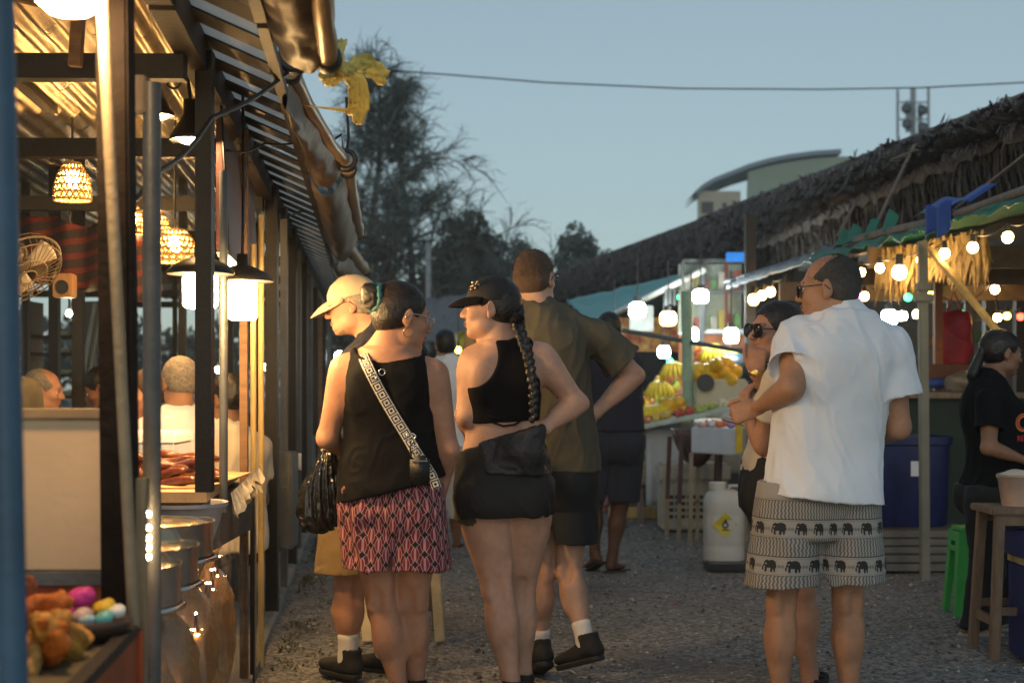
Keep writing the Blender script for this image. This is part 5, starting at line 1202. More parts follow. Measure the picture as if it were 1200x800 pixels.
def pulley(x, y, Y, lb):
    t = thing('pulley', lb, 'pulley', P(x, y, Y)); c = P(x, y, Y); b = MB()
    for k in (-.014, .014): b.tube([c+V3(k, .042*cos(a), .042*sin(a)) if 0 else c+V3(.04*cos(a), k, .04*sin(a)) for a in np.linspace(0, 6.283, 24)], .012, 8, False)
    b.build('wheel', m_blackp, t, smooth=True); d = MB(); d.lathe(c, [(0, -.02), (.03, -.02), (.03, .02), (0, .02)], 16, (0, 1, 0)); d.build('hub', m_grey, t)
    h = MB(); h.tube([c+V3(0, 0, .03), c+V3(.01, 0, .10), c+V3(.0, 0, .28)], .007, 6); h.build('strap', m_blackp, t)
pulley(345, 68, 4.45, 'upper black pulley at the brown blind beside the nearest pipe'); pulley(406, 188, 6.3, 'lower black pulley against the sky under the yellow ribbon')
def ribbon_bow():
    t = thing('ribbon_bow', 'yellow satin ribbon bow tied to the end of the nearest rolled blind', 'ribbon', P(405, 85, 3.95))
    m = mat('satin_yellow', (.78, .62, .16), .4, var=.2, scale=8, bump=.2, bscale=30, sheen=.3)
    c = P(402, 82, 3.95)
    for pts, w, nm in (([(402, 82), (425, 72), (455, 88)], .034, 'tail'), ([(402, 80), (428, 80), (452, 98)], .026, 'tail'), ([(402, 82), (420, 96), (424, 122), (418, 145)], .038, 'tail'), ([(402, 84), (414, 100), (416, 120), (408, 134)], .024, 'tail'), ([(402, 82), (388, 90), (374, 84)], .038, 'loop'), ([(402, 82), (390, 96), (378, 94)], .024, 'loop'), ([(402, 82), (397, 62), (403, 46)], .022, 'loop')):
        b = MB(); q = [P(x, y, 3.95+.04*i) for i, (x, y) in enumerate(pts)]; at = []
        n = 16
        for i in range(n+1):
            s = i/n*(len(q)-1); k = min(int(s), len(q)-2); p = q[k]+(q[k+1]-q[k])*(s-k); d = nrm(q[k+1]-q[k]); sd = nrm(np.cross(d, (0, 1, .3)))
            wd = w*(.35+.9*sin(pi*min(1, i/n*.8+.08)))
            for j in range(6): at.append(p+sd*wd*(j/5-.5)*1.1+V3(0, .010*sin(j*2.6+i*.5), .004*sin(i*1.7+j)))
        b.add(at, [(i*6+j, i*6+j+1, (i+1)*6+j+1, (i+1)*6+j) for i in range(n) for j in range(5)]); b.build(nm, m, t, smooth=True, thick=.001)
    k = MB(); k.ball(c, (.014, .013, .016), jit=.3); k.build('knot', m, t, smooth=True)
ribbon_bow()
# ------------------------------------------------------------------ lamps of the left stalls
WARM = (1., .62, .26); WARM2 = (1., .72, .40); COOL = (.92, 1., .98)
def emat(n, c, s): return mat(n, c, .4, bump=0, var=0, emit=s, ecol=c)
e_globe = emat('glow_globe', (1., .60, .27), 170.); e_tube = emat('glow_tube', (1., .60, .23), 165.); e_bulb = emat('glow_bulb', WARM, 200.); e_wick = emat('glow_wicker', (1., .60, .22), 380.); e_fairy = emat('glow_fairy', WARM, 70.); e_soft = emat('glow_soft', WARM, 9.)
m_shade = mat('shade_black', (.02, .019, .018), .45, .3, bump=.1)
def globe_lamp():
    t = thing('globe_lamp', 'big white glowing opal lamp at the top left corner', 'lamp', P(82, -30, 2.9)); c = P(82, -22, 2.9)
    b = MB(); b.lathe(c, [(.0, -.075), (.04, -.066), (.066, -.045), (.075, -.018), (.075, .0)], 28); b.build('diffuser', e_globe, t, smooth=True)
    b = MB(); b.lathe(c, [(.079, -.004), (.08, .02), (.03, .07), (.02, .11), (0, .11)], 24); b.build('cap', m_shade, t, smooth=True); b = MB(); b.cyl(c+(0, 0, .1), c+(0, 0, .9), .006); b.build('cord', m_blackp, t)
globe_lamp()
def cone_lamp(x, y, Y, r, h, lb):
    t = thing('pendant_lamp', lb, 'lamp', P(x, y, Y), 'dark cone pendants of the left stalls'); c = P(x, y, Y)
    b = MB(); b.lathe(c, [(r*.94, .002), (r, 0), (r*.92, h*.16), (r*.5, h*.62), (r*.34, h*.8), (r*.32, h*1.25), (0, h*1.3)], 26); b.build('lamp_shade', m_shade, t, smooth=True)
    b = MB(); b.lathe(c, [(0, .012), (r*.9, .010)], 24); b.build('inner', mat('shade_inner', (.8, .75, .65), .5, bump=0, var=.02), t); b = MB(); b.ball(c+(0, 0, .012), (r*.62, r*.62, r*.34)); b.build('bulb', e_bulb, t, smooth=True)
    b = MB(); b.tube([c+(0, 0, h*1.25), c+V3(-.01, 0, h*2), c+V3(-.012, 0, 1.2)], .007, 6); b.build('cord', m_blackp, t)
cone_lamp(185, 137, 6.0, .075, .11, 'dark cone pendant behind the grey cut-off pole'); cone_lamp(223, 165, 5.0, .075, .115, 'dark cone pendant hanging against the black square post')
m_wick = mat('wicker', (.42, .27, .10), .6, var=.3, scale=20, bump=.3)
def wicker(x, y, Y, r, h, lb):
    t = thing('wicker_lamp', lb, 'lamp', P(x, y, Y), 'woven bamboo lamps'); c = P(x, y, Y)
    prof = lambda v: r*(.45+.55*sin(min(1, v*1.25)*pi/2)) 
    b = MB(); n = 20
    for s in (1, -1):
        for i in range(n): b.tube([c+V3(prof(v)*cos(2*pi*i/n+s*v*1.4), prof(v)*sin(2*pi*i/n+s*v*1.4), h*(.5-v)) for v in np.linspace(0, 1, 8)], .0045, 4, False)
    for v in (0, .2, .4, .6, .8, 1): b.tube([c+V3(prof(v)*cos(a)*1.01, prof(v)*sin(a)*1.01, h*(.5-v)) for a in np.linspace(0, 2*pi, 22)], .005, 4, False)
    b.build('lamp_shade', m_wick, t)
    b = MB(); b.ball(c+V3(0, 0, h*.05), (.032, .032, .042)); b.build('bulb', e_wick, t, smooth=True); b = MB(); b.cyl(c+(0, 0, h*.5), c+(0, 0, h*.5+.6), .006, n=6); b.build('cord', m_blackp, t)
wicker(85, 213, 6.6, .085, .17, 'woven bamboo lamp hanging alone left of the leaning white pole'); wicker(205, 288, 6.8, .11, .15, 'widest woven bamboo lamp, low beside the black square post'); wicker(180, 262, 7.6, .09, .15, 'woven bamboo lamp half hidden behind the grey cut-off pole'); wicker(154, 258, 7.2, .07, .14, 'small woven bamboo lamp glimpsed between leaning white pole and grey pole')
def tube_lamp(x, y, Y, r, h, lb, dish=.11):
    t = thing('tube_lamp', lb, 'lamp', P(x, y, Y), 'bright tube lamps'); c = P(x, y, Y)
    b = MB(); b.lathe(c, [(0, -h/2), (r*.8, -h/2), (r, -h/2+.012), (r, h/2-.01), (r*.8, h/2), (0, h/2)], 24); b.build('bulb', e_tube, t, smooth='auto')
    b = MB(); b.lathe(c, [(dish, h/2-.002), (dish*1.03, h/2+.006), (dish*.85, h/2+.028), (dish*.42, h/2+.05), (.022, h/2+.06), (.02, h/2+.10), (0, h/2+.1)], 28); b.build('lamp_shade', m_shade, t, smooth=True)
    b = MB(); b.tube([c+(0, 0, h/2+.09), c+V3(.005, 0, .4), c+V3(0, 0, 1.)], .006, 6); b.build('cord', m_blackp, t)
tube_lamp(235, 341, 4.75, .058, .115, 'bright white tube lamp half hidden by the black square post'); tube_lamp(284, 352, 5.3, .055, .145, 'bright white tube lamp beside the lit bamboo cane', .115); tube_lamp(271, 348, 5.9, .030, .15, 'slim tube lamp right behind the slim grey tube', .05)
def small_bulb(x, y, Y, r, lb, e, group=None):
    t = thing('light_bulb', lb, 'bulb', P(x, y, Y), group); c = P(x, y, Y); b = MB(); b.ball(c, (r, r, r*1.15)); b.build('bulb', e, t, smooth=True)
    b = MB(); b.cyl(c+(0, 0, r*.9), c+(0, 0, r*2.2), r*.45, n=8); b.build('socket', m_blackp, t); b = MB(); b.cyl(c+(0, 0, r*2), c+(0, 0, r*2+.5), .006, n=5); b.build('cord', m_blackp, t)
small_bulb(81, 367, 7.5, .017, 'small round bulb below the wooden loudspeaker box', e_bulb)
# ------------------------------------------------------------------ furnishings of the left stalls
def fan():
    c = P(26, 314, 5.2); t = thing('electric_fan', 'tilted wire-caged electric fan behind the blue pole', 'fan', c); d = nrm((.55, -.35, -.62)); x = nrm(np.cross(d, (0, 0, 1))); y = np.cross(x, d)
    m = mat('fan_cream', (.10, .075, .045), .4, .3, bump=.05); b = MB(); r = .15
    for k, rr in ((0, r), (.03, r*.93), (-.03, r*.93), (.045, r*.5), (.05, .03)): b.tube([c+d*k+(x*cos(a)+y*sin(a))*rr for a in np.linspace(0, 2*pi, 28)], .005 if rr == r else .0025, 5, False)
    for i in range(36):
        a = 2*pi*i/36; e = x*cos(a)+y*sin(a); b.tube([c+d*.05+e*.03, c+d*.045+e*r*.5, c+d*.03+e*r*.93, c+e*r, c-d*.03+e*r*.93], .0015, 4, False)
    b.build('cage', m, t)
    for i in range(3):
        a = 2*pi*i/3; bl = MB(); bl.grid(lambda u, v: c+(x*cos(a+v*.9-.4)+y*sin(a+v*.9-.4))*(.03+u*(r-.05))+d*(.02*(v-.5)), 6, 6); bl.build('blade', mat('fan_blade', (.25, .22, .18), .4), t, smooth=True, thick=.003)
    b = MB(); b.lathe(c-d*.02, [(0, .0), (.05, 0), (.055, -.06), (.03, -.12), (0, -.12)], 16, d); b.build('motor', m, t, smooth=True); b = MB(); b.tube([c-d*.1, c-d*.12+V3(-.05, 0, .05), c+V3(-.1, .1, .35)], .014, 8); b.build('bracket', m_steel, t)
fan()
def speaker():
    c = P(76, 335, 7.2); t = thing('loudspeaker', 'small brown wooden loudspeaker box on a post behind the fan', 'speaker', c); b = MB(); b.box(c, (.095, .10, .12)); b.build('cabinet', mat('wood_lit', (.30, .17, .08), .5), t, bevel=.006)
    b = MB(); b.lathe(c+V3(0, -.051, -.01), [(0, 0), (.03, .0), (.036, .004)], 16, (0, -1, 0)); b.build('cone', m_blackp, t)
speaker()
def valance():
    m = mat('striped_valance', (.30, .03, .03), .8, bump=.3); nb = NB(m); tc = nb.N.new('ShaderNodeTexCoord'); sp = nb.N.new('ShaderNodeSeparateXYZ'); nb.L.new(tc.outputs['Object'], sp.inputs[0])
    f = nb.math('FRACT', nb.math('MULTIPLY', nb.math('ADD', sp.outputs[2], nb.math('MULTIPLY', sp.outputs[0], -.12)), 13)); nb.setbase(nb.mix(nb.math('LESS_THAN', f, .4), (.02, .015, .02), (.11, .016, .016)))
    b = MB(); a, c = P(10, 268, 7.6), P(170, 300, 7.2); b.grid(lambda u, v: a+(c-a)*u+V3(0, .03*sin(u*25), .10*sin(u*pi)*0+.12-.34*v-.03*abs(sin(u*9))), 60, 8)
    tag(b.build('striped_valance', m, None, a, smooth=True, thick=.006), 'dark red striped cloth valance drooping under the left roof', 'valance')
valance()
def signbox():
    t = thing('hanging_sign', 'weathered red sign box hung along the eave with bare wooden underside', 'sign', (AX(-.5, 5.8), 5.8, 1.75)); Y0, Y1 = 5.05, 6.55; a = -.500
    b = MB(); f = lambda Y, da, z: (AX(a+da, Y), Y, z)
    vs = [f(Y0, 0, 1.72), f(Y1, 0, 1.72), f(Y1, -.02, 2.16), f(Y0, -.02, 2.20), f(Y0, -.035, 1.72), f(Y1, -.12, 1.72), f(Y1, -.05, 2.16), f(Y0, -.035, 2.2)]
    b.add(vs, [(0, 1, 2, 3), (4, 7, 6, 5), (3, 2, 6, 7), (0, 3, 7, 4), (1, 5, 6, 2)]); b.build('face', mat('red_weathered', (.10, .030, .026), .5, var=.5, scale=3, bump=.2, bscale=30, stretch=(1, 8, 1)), t)
    b = MB(); b.add([V3(*vs[0])-(0, 0, .003), V3(*vs[1])-(0, 0, .003), V3(*vs[5])-(0, 0, .003), V3(*vs[4])-(0, 0, .003)], [(0, 3, 2, 1)]); b.build('underside', mat('wood_lit', (.30, .17, .08), .5), t, thick=.008)
    b = MB(); b.tube([V3(*vs[3])+V3(.004, -.01, .05), V3(*vs[0])+V3(.004, -.015, .2), V3(*vs[0])+V3(.01, -.01, 0)], .005, 6); b.build('trim', m_steel, t)
signbox()
# cables strung under the eave
def cable(lb, pts, r, name='cable', m=None):
    b = MB(); Q = []
    for i in range(len(pts)-1):
        for u in np.linspace(0, 1, 8)[:-1]: Q.append(pts[i]+(pts[i+1]-pts[i])*u+V3(0, 0, -.02*sin(pi*u)))
    Q.append(pts[-1]); b.tube(Q, r, 6); o = b.build(name, m or m_blackp, None, pts[0], smooth=True); tag(o, lb, 'cable')
cable('thick dark cord running from the grey pole up to the upper black pulley', [P(112, 262, 3.2), P(188, 200, 3.6), P(248, 138, 4.0), P(345, 78, 4.5)], .007)
cable('thin black wire from the red sign box across to the rolled blind', [P(265, 176, 5.1), P(310, 168, 5.4), P(372, 157, 5.9)], .0045)
cable('thin grey cord low between the far posts and the hanging blind', [P(315, 255, 7.6), P(350, 248, 8.4), P(398, 236, 8.8)], .005, m=m_grey)
cable('loose coiled flex hanging beside the black square post', [P(205, 60, 5.2), P(196, 100, 5.2), P(214, 95, 5.2), P(222, 72, 5.2), P(212, 55, 5.2)], .004)
# fried food and sweets on the near counter
def food():
    cols = [mat('fried_'+n, c, .5, var=.45, scale=32, bump=1., bscale=120) for n, c in (('gold', (.58, .27, .04)), ('orange', (.58, .15, .015)), ('brown', (.28, .08, .015)), ('pale', (.62, .36, .10)))]
    r2 = np.random.default_rng(3); n = 0
    protos = []
    for k in range(4):
        v = Vol(.006); 
        for i in range(4): v.add(Ell(r2.normal(size=3)*(.022, .020, .010), r2.uniform(.016, .034, 3)), .015)
        v.disp(folds(k, .009, 55)); v.disp(folds(k+20, .004, 170)); protos.append(v.mesh('fried_piece'))
    lay = []
    for layer, (cnt, rad) in enumerate(((24, .25), (18, .19), (13, .14), (9, .09), (5, .05))):
        for i in range(cnt):
            a = 2*pi*i/cnt+layer; lay.append((rad*cos(a)*(.55+.6*r2.random())*1.1, rad*sin(a)*(.55+.6*r2.random())*1.2, .022+layer*.030))
    kinds = ('pale battered', 'bright orange', 'dark brown', 'golden')
    for i, (x, y, z) in enumerate(lay):
        k = 1 if z > .09 else (i % 4); mi = (3 if x > -.05 and y < 0 else 0) if z < .05 else (1 if r2.random() < .6 else 2)
        me = protos[i % 4].copy(); o = bpy.data.objects.new('fried_snack', me); COL.objects.link(o); me.materials.append(cols[mi])
        o.location = (-1.06+x, 2.62+y, .728+z); o.rotation_euler = (r2.random()*6, r2.random()*6, r2.random()*6); s = r2.uniform(.75, 1.2); o.scale = (s*1.45, s*.85, s*.75); WLOC[o] = np.array(o.location)
        tag(o, ('pale golden', 'bright orange', 'dark brown', 'creamy battered')[mi]+' fried snack heaped on the near counter', 'fried snack', 'fried snacks on the near counter')
    c = P(100, 735, 2.9); c[2] = .730; t = thing('snack_bowl', 'dark brown bowl holding bright sweets beside the fried food', 'bowl', c)
    b = MB(); b.lathe(c, [(0, .0), (.06, 0), (.085, .022), (.092, .045), (.084, .043), (.078, .025), (.05, .012), (0, .010)], 28, sx=1, sy=.9); b.build('bowl', mat('bowl_brown', (.06, .032, .02), .4, bump=.15), t, smooth=True)
    for x, y, z, r, cl, lb in ((-.045, -.01, .055, .024, (.62, .04, .30), 'magenta pink sweet at the left of the brown bowl'), (-.02, .03, .080, .027, (.60, .03, .33), 'magenta pink sweet on top of the pile'), (.0, -.03, .050, .022, (.55, .40, .40), 'pale pink sweet in the front of the brown bowl'), (.035, .01, .060, .024, (.70, .45, .03), 'yellow sweet in the brown bowl'), (.045, -.03, .046, .019, (.15, .50, .48), 'turquoise sweet in the brown bowl'), (.062, .0, .055, .018, (.75, .75, .72), 'white sweet at the rim of the brown bowl'), (.015, -.045, .045, .016, (.35, .55, .62), 'small sky blue sweet at the front rim')):
        v = Vol(.005); v.add(Ell((0, 0, 0), (r, r*.9, r*.75)), 0).add(Ell((r*.4, .2*r, r*.3), r*.6), .01); v.disp(folds(int(r*1e4), .004, 90)); me = v.mesh('sweet'); me.transform(Matrix.Translation(c+V3(x, y, z)))
        tag(link_mesh('sweet', me, None, mat('sweet_%d' % int(sum(cl)*1000), cl, .45, bump=.3, bscale=120), c+V3(x, y, z)), lb, 'sweet')
food()
def pots():
    lidm = mat('steel_lid', (.66, .58, .42), .14, 1., var=.1, scale=5, bump=.15, bscale=22)
    for x, y, Y, r, h, lb in ((250, 612, 4.4, .23, .115, 'farthest broad steel pot with shining lid'), (232, 640, 4.08, .21, .115, 'middle broad steel pot with shining lid'), (212, 662, 3.82, .19, .115, 'nearest broad steel pot behind the grey pole')):
        c = P(x, y, Y)-V3(r, 0, 0); t = thing('steel_pot', lb, 'pot', c-(0, 0, h), 'steel pots on the second stall'); b = MB()
        b.lathe(c, [(0, -h), (r*.96, -h), (r*.98, -h+.01), (r*.98, -.008), (r, 0), (r, .004), (r*.97, .003), (r*.97, -.03)], 48); b.build('pot', m_stain, t, smooth='auto')
        b = MB(); b.lathe(c, [(r*.965, -.004), (r*.8, .004), (r*.5, .010), (r*.2, .014), (0, .015)], 44); b.build('lid', lidm, t, smooth=True); b = MB(); b.lathe(c+V3(0, 0, .012), [(0, .03), (.02, .03), (.024, .02), (.012, .01), (.012, 0)], 14); b.build('knob', m_blackp, t, smooth=True)
        b = MB(); b.lathe(c, [(r*.99, -h*.98), (r*1.05, -h*1.0), (r*1.06, -h*.94), (r*1.0, -h*.9)], 40); b.build('ring', m_stain, t, smooth=True)
    c = P(214, 592, 4.75); t = thing('plastic_basin', 'pale grey plastic basin behind the steel pots', 'basin', c-(0, 0, .1)); b = MB(); b.lathe(c, [(0, -.12), (.10, -.12), (.135, -.01), (.15, 0), (.15, .012), (.138, .010), (.125, -.02), (.09, -.105), (0, -.105)], 32); b.build('basin', mat('plastic_lilac', (.45, .43, .47), .45, bump=.08), t, smooth='auto')
pots()
def jars():
    m = mat('jar_glaze', (.34, .17, .065), .25, var=.55, scale=5, bump=.4, bscale=26, coat=.3); me0 = None
    spots = ((205, 3.72, .185, .63), (226, 4.2, .185, .64), (250, 4.75, .185, .64), (272, 5.35, .18, .64))
    for i, (x, Y, r, h) in enumerate(spots):
        X = AX(A0-.16, Y); c = V3(X, Y, .02); t = thing('clay_jar', ('first and nearest', 'second', 'third', 'fourth and farthest')[i]+' carved brown clay jar behind the plastic curtain', 'jar', c, 'carved clay jars under the pots')
        b = MB(); n = 48
        prof = [(.55, 0), (.72, .06), (.92, .25), (1., .45), (.95, .65), (.78, .80), (.60, .86), (.62, .92), (.72, .97), (.74, 1.), (.66, 1.), (.55, .93)]
        vs = []
        tb, tv = table([(p[1] if k < 10 else 1.0+.01*k, p[0], p[1]) for k, p in enumerate(prof)], 46)
        for rr, z in tv:
            for j in range(n):
                a = 2*pi*j/n; k = 1+.028*sin(a*9+z*8)*sin(z*30)*(.2 < z < .8)+.015*(abs(sin(z*26)) > .9); vs.append(c+V3(cos(a)*r*rr*k, sin(a)*r*rr*k, z*h))
        b.add(vs, [(q*n+j, q*n+(j+1) % n, (q+1)*n+(j+1) % n, (q+1)*n+j) for q in range(45) for j in range(n)]); b.build('jar', m, t, smooth=True)
        for j in (): 
            b = MB(); a = -.9+j*.9; b.tube([c+V3(cos(a)*r*.9, sin(a)*r*.9, h*.78), c+V3(cos(a)*r*1.12, sin(a)*r*1.12, h*.74), c+V3(cos(a)*r*1.02, sin(a)*r*1.02, h*.62)], .009, 8); b.build('lug', m, t, smooth=True)
    t = thing('fairy_lights', 'string of tiny warm fairy lights over the carved jars', 'string lights', P(225, 700, 3.9)); w = []
    for i in range(34):
        u = i/33; Y = 3.6+1.7*u; p = V3(AX(A0-.035, Y), Y, .30+.30*u+.05*sin(i*2.1)); w.append(p)
        b = MB(); b.ball(p, .0042, 6, 4); b.build('bulb', e_fairy, t)
    b = MB(); b.tube(w, .002, 4); b.build('wire', m_blackp, t)
    t = thing('light_chain', 'vertical chain of round warm bulbs beside the grey cut-off pole', 'string lights', P(174, 620, 3.3))
    for k, y in enumerate((602, 618, 630, 641, 652)): b = MB(); b.ball(P(174, y, 3.35), .007, 8, 6); b.build('bulb', e_bulb, t, smooth=True)
    b = MB(); b.cyl(P(174, 560, 3.36), P(174, 660, 3.36), .002, n=5); b.build('wire', m_blackp, t)
jars()
def sausages():
    m = mat('sausage_red', (.11, .026, .010), .3, var=.6, scale=18, bump=.4, bscale=50, coat=.3); m2 = mat('leaf_paper', (.5, .34, .16), .6)
    r2 = np.random.default_rng(12)
    for i in range(16):
        lay = i//6; z = .905+.030*lay+.004*r2.random(); Y = 4.95+.12*(i % 6)+.05*r2.random()+.05*lay; x0 = AX(A0-.18, Y)-.38+.10*r2.random()+.03*lay; L = .50-.06*lay-.1*r2.random()
        b = MB(); pts = [V3(x0+L*u, Y+.05*sin(u*5+i)+.03*sin(u*11+i), z+.012*sin(u*8+i)) for u in np.linspace(0, 1, 16)]; b.tube(pts, [.010]+[.0175+.003*sin(k*1.3+i) for k in range(14)]+[.010], 10)
        tag(b.build('grilled_sausage', m, None, pts[8], smooth=True), ('long glossy grilled sausage on the bottom layer of the counter pile', 'long glossy grilled sausage in the middle layer of the counter pile', 'short glossy grilled sausage on top of the counter pile')[min(lay, 2)], 'sausage', 'grilled sausages on the second stall')
    t = thing('serving_board', 'pale wooden serving board under the grilled sausages', 'board', (AX(A0-.3, 5.3), 5.3, .89)); b = MB(); b.box((AX(A0-.30, 5.3), 5.3, .8935), (.62, .85, .006)); b.build('board', m2, t)
    b = MB(); b.box(P(172, 512, 5.6), (.3, .3, .05)); tag(b.build('white_tray', cl_white, None, P(172, 512, 5.6), bevel=.01), 'white tray behind the grilled sausages', 'tray')
sausages()
def back_left():
    m = mat('cloth_bluegrey', (.20, .27, .33), .8, var=.15, bump=.3)
    b = MB(); a = P(98, 330, 9.6); b.grid(lambda u, v: P(108-18*v+10*u*(1-.3*v)-16*v*u*0, 355+112*v, 9.6)+V3(.03*sin(u*8), .03*cos(u*9), 0), 10, 20); tag(b.build('hanging_towel', m, None, a, smooth=True, thick=.01), 'pale blue towel hanging behind the diners', 'towel')
    t = thing('plate_shelf', 'dark shelf of crockery behind the balding diner', 'shelf', P(75, 470, 11)); 
    for y in (395, 415, 440, 465):
        b = MB(); b.box(P(73, y, 11), (.42, .3, .02)); b.build('board', m_dwood, t)
        for k in range(3):
            b = MB(); c = P(66+7*k, y-1, 11); b.lathe(c, [(0, .0), (.03, 0), (.05, .04), (.047, .04), (.03, .01), (0, .01)], 12); b.build('bowl', mat('crockery_green', (.30, .36, .28), .4), t, smooth=True)
    for sx in (-.21, .21): b = MB(); b.box(P(73, 445, 11)+V3(sx, 0, -.35), (.03, .3, 1.9)); b.build('side', m_dwood, t)
    t = thing('dining_table', 'brown dining table among the seated diners', 'table', P(140, 520, 7.7)); c = P(120, 512, 7.6); b = MB(); b.box(c, (1.5, .8, .04)); b.build('tabletop', m_wood, t, bevel=.005)
    for sx in (-.65, .65):
        for sy in (-.32, .32): b = MB(); p = c+V3(sx, sy, 0); b.bbox(p-V3(.025, .025, p[2]-.045), p+V3(.025, .025, -.02)); b.build('leg', m_wood, t)
back_left()
def aboard():
    t = thing('folding_stand', 'pale wooden folding stand behind the bare legs of the two women', 'stand', P(465, 765, 6.9)); m = mat('stand_pale', (.45, .40, .28), .6)
    for x, nm in ((425, 'leg'), (510, 'leg')):
        b = MB(); b.beam(P(x+6, 752, 6.85), P(x-2, 640, 7.0), .05, .03, (0, 1, 0)); b.build(nm, m, t, bevel=.004); b = MB(); b.beam(P(x+3, 752, 7.35), P(x-2, 640, 7.05), .05, .03, (0, 1, 0)); b.build(nm, m, t, bevel=.004)
    b = MB(); b.add([P(424, 640, 6.985), P(512, 640, 6.985), P(514, 715, 6.90), P(426, 715, 6.90)], [(0, 3, 2, 1)]); b.build('panel', mat('stand_board', (.06, .06, .055), .6), t, thick=.012)
aboard()
# ------------------------------------------------------------------ right side: thatched huts
m_thatch = mat('thatch', (.135, .118, .112), .95, var=.5, scale=9, bump=.9, bscale=45, stretch=(1, 1, 1)); m_thatch2 = mat('thatch_pale', (.21, .19, .175), .95, var=.4, bump=.5)
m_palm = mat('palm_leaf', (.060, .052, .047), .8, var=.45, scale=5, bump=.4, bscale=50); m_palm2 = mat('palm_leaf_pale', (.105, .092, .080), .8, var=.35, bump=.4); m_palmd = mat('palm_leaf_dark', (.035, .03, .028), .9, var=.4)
def thatch_roof(name, label, ridge, eave, n=110, flakes=5200, seed=1, backd=3.):
    """ridge, eave: (near, far) points; the roof slopes from ridge down to the eave at the lane side"""
    t = thing(name, label, 'hut', ((eave[0]+eave[1])/2)*np.array((1, 1, 0)))
    b = MB(); r0, r1 = ridge; e0, e1 = eave; nn = nrm(np.cross(e1-e0, r0-e0)); nn = nn if nn[2] > 0 else -nn
    def S(u, v, off=0): 
        p = (r0+(r1-r0)*u)*(1-v)+(e0+(e1-e0)*u)*v; return p+nn*(off+.05*fbm((u*40, v*9, seed))-.10*sin(pi*v)*.6)+V3(0, 0, (.045*fbm((u*60, 2, seed)) if v > .97 else 0)+(.05*fbm((u*50, 5, seed)) if v < .03 else 0))
    b.grid(lambda u, v: S(u, v), n, 26)
    b.grid(lambda u, v: S(u, .93+.07*v)-nn*.10*v, n, 2)
    rg = np.random.default_rng(seed); L = np.linalg.norm(e1-e0); ud = nrm(e1-e0)
    for i in range(flakes):
        u, v = rg.random(), rg.random()**.9; p = S(u, v, .012); dn = nrm(S(u, min(v+.04, 1))-S(u, max(v-.04, 0))); sd = nrm(np.cross(dn, nn)); dn = nrm(dn+sd*rg.normal()*.35+nn*rg.uniform(-.03, .10)); w = rg.uniform(.004, .013); l = rg.uniform(.08, .26)
        b.cur = int(rg.random() < .25); b.add([p-sd*w, p+sd*w, p+dn*l+sd*w*.6+nn*.012, p+dn*l-sd*w*.6+nn*.012], [(0, 1, 2, 3)])
    b.cur = 0; b.build('roof', [m_thatch, m_thatch2], t, smooth=False)
    # far slope of the roof
    bk = (r0-e0)*np.array((1, 1, 0)); b = MB(); b.add([r0, r1, r1+bk-V3(0, 0, r1[2]-e1[2]), r0+bk-V3(0, 0, r0[2]-e0[2])], [(0, 1, 2, 3)]); b.build('rear_slope', m_thatch, t, thick=.08)
    return t
def leaf_curtain(t, top, bot, n, seed, name='palm_wall', inset=.0):
    rg = np.random.default_rng(seed); b = MB()
    for i in range(n):
        u = rg.random(); p = top[0]+(top[1]-top[0])*u; q = bot[0]+(bot[1]-bot[0])*u; h = np.linalg.norm(p-q); k = rg.uniform(0, .75) if rg.random() < .6 else 0; a = p+(q-p)*k; 
        d = nrm(q-p); sd = nrm(top[1]-top[0]); tilt = rg.normal()*.16-.10; e = a+(d+sd*tilt)*h*rg.uniform(.35, 1.02 if k < .1 else .5); nn = np.cross(d, sd)
        if (e-q)@d > .06: e = e-d*((e-q)@d-.06*rg.random())
        w = rg.uniform(.010, .026); o = nn*rg.uniform(-.03, .03); m = (a+e)/2+nn*rg.uniform(-.03, .03)
        b.cur = int(rg.choice([0, 0, 1, 2])); b.add([a-sd*w*.6+o, a+sd*w*.6+o, m+sd*w+o, m-sd*w+o, e+sd*w*.2+o, e-sd*w*.2+o, m+nn*.006+o], [(0, 1, 6), (1, 2, 6), (2, 4, 6), (4, 5, 6), (5, 3, 6), (3, 0, 6)])
    b.build(name, [m_palm, m_palm2, m_palmd], t)
    b = MB(); nn = nrm(np.cross(top[1]-top[0], bot[0]-top[0])); nn = nn if nn[0] > 0 else -nn; b.add([top[0]+nn*.05, top[1]+nn*.05, bot[1]+nn*.05, bot[0]+nn*.05], [(0, 1, 2, 3)]); b.build('backing', m_palmd, t, thick=.01)
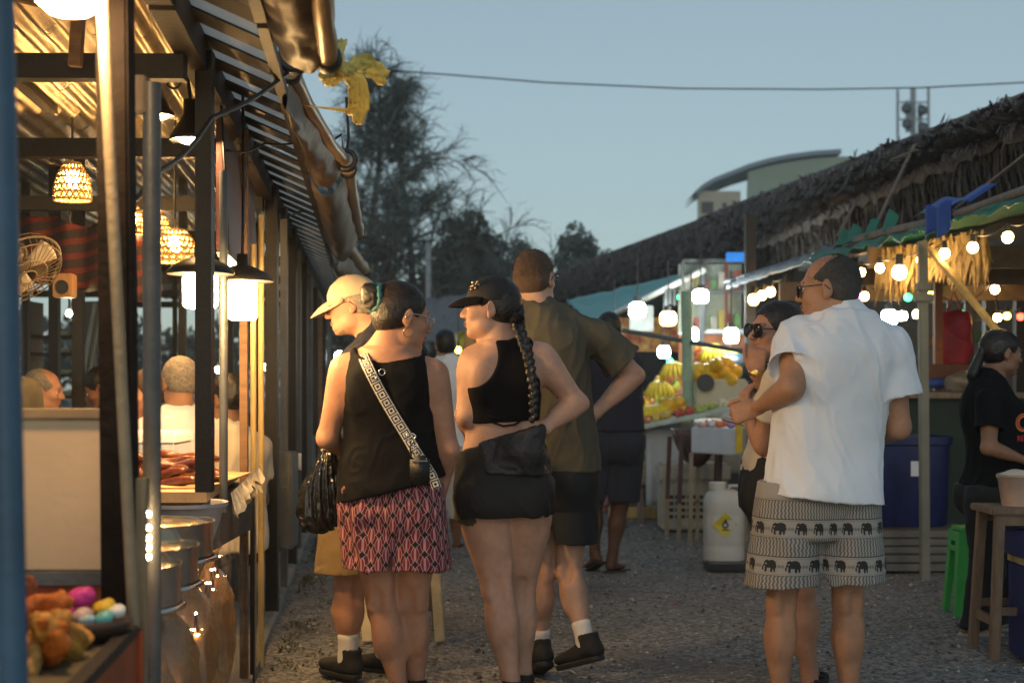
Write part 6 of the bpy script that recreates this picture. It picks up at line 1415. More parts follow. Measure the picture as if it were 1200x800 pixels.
def huts():
    e0, e1 = P(1262, 113, 8.3), P(822, 313, 20.); r0, r1 = P(1262, 88, 9.3), P(815, 258, 21.9)
    t = thatch_roof('thatched_hut', 'near thatched hut on the right with a wall of hanging palm leaves', (r0, r1), (e0, e1), n=150, flakes=15000, seed=3)
    ins = V3(.10, .02, -.03); top = (e0+ins, e1+ins)
    bA = P(1262, 222, 8.35)+V3(.12, 0, 0); bB = P(822, 334, 20.)+V3(.1, 0, 0); leaf_curtain(t, top, (bA, bB), 1500, 5)
    b = MB(); b.beam(e0+V3(.15, 0, -.10), e1+V3(.15, 0, -.10), .06, .06); b.build('beam', m_woodg, t)
    for a, c in ((P(1075, 172, 11.2), P(1032, 262, 11.0)), (P(1078, 178, 11.1), P(1048, 190, 11.5)), (P(1010, 232, 12.6), P(985, 278, 12.5)), (P(1210, 180, 8.7), P(1105, 262, 9.3))):
        b = MB(); b.beam(a-V3(.05, .1, 0), c-V3(.05, .1, 0), .03, .012); b.build('lath', m_woodg, t)
    for x, w, Y in ((879, 12, 13.9), (1262, 14, 9.4), (1000, 9, 13.)):
        b = MB(); post(b, x, w, Y, z1=2.9); b.build('post', m_dwood, t)
    e0, e1 = P(838, 306, 20.3), P(640, 354, 32.); r0, r1 = P(836, 252, 21.6), P(600, 338, 35.)
    t = thatch_roof('thatched_hut', 'farther thatched hut on the right behind the teal awning', (r0, r1), (e0, e1), n=110, flakes=8000, seed=8)
    b = MB(); b.beam(e0+V3(.15, 0, -.12), e1+V3(.15, 0, -.12), .08, .08); b.build('beam', m_woodg, t)
    for x, w, Y in ((835, 9, 20.6), (700, 6, 27)): b = MB(); post(b, x, w, Y, z1=2.8); b.build('post', m_dwood, t)
huts()
# ------------------------------------------------------------------ near right stall: green awning, post, fringe, lights
m_green = mat('tarp_green', (.018, .15, .105), .5, var=.3, scale=4, bump=.3, bscale=14); m_bluet = mat('tarp_blue', (.015, .06, .30), .5, var=.3, scale=4, bump=.3, bscale=14); m_teal = mat('tarp_teal', (.06, .30, .30), .45, var=.2, scale=3, bump=.2, bscale=10)
def awning():
    a = 3.5; zz = 2.27; at = lambda Y, da=0, dz=0: V3(AX(a+da, Y), Y, zz+dz)
    t = thing('green_awning', 'ragged green tarpaulin awning on a pole along the near right stall', 'awning', at(9.2)*np.array((1, 1, 0)))
    b = MB(); pts = [at(Y, 0, .015*sin(Y*2)) for Y in np.linspace(7.2, 10.2, 16)]; b.tube(pts, .028, 10); b.build('pole', m_woodg, t, smooth=True)
    def fl(u, v):
        Y = 7.2+4.0*u; r = .055+.05*abs(fbm((u*7, 1, 3)))+.03*max(0, fbm((u*30, 8, 1))); return at(Y, -.03*v+.02*fbm((u*15, v*3, 9)), .03-.02-(r)*1.1*v+.03*fbm((u*22, v, 5))*v)
    b = MB(); b.grid(fl, 90, 8); b.build('flap', m_green, t, smooth=True, thick=.004)
    b = MB(); b.grid(lambda u, v: at(7.2+4.2*u, .9*v, .0+.12*v-.05*sin(pi*v)+.03*fbm((u*8, v*4, 2))), 40, 10); b.build('sheet', m_green, t, smooth=True)
    # torn tufts standing up along the edge
    for Y, s in ((9.55, .16), (9.9, .13), (10.25, .14), (10.5, .12)):
        b = MB(); b.grid(lambda u, v: at(Y+.26*(u-.5)*(1-.35*v), -.02+.05*v+.02*sin(u*9), .0+s*v*(.55+.45*sin(u*pi+.4*sin(Y*9)))), 10, 6); b.build('torn_edge', m_green, t, smooth=True, thick=.004)
    b = MB(); b.grid(lambda u, v: at(8.42+.34*u, -.05+.02*sin(u*12), .05-.17*v+.03*sin(u*9+v)), 12, 8); b.build('blue_patch', m_bluet, t, smooth=True, thick=.005)
    b = MB(); b.grid(lambda u, v: at(8.2+.85*u, -.02+.15*v, .03+.10*v+.02*sin(u*9)), 12, 6); b.build('blue_sheet', m_bluet, t, smooth=True, thick=.005)
    b = MB(); b.tube([at(Y, .05*(Y-10.2), -.01+.012*(Y-10.2)) for Y in np.linspace(10.2, 14.8, 12)], .022, 8); b.build('pole', m_grey, t, smooth=True)
    b = MB(); b.grid(lambda u, v: at(10.6+4.*u, .2*u-.01, .02-.07*v+.03*fbm((u*20, v, 4))), 40, 4); b.build('blue_edge', mat('tarp_bluegrey', (.06, .10, .17), .5, var=.4), t, smooth=True, thick=.004)
    # upright with a bracket, diagonal brace
    b = MB(); post(b, 1084, 10.5, 9.06, z0=0, z1=2.16, x1=1081); b.build('post', mat('post_greygreen', (.19, .19, .155), .6, var=.2, scale=3, bump=.2), t, bevel=.006, label='grey-green square upright')
    b = MB(); b.box(P(1082, 349, 9.05), (.11, .08, .05)); b.box(P(1082, 336, 9.05), (.09, .07, .05)); b.build('bracket', mat('post_greygreen', (.19, .19, .155)), t, bevel=.006)
    b = MB(); b.beam(P(1090, 292, 8.9), P(1172, 392, 8.3), .042, .03); b.build('brace', m_bamboo, t, bevel=.004, label='yellow wooden diagonal brace')
    b = MB(); post(b, 1099, 9, 10.9, z0=1.2, z1=2.3); b.build('post', mat('wood_orange', (.26, .09, .03), .55, var=.3), t)
    # dark ceiling boards behind
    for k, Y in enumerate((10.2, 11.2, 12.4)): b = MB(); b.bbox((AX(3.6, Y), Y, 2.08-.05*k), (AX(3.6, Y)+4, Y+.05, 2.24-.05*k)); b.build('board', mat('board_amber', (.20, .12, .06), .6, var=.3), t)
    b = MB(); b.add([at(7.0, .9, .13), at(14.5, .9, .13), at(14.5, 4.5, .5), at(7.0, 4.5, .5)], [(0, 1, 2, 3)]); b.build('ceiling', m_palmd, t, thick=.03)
awning()
def fringe():
    rg = np.random.default_rng(4); t = thing('palm_fringe', 'strip of dry palm fringe glowing in bulb light under the green awning', 'fringe', P(1050, 310, 9.7)); a = P(992, 300, 10.15)+V3(.25, 0, 0); c = P(1108, 276, 8.95)+V3(.25, 0, 0)
    m = mat('palm_dry', (.48, .33, .13), .7, var=.4, scale=9, bump=.3); b = MB()
    for i in range(420):
        u = rg.random(); p = a+(c-a)*u+V3(rg.normal()*.02, rg.normal()*.02, rg.uniform(-.08, .05)); h = (.28+.06*sin(u*9)-.05*u)*rg.uniform(.6, 1); e = p+V3(rg.normal()*.03, rg.normal()*.08, -h); w = rg.uniform(.006, .015); sd = nrm(c-a)
        b.add([p-sd*w, p+sd*w, (p+e)/2+sd*w*1.2+V3(.01, -.01, 0), (p+e)/2-sd*w*1.2, e], [(0, 1, 2, 3), (3, 2, 4)])
    b.build('fringe', m, t)
fringe()
e_pearl = emat('glow_pearl', (1., .62, .26), 40.); e_cool = emat('glow_cool', (.86, 1., .95), 48.); e_warm2 = emat('glow_amber', (1., .55, .16), 18.); e_green = emat('glow_green', (.05, .9, .35), 7.); e_mag = emat('glow_magenta', (1., .12, .6), 6.); e_red = emat('glow_red', (1., .06, .03), 6.); e_yel = emat('glow_yellow', (1., .75, .10), 10.)
def festoon(lb, pts, e=None):
    t = thing('festoon_lights', lb, 'string lights', P(*pts[0][:3])); w = []
    for x, y, Y, r, em in pts:
        c = P(x, y, Y); r = r*Y/F; b = MB(); b.ball(c, (r, r, r*1.08), 14, 10); b.build('bulb', em, t, smooth=True); w.append(c+V3(0, 0, r*2.4))
        b = MB(); b.cyl(c+V3(0, 0, r*.9), c+V3(0, 0, r*2.5), r*.5, n=8); b.build('socket', m_blackp, t)
    q = []
    for i in range(len(w)-1):
        for u in np.linspace(0, 1, 7)[:-1]: q.append(w[i]+(w[i+1]-w[i])*u+V3(0, 0, -.03*sin(pi*u)))
    q.append(w[-1]); b = MB(); b.tube(q, .005, 5); b.build('wire', m_blackp, t)
festoon('string of pearl bulbs hanging in front of the glowing palm fringe', [(1009, 319, 9.9, 5, e_pearl), (1031, 314, 9.7, 5.2, e_pearl), (1054, 319, 9.5, 8.5, e_pearl), (1080, 304, 9.2, 6, e_pearl), (1107, 297, 8.75, 6, e_pearl)])
festoon('string of round bulbs on the right above the stall girl', [(1140, 290, 8.2, 6.2, e_pearl), (1181, 278, 7.9, 6.5, e_pearl), (1215, 266, 7.7, 6, e_pearl)])
festoon('coloured party bulbs strung deep inside the near right stall', [(1004, 347, 12, 4.5, e_mag), (1013, 347, 12, 4.8, e_pearl), (1064, 348, 12, 4.5, e_green), (1091, 346, 12, 4.6, e_yel), (1127, 368, 12, 4.6, e_green), (1166, 339, 12, 5, e_pearl), (1169, 372, 11.5, 4.6, e_pearl), (1180, 370, 11.4, 4.2, e_yel), (1196, 371, 11.3, 4.2, e_red)])
festoon('three close amber bulbs beside the dark pillar above the sunglasses', [(883, 351, 13., 6.5, e_warm2), (893, 346, 13., 5.5, e_warm2), (903, 342, 13., 5.5, e_warm2), (921, 341, 13.2, 8, e_warm2)])
def led_lamp(x, y, Y, r, h, lb, e=None):
    t = thing('bulb_lamp', lb, 'lamp', P(x, y, Y), 'large bulbs over the fruit stalls'); c = P(x, y, Y); r = r*Y/F; h = h*Y/F
    b = MB(); b.lathe(c, [(0, -h), (r*.7, -h*.95), (r, -h*.6), (r, h*.5), (r*.7, h*.9), (0, h)], 18); b.build('bulb', e or e_cool, t, smooth=True); b = MB(); b.cyl(c+(0, 0, h*.9), c+(0, 0, h*1.7), r*.5, n=10); b.build('socket', m_blackp, t); b = MB(); b.cyl(c+(0, 0, h*1.6), c+(0, 0, h*1.6+.5), .008, n=5); b.build('cord', m_blackp, t)
led_lamp(747, 363, 16, 9.5, 9, 'cool white bulb under the teal awning by the grey board'); led_lamp(783, 373, 15.5, 9.5, 8.5, 'warm orange-white bulb between the cool white ones', e_warm2); led_lamp(821, 347, 15, 9, 8, 'cool white bulb highest beside the glass cabinet'); led_lamp(810, 392, 14, 8.5, 8.5, 'cool white bulb right above the pale green pole'); led_lamp(857, 393, 13.5, 8.5, 9, 'cool white bulb over the mangoes by the dark pillar'); led_lamp(778, 412, 15.5, 7, 7, 'cool white bulb lowest over the fruit heap')
led_lamp(1042, 372, 13.5, 9, 9, 'big cool white bulb behind the grey-green upright'); led_lamp(1057, 370, 14.5, 5.5, 5, 'small cool white bulb just right of the big one'); led_lamp(1075, 368, 14.8, 5, 4.8, 'small warm white bulb next to the grey-green upright', e_pearl)
# ------------------------------------------------------------------ fruit stall
def simple(nm, lb, cat, mb, m, loc, grp=None, **k): return tag(mb.build(nm, m, None, loc, **k), lb, cat, grp)
def fruit_stall():
    Y0, Y1 = 12.7, 15.2; xl, xr = P(745, 0, 12.7)[0], P(905, 0, 12.7)[0]; zt = .905
    t = thing('fruit_table', 'fruit stall table draped with pale cloth under a white board top', 'table', ((xl+xr)/2, 13.5, 0))
    b = MB(); b.bbox((xl, Y0, zt-.03), (xr, Y1, zt)); b.build('tabletop', mat('board_white', (.55, .56, .55), .5, var=.08), t, bevel=.008)
    def cl(x0, x1, zb, Y, nm, m): 
        b = MB(); b.grid(lambda u, v: V3(x0+(x1-x0)*u, Y-.02-.02*sin(u*23)*v-.01*v, zt-.02-(zt-.02-zb)*v), 30, 8); b.build(nm, m, t, smooth=True, thick=.006)
    m = mat('cloth_paleblue', (.42, .47, .52), .8, var=.12, scale=5, bump=.3); cl(P(757, 0, Y0)[0], P(813, 0, Y0)[0], .17, Y0, 'drape', m); cl(xl, P(757, 0, Y0)[0], .35, Y0+.03, 'drape', mat('cloth_floral', (.30, .28, .17), .8, var=.6, scale=22)); cl(P(815, 0, Y0)[0], xr, .45, Y0+.03, 'drape', mat('cloth_dull', (.24, .23, .20), .8))
    for x in (xl+.05, xr-.05):
        for y in (Y0+.1, Y1-.1): b = MB(); b.bbox((x-.025, y-.025, 0), (x+.025, y+.025, zt-.03)); b.build('leg', m_woodg, t)
    b = MB(); c0 = P(806, 0, 13.); b.cyl((c0[0]+.02, 13., 0), (c0[0]-.01, 13., 2.1), .052, n=14); o = simple('wrapped_pole', 'pale green wrapped pole standing in the fruit stall', 'pole', b, mat('pole_mint', (.30, .44, .32), .5, var=.3, scale=6, bump=.3, bscale=20), (c0[0], 13., 0), smooth='auto')
    b = MB(); b.cyl(P(690, 380, 14.2), P(885, 414, 12.3), .022, n=10); simple('rail', 'grey pipe rail slanting across the fruit stalls', 'rail', b, m_grey, P(780, 396, 13.3), smooth='auto')
    # polystyrene box with mangoes, tray with sweets and fruit
    c = P(843, 468, 13.1); b = MB(); b.bbox(c-V3(.23, .16, .17), c+V3(.24, .22, .19)); simple('foam_box', 'cream foam box under the heap of yellow mangoes', 'box', b, mat('foam_cream', (.62, .58, .42), .7, var=.06, bump=.2), c-V3(0, 0, .17), bevel=.02)
    ym = mat('mango', (.72, .42, .02), .35, var=.25, scale=8, bump=.1); gm = mat('mango_green', (.45, .46, .06), .4, var=.35, scale=8, bump=.1); om = mat('fruit_orange', (.70, .24, .03), .4, var=.2, bump=.2); rm = mat('fruit_red', (.45, .06, .06), .4, var=.4, scale=9, bump=.2); pk = mat('fruit_pink', (.55, .20, .20), .4, var=.3); gr = mat('fruit_green', (.16, .26, .05), .4, var=.3); pm = mat('pineapple_peeled', (.75, .58, .02), .4, var=.2, scale=30, bump=.5, bscale=60); bm_ = mat('banana', (.68, .52, .04), .4, var=.25)
    rg = np.random.default_rng(9)
    def fruit(x, y, Y, r, m, nm, lb, grp, el=1.25):
        b = MB(); a = rg.random()*6; M = np.array(Matrix.Rotation(a, 3, 'Z')@Matrix.Rotation(rg.uniform(-.6, .6), 3, 'Y')); b.ball((0, 0, 0), np.array((r*el, r*.85, r*.9)), 14, 10, M, jit=.12); p = P(x, y, Y)
        b.v = [tuple(np.array(v)+p) for v in b.v]; simple(nm, lb, nm.split('_')[-1], b, m, p, grp, smooth=True)
    for x, y in ((815, 441), (827, 445), (838, 438), (848, 436), (856, 444), (828, 434), (840, 428), (851, 427), (819, 433), (860, 437), (833, 442), (845, 445)): fruit(x, y, 13.0+.15*rg.random(), .075, ym, 'yellow_mango', 'ripe yellow mango heaped on the cream foam box', 'yellow mangoes on the foam box', 1.3)
    for x, y in ((776, 484), (786, 478), (793, 472), (798, 482), (782, 474), (795, 488)): fruit(x, y, 12.9, .07, ym, 'yellow_mango', 'ripe yellow mango left of the pale green pole', 'yellow mangoes left of the pole', 1.3)
    for i in range(46):
        u = rg.random(); x = 752+48*u+rg.normal()*3; y = 474-44*u*(.6+.4*rg.random())+rg.normal()*4; m = (rm, pk, gr, om, gm, ym, ym, gm, om, ym)[int(rg.integers(0, 10))]; nm = {rm: 'red_apple', pk: 'pink_guava', gr: 'green_guava', om: 'ripe_orange', gm: 'green_mango', ym: 'yellow_mango'}[m]
        fruit(x, y, 13.6+1.2*u, .062, m, nm, nm.replace('_', ' ')+' in the mixed fruit heap behind the peeled pineapple', nm.replace('_', ' ')+' fruits in the heap', 1.1)
    for i in range(20):
        x = 812+18*rg.random(); y = 436-30*rg.random(); m = (rm, om, gr, om)[int(rg.integers(0, 4))]; nm = {rm: 'red_apple', pk: 'pink_guava', gr: 'green_guava', om: 'ripe_orange'}[m]; fruit(x, y, 13.9, .055, m, nm, nm.replace('_', ' ')+' piled between pale green pole and mangoes', nm.replace('_', ' ')+'s by the mangoes', 1.05)
    # hands of bananas
    for cx, cy, lb in ((836, 415, 'hand of yellow bananas on top of the fruit display'), (789, 436, 'hand of yellow bananas just left of the pale green pole'), (772, 458, 'hand of yellow bananas low in the mixed fruit heap'), (852, 420, 'smaller hand of yellow-green bananas leaning right of the first')):
        b = MB()
        for i in range(7): a = -1.2+i*.4; p = P(cx, cy, 13.7); b.tube([p+V3(.02*sin(a), 0, .10-.0*i), p+V3(.08*sin(a), -.05, .06), p+V3(.13*sin(a), -.07, -.02), p+V3(.13*sin(a), -.05, -.09)], [.012, .024, .024, .010], 8)
        simple('banana_hand', lb, 'bananas', b, bm_ if cx < 840 else gm, P(cx, cy, 13.7), smooth=True)
    b = MB(); p = P(768, 484, 12.85); b.lathe(p, [(0, -.15), (.055, -.15), (.075, -.10), (.078, .08), (.06, .14), (0, .15)], 18, (1, .25, .1)); simple('peeled_pineapple', 'bright yellow peeled pineapple lying at the table corner', 'pineapple', b, pm, p, smooth=True)
    b = MB(); b.ball(P(862, 432, 13.6), (.22, .15, .14), 16, 10, jit=.3); simple('plastic_sack', 'dark blue plastic sack behind the mangoes', 'sack', b, mat('sack_blue', (.02, .05, .08), .3, bump=.4), P(862, 432, 13.6), smooth=True)
    b = MB(); b.lathe(P(827, 448, 12.88), [(0, .0), (.075, .0), (.08, -.006), (.075, -.012)], 20, (0, -1, .2)); simple('price_disc', 'round black board leaning on the mangoes', 'board', b, m_blackp, P(827, 448, 12.88))
    # sloping tray of cut fruit along the table front
    t = thing('fruit_tray', 'long pale tray of cut fruit along the front of the fruit table', 'tray', P(800, 492, 12.6)); a, c = P(742, 500, 12.55), P(874, 474, 12.1); w = V3(.0, .40, .03)
    b = MB(); b.add([a, c, c+w, a+w, a-V3(0, 0, .04), c-V3(0, 0, .04), c+w-V3(0, 0, .04), a+w-V3(0, 0, .04)], [(0, 1, 2, 3), (4, 7, 6, 5), (0, 4, 5, 1), (1, 5, 6, 2), (2, 6, 7, 3), (3, 7, 4, 0)]); b.build('tray', mat('tray_mint', (.48, .56, .50), .4), t, bevel=.006)
    cm = [mat('cut_%d' % i, cc, .4, var=.3, bump=.2) for i, cc in enumerate(((.62, .22, .05), (.66, .45, .08), (.50, .08, .05), (.40, .45, .12), (.66, .60, .40)))]
    for k in range(5):
        b = MB()
        for i in range(16):
            u = rg.random()*.18+.2*k; v = rg.random(); p = a+(c-a)*u+w*(.1+.8*v)+V3(0, 0, .02); b.ball(p, rg.uniform(.02, .038, 3), 8, 6, jit=.3)
        o = b.build('cut_fruit', cm[k], t, smooth=True); o['kind'] = 'stuff'
fruit_stall()
def tray_table():
    Y = 11.; zt = P(0, 500, Y)[2]; a = P(810, 0, Y)[0]; c = P(868, 0, 10.6)[0]
    t = thing('tray_table', 'white boxed tray table on thin legs beside the black trousers', 'table', ((a+c)/2, 10.9, 0)); b = MB(); A = [V3(a, 11., 0), V3(c, 10.55, 0), V3(c+.12, 11.1, 0), V3(a+.12, 11.5, 0)]
    b.add([p+V3(0, 0, zt-.20) for p in A]+[p+V3(0, 0, zt) for p in A], [(0, 3, 2, 1), (4, 5, 6, 7), (0, 1, 5, 4), (1, 2, 6, 5), (2, 3, 7, 6), (3, 0, 4, 7)]); b.build('tray', mat('tray_white', (.62, .63, .66), .5, var=.08), t, bevel=.008)
    for p in A: b = MB(); d = V3(.012, .012, 0); b.beam(p+V3(0, 0, zt-.2), p+V3(-.01, 0, 0), .03, .03, (0, 1, 0)); b.build('leg', m_white, t)
    b = MB(); b.beam(A[0]+V3(0, 0, .32), A[3]+V3(0, 0, .32), .02, .02); b.beam(A[0]+V3(0, 0, .20), A[1]+V3(0, 0, .20), .02, .02); b.build('stretcher', m_white, t)
    rg = np.random.default_rng(2); cc = (((.62, .16, .04), 'orange'), ((.32, .22, .42), 'violet'), ((.6, .10, .08), 'red'), ((.65, .45, .42), 'pale pink'), ((.60, .62, .66), 'white'))
    for i in range(16):
        col, nm = cc[i % 5]; u, v = rg.random()*.9+.05, rg.random()*.9; p = (A[0]*(1-u)+A[1]*u)*(1-v)+(A[3]*(1-u)+A[2]*u)*v+V3(0, 0, zt+.022); b = MB(); b.ball(p, (.035, .03, .025), 10, 6, jit=.4); simple('wrapped_sweet', nm+' wrapped sweet lying on the white tray table', 'sweet', b, mat('wrap_'+nm.replace(' ', '_'), col, .25, bump=.5), p, 'wrapped sweets on the tray table', smooth=True)
    b = MB(); q = P(866, 512, 10.5); b.box(q, (.05, .02, .24)); simple('yellow_cloth', 'yellow rag hanging at the corner of the white tray table', 'rag', b, mat('rag_yellow', (.55, .38, .02), .7), q, bevel=.008)
    # brown chair behind it
    t = thing('brown_chair', 'brown plastic chair with pale-tipped legs left of the tray table', 'chair', P(800, 640, 11.4)); m = mat('plastic_brown', (.085, .035, .03), .45, bump=.1); z0 = P(0, 506, 11.4)[2]
    b = MB(); cx = P(818, 0, 11.4)[0]; b.grid(lambda u, v: V3(cx+.34*(u-.5), 11.4+.35*v, z0-.32*(1-(2*u-1)**2)*.9+.02), 14, 8); b.grid(lambda u, v: V3(cx+.34*(u-.5), 11.4, z0+.02-.32*(1-(2*u-1)**2)*.9*v), 14, 4); b.build('seat', m, t, smooth=True, thick=.015)
    for x, y1, Y in ((782, 628, 11.8), (796, 640, 11.35), (842, 640, 11.35), (838, 628, 11.8)):
        f_ = P(x, 0, Y); b = MB(); b.beam(V3(f_[0]+.02, Y, z0-.05), V3(f_[0], Y, .30), .035, .03, (0, 1, 0)); o = b.build('leg', m, t); b = MB(); b.beam(V3(f_[0], Y, .30), V3(f_[0]-.005, Y, 0), .033, .028, (0, 1, 0)); b.build('tip', m_white, o)
tray_table()
def jerrycan():
    c = P(848, 664, 9.75); c[2] = 0; t = thing('jerrycan', 'tall white plastic jerrycan with a yellow warning diamond', 'jerrycan', c); m = mat('plastic_milky', (.52, .50, .46), .45, var=.12, scale=3, bump=.1, sss=.1); r = .137; h = .54
    b = MB(); vs = []; n = 36; prof = [(.86, 0), (.97, .015), (1, .05), (1.0, .14), (.985, .15), (1, .165), (1, .36), (.985, .37), (1, .385), (.98, .45), (.86, .50), (.60, .525), (.5, .53), (0, .53)]
    for k, z in prof:
        for j in range(n): a = 2*pi*j/n; s = (abs(cos(a))**3+abs(sin(a))**3)**(-1/3); vs.append(c+V3(cos(a)*r*k*s, sin(a)*r*k*s, z))
    b.add(vs, [(q*n+j, q*n+(j+1) % n, (q+1)*n+(j+1) % n, (q+1)*n+j) for q in range(len(prof)-1) for j in range(n)]); b.build('body', m, t, smooth='auto')
    b = MB(); b.lathe(c+V3(-.04, 0, .525), [(.055, 0), (.06, .005), (.06, .05), (.055, .055), (0, .055)], 22); b.build('cap', m, t, smooth='auto'); b = MB(); b.tube([c+V3(.02, -.06, .50), c+V3(.03, -.075, .56), c+V3(.10, -.06, .56), c+V3(.115, -.05, .49)], .012, 8); b.build('handle', m, t, smooth=True)
    q = c+V3(-.01, -r*1.0-.006, .30); s = .085; b = MB(); b.add([q+V3(0, 0, s), q+V3(s, .012, 0), q+V3(0, 0, -s), q+V3(-s, .004, 0)], [(3, 2, 1, 0)]); lb = b.build('hazard_label', mat('label_yellow', (.55, .42, .02), .5, bump=0), t, thick=.002)
    b = MB(); g = q+V3(0, -.004, 0); b.lathe(g+V3(0, 0, .0), [(.014, 0), (.022, 0)], 14, (0, -1, 0)); b.tube([g+V3(0, 0, .02), g+V3(.004, 0, .042)], [.012, .002], 6); b.box(g+V3(0, 0, -.032), (.05, .001, .006)); b.build('symbol', m_blackp, lb)
    b = MB(); b.bbox(c+V3(-.14, -.30, .006), c+V3(.35, .02, .055)); simple('black_pallet', 'flat black plastic pallet on the gravel in front of the jerrycan', 'pallet', b, m_blackp, c, bevel=.01)
    # cooler box with vent grid and clutter behind the table legs
    c = P(812, 600, 12.); c[2] = 0; t = thing('cool_box', 'cream cool box with a vent grid under the fruit table', 'cool box', c); m = mat('coolbox_cream', (.40, .38, .32), .5)
    b = MB(); b.bbox(c+V3(-.26, 0, .02), c+V3(.30, .4, .42)); b.build('body', m, t, bevel=.015); b = MB(); b.bbox(c+V3(-.28, -.015, .42), c+V3(.32, .42, .58)); b.build('lid', m, t, bevel=.03)
    b = MB(); [b.bbox(c+V3(-.20+.05*i, -.004, .12+.055*j), c+V3(-.165+.05*i, .01, .15+.055*j)) for i in range(8) for j in range(4)]; b.build('vent_grid', m_blackp, t)
    b = MB(); b.box(P(748, 586, 13.2)*np.array((1, 1, 0))+V3(0, 0, .06), (.55, .12, .10)); simple('timber_offcut', 'yellowish timber lying left under the fruit table', 'timber', b, m_bamboo, P(748, 586, 13.2), bevel=.01)
    for x, lb, s in ((735, 'dark green crate standing left of the fruit table', (.30, .3, .45)), (725, 'black bundle on the ground behind the flip-flop man', (.25, .25, .3))):
        p = P(x+5, 575, 13.9); p[2] = s[2]/2; t = thing('crate', lb, 'crate', p*np.array((1, 1, 0))); b = MB(); b.box(p, s); b.build('body', mat('crate_dark', (.03, .04, .04), .5), t, bevel=.02)
        for k in range(3): b = MB(); b.box(p+V3(0, -s[1]/2-.004, s[2]*(-.3+.3*k)), (s[0]*.9, .012, .02)); b.build('rib', m_grey, t)
jerrycan()
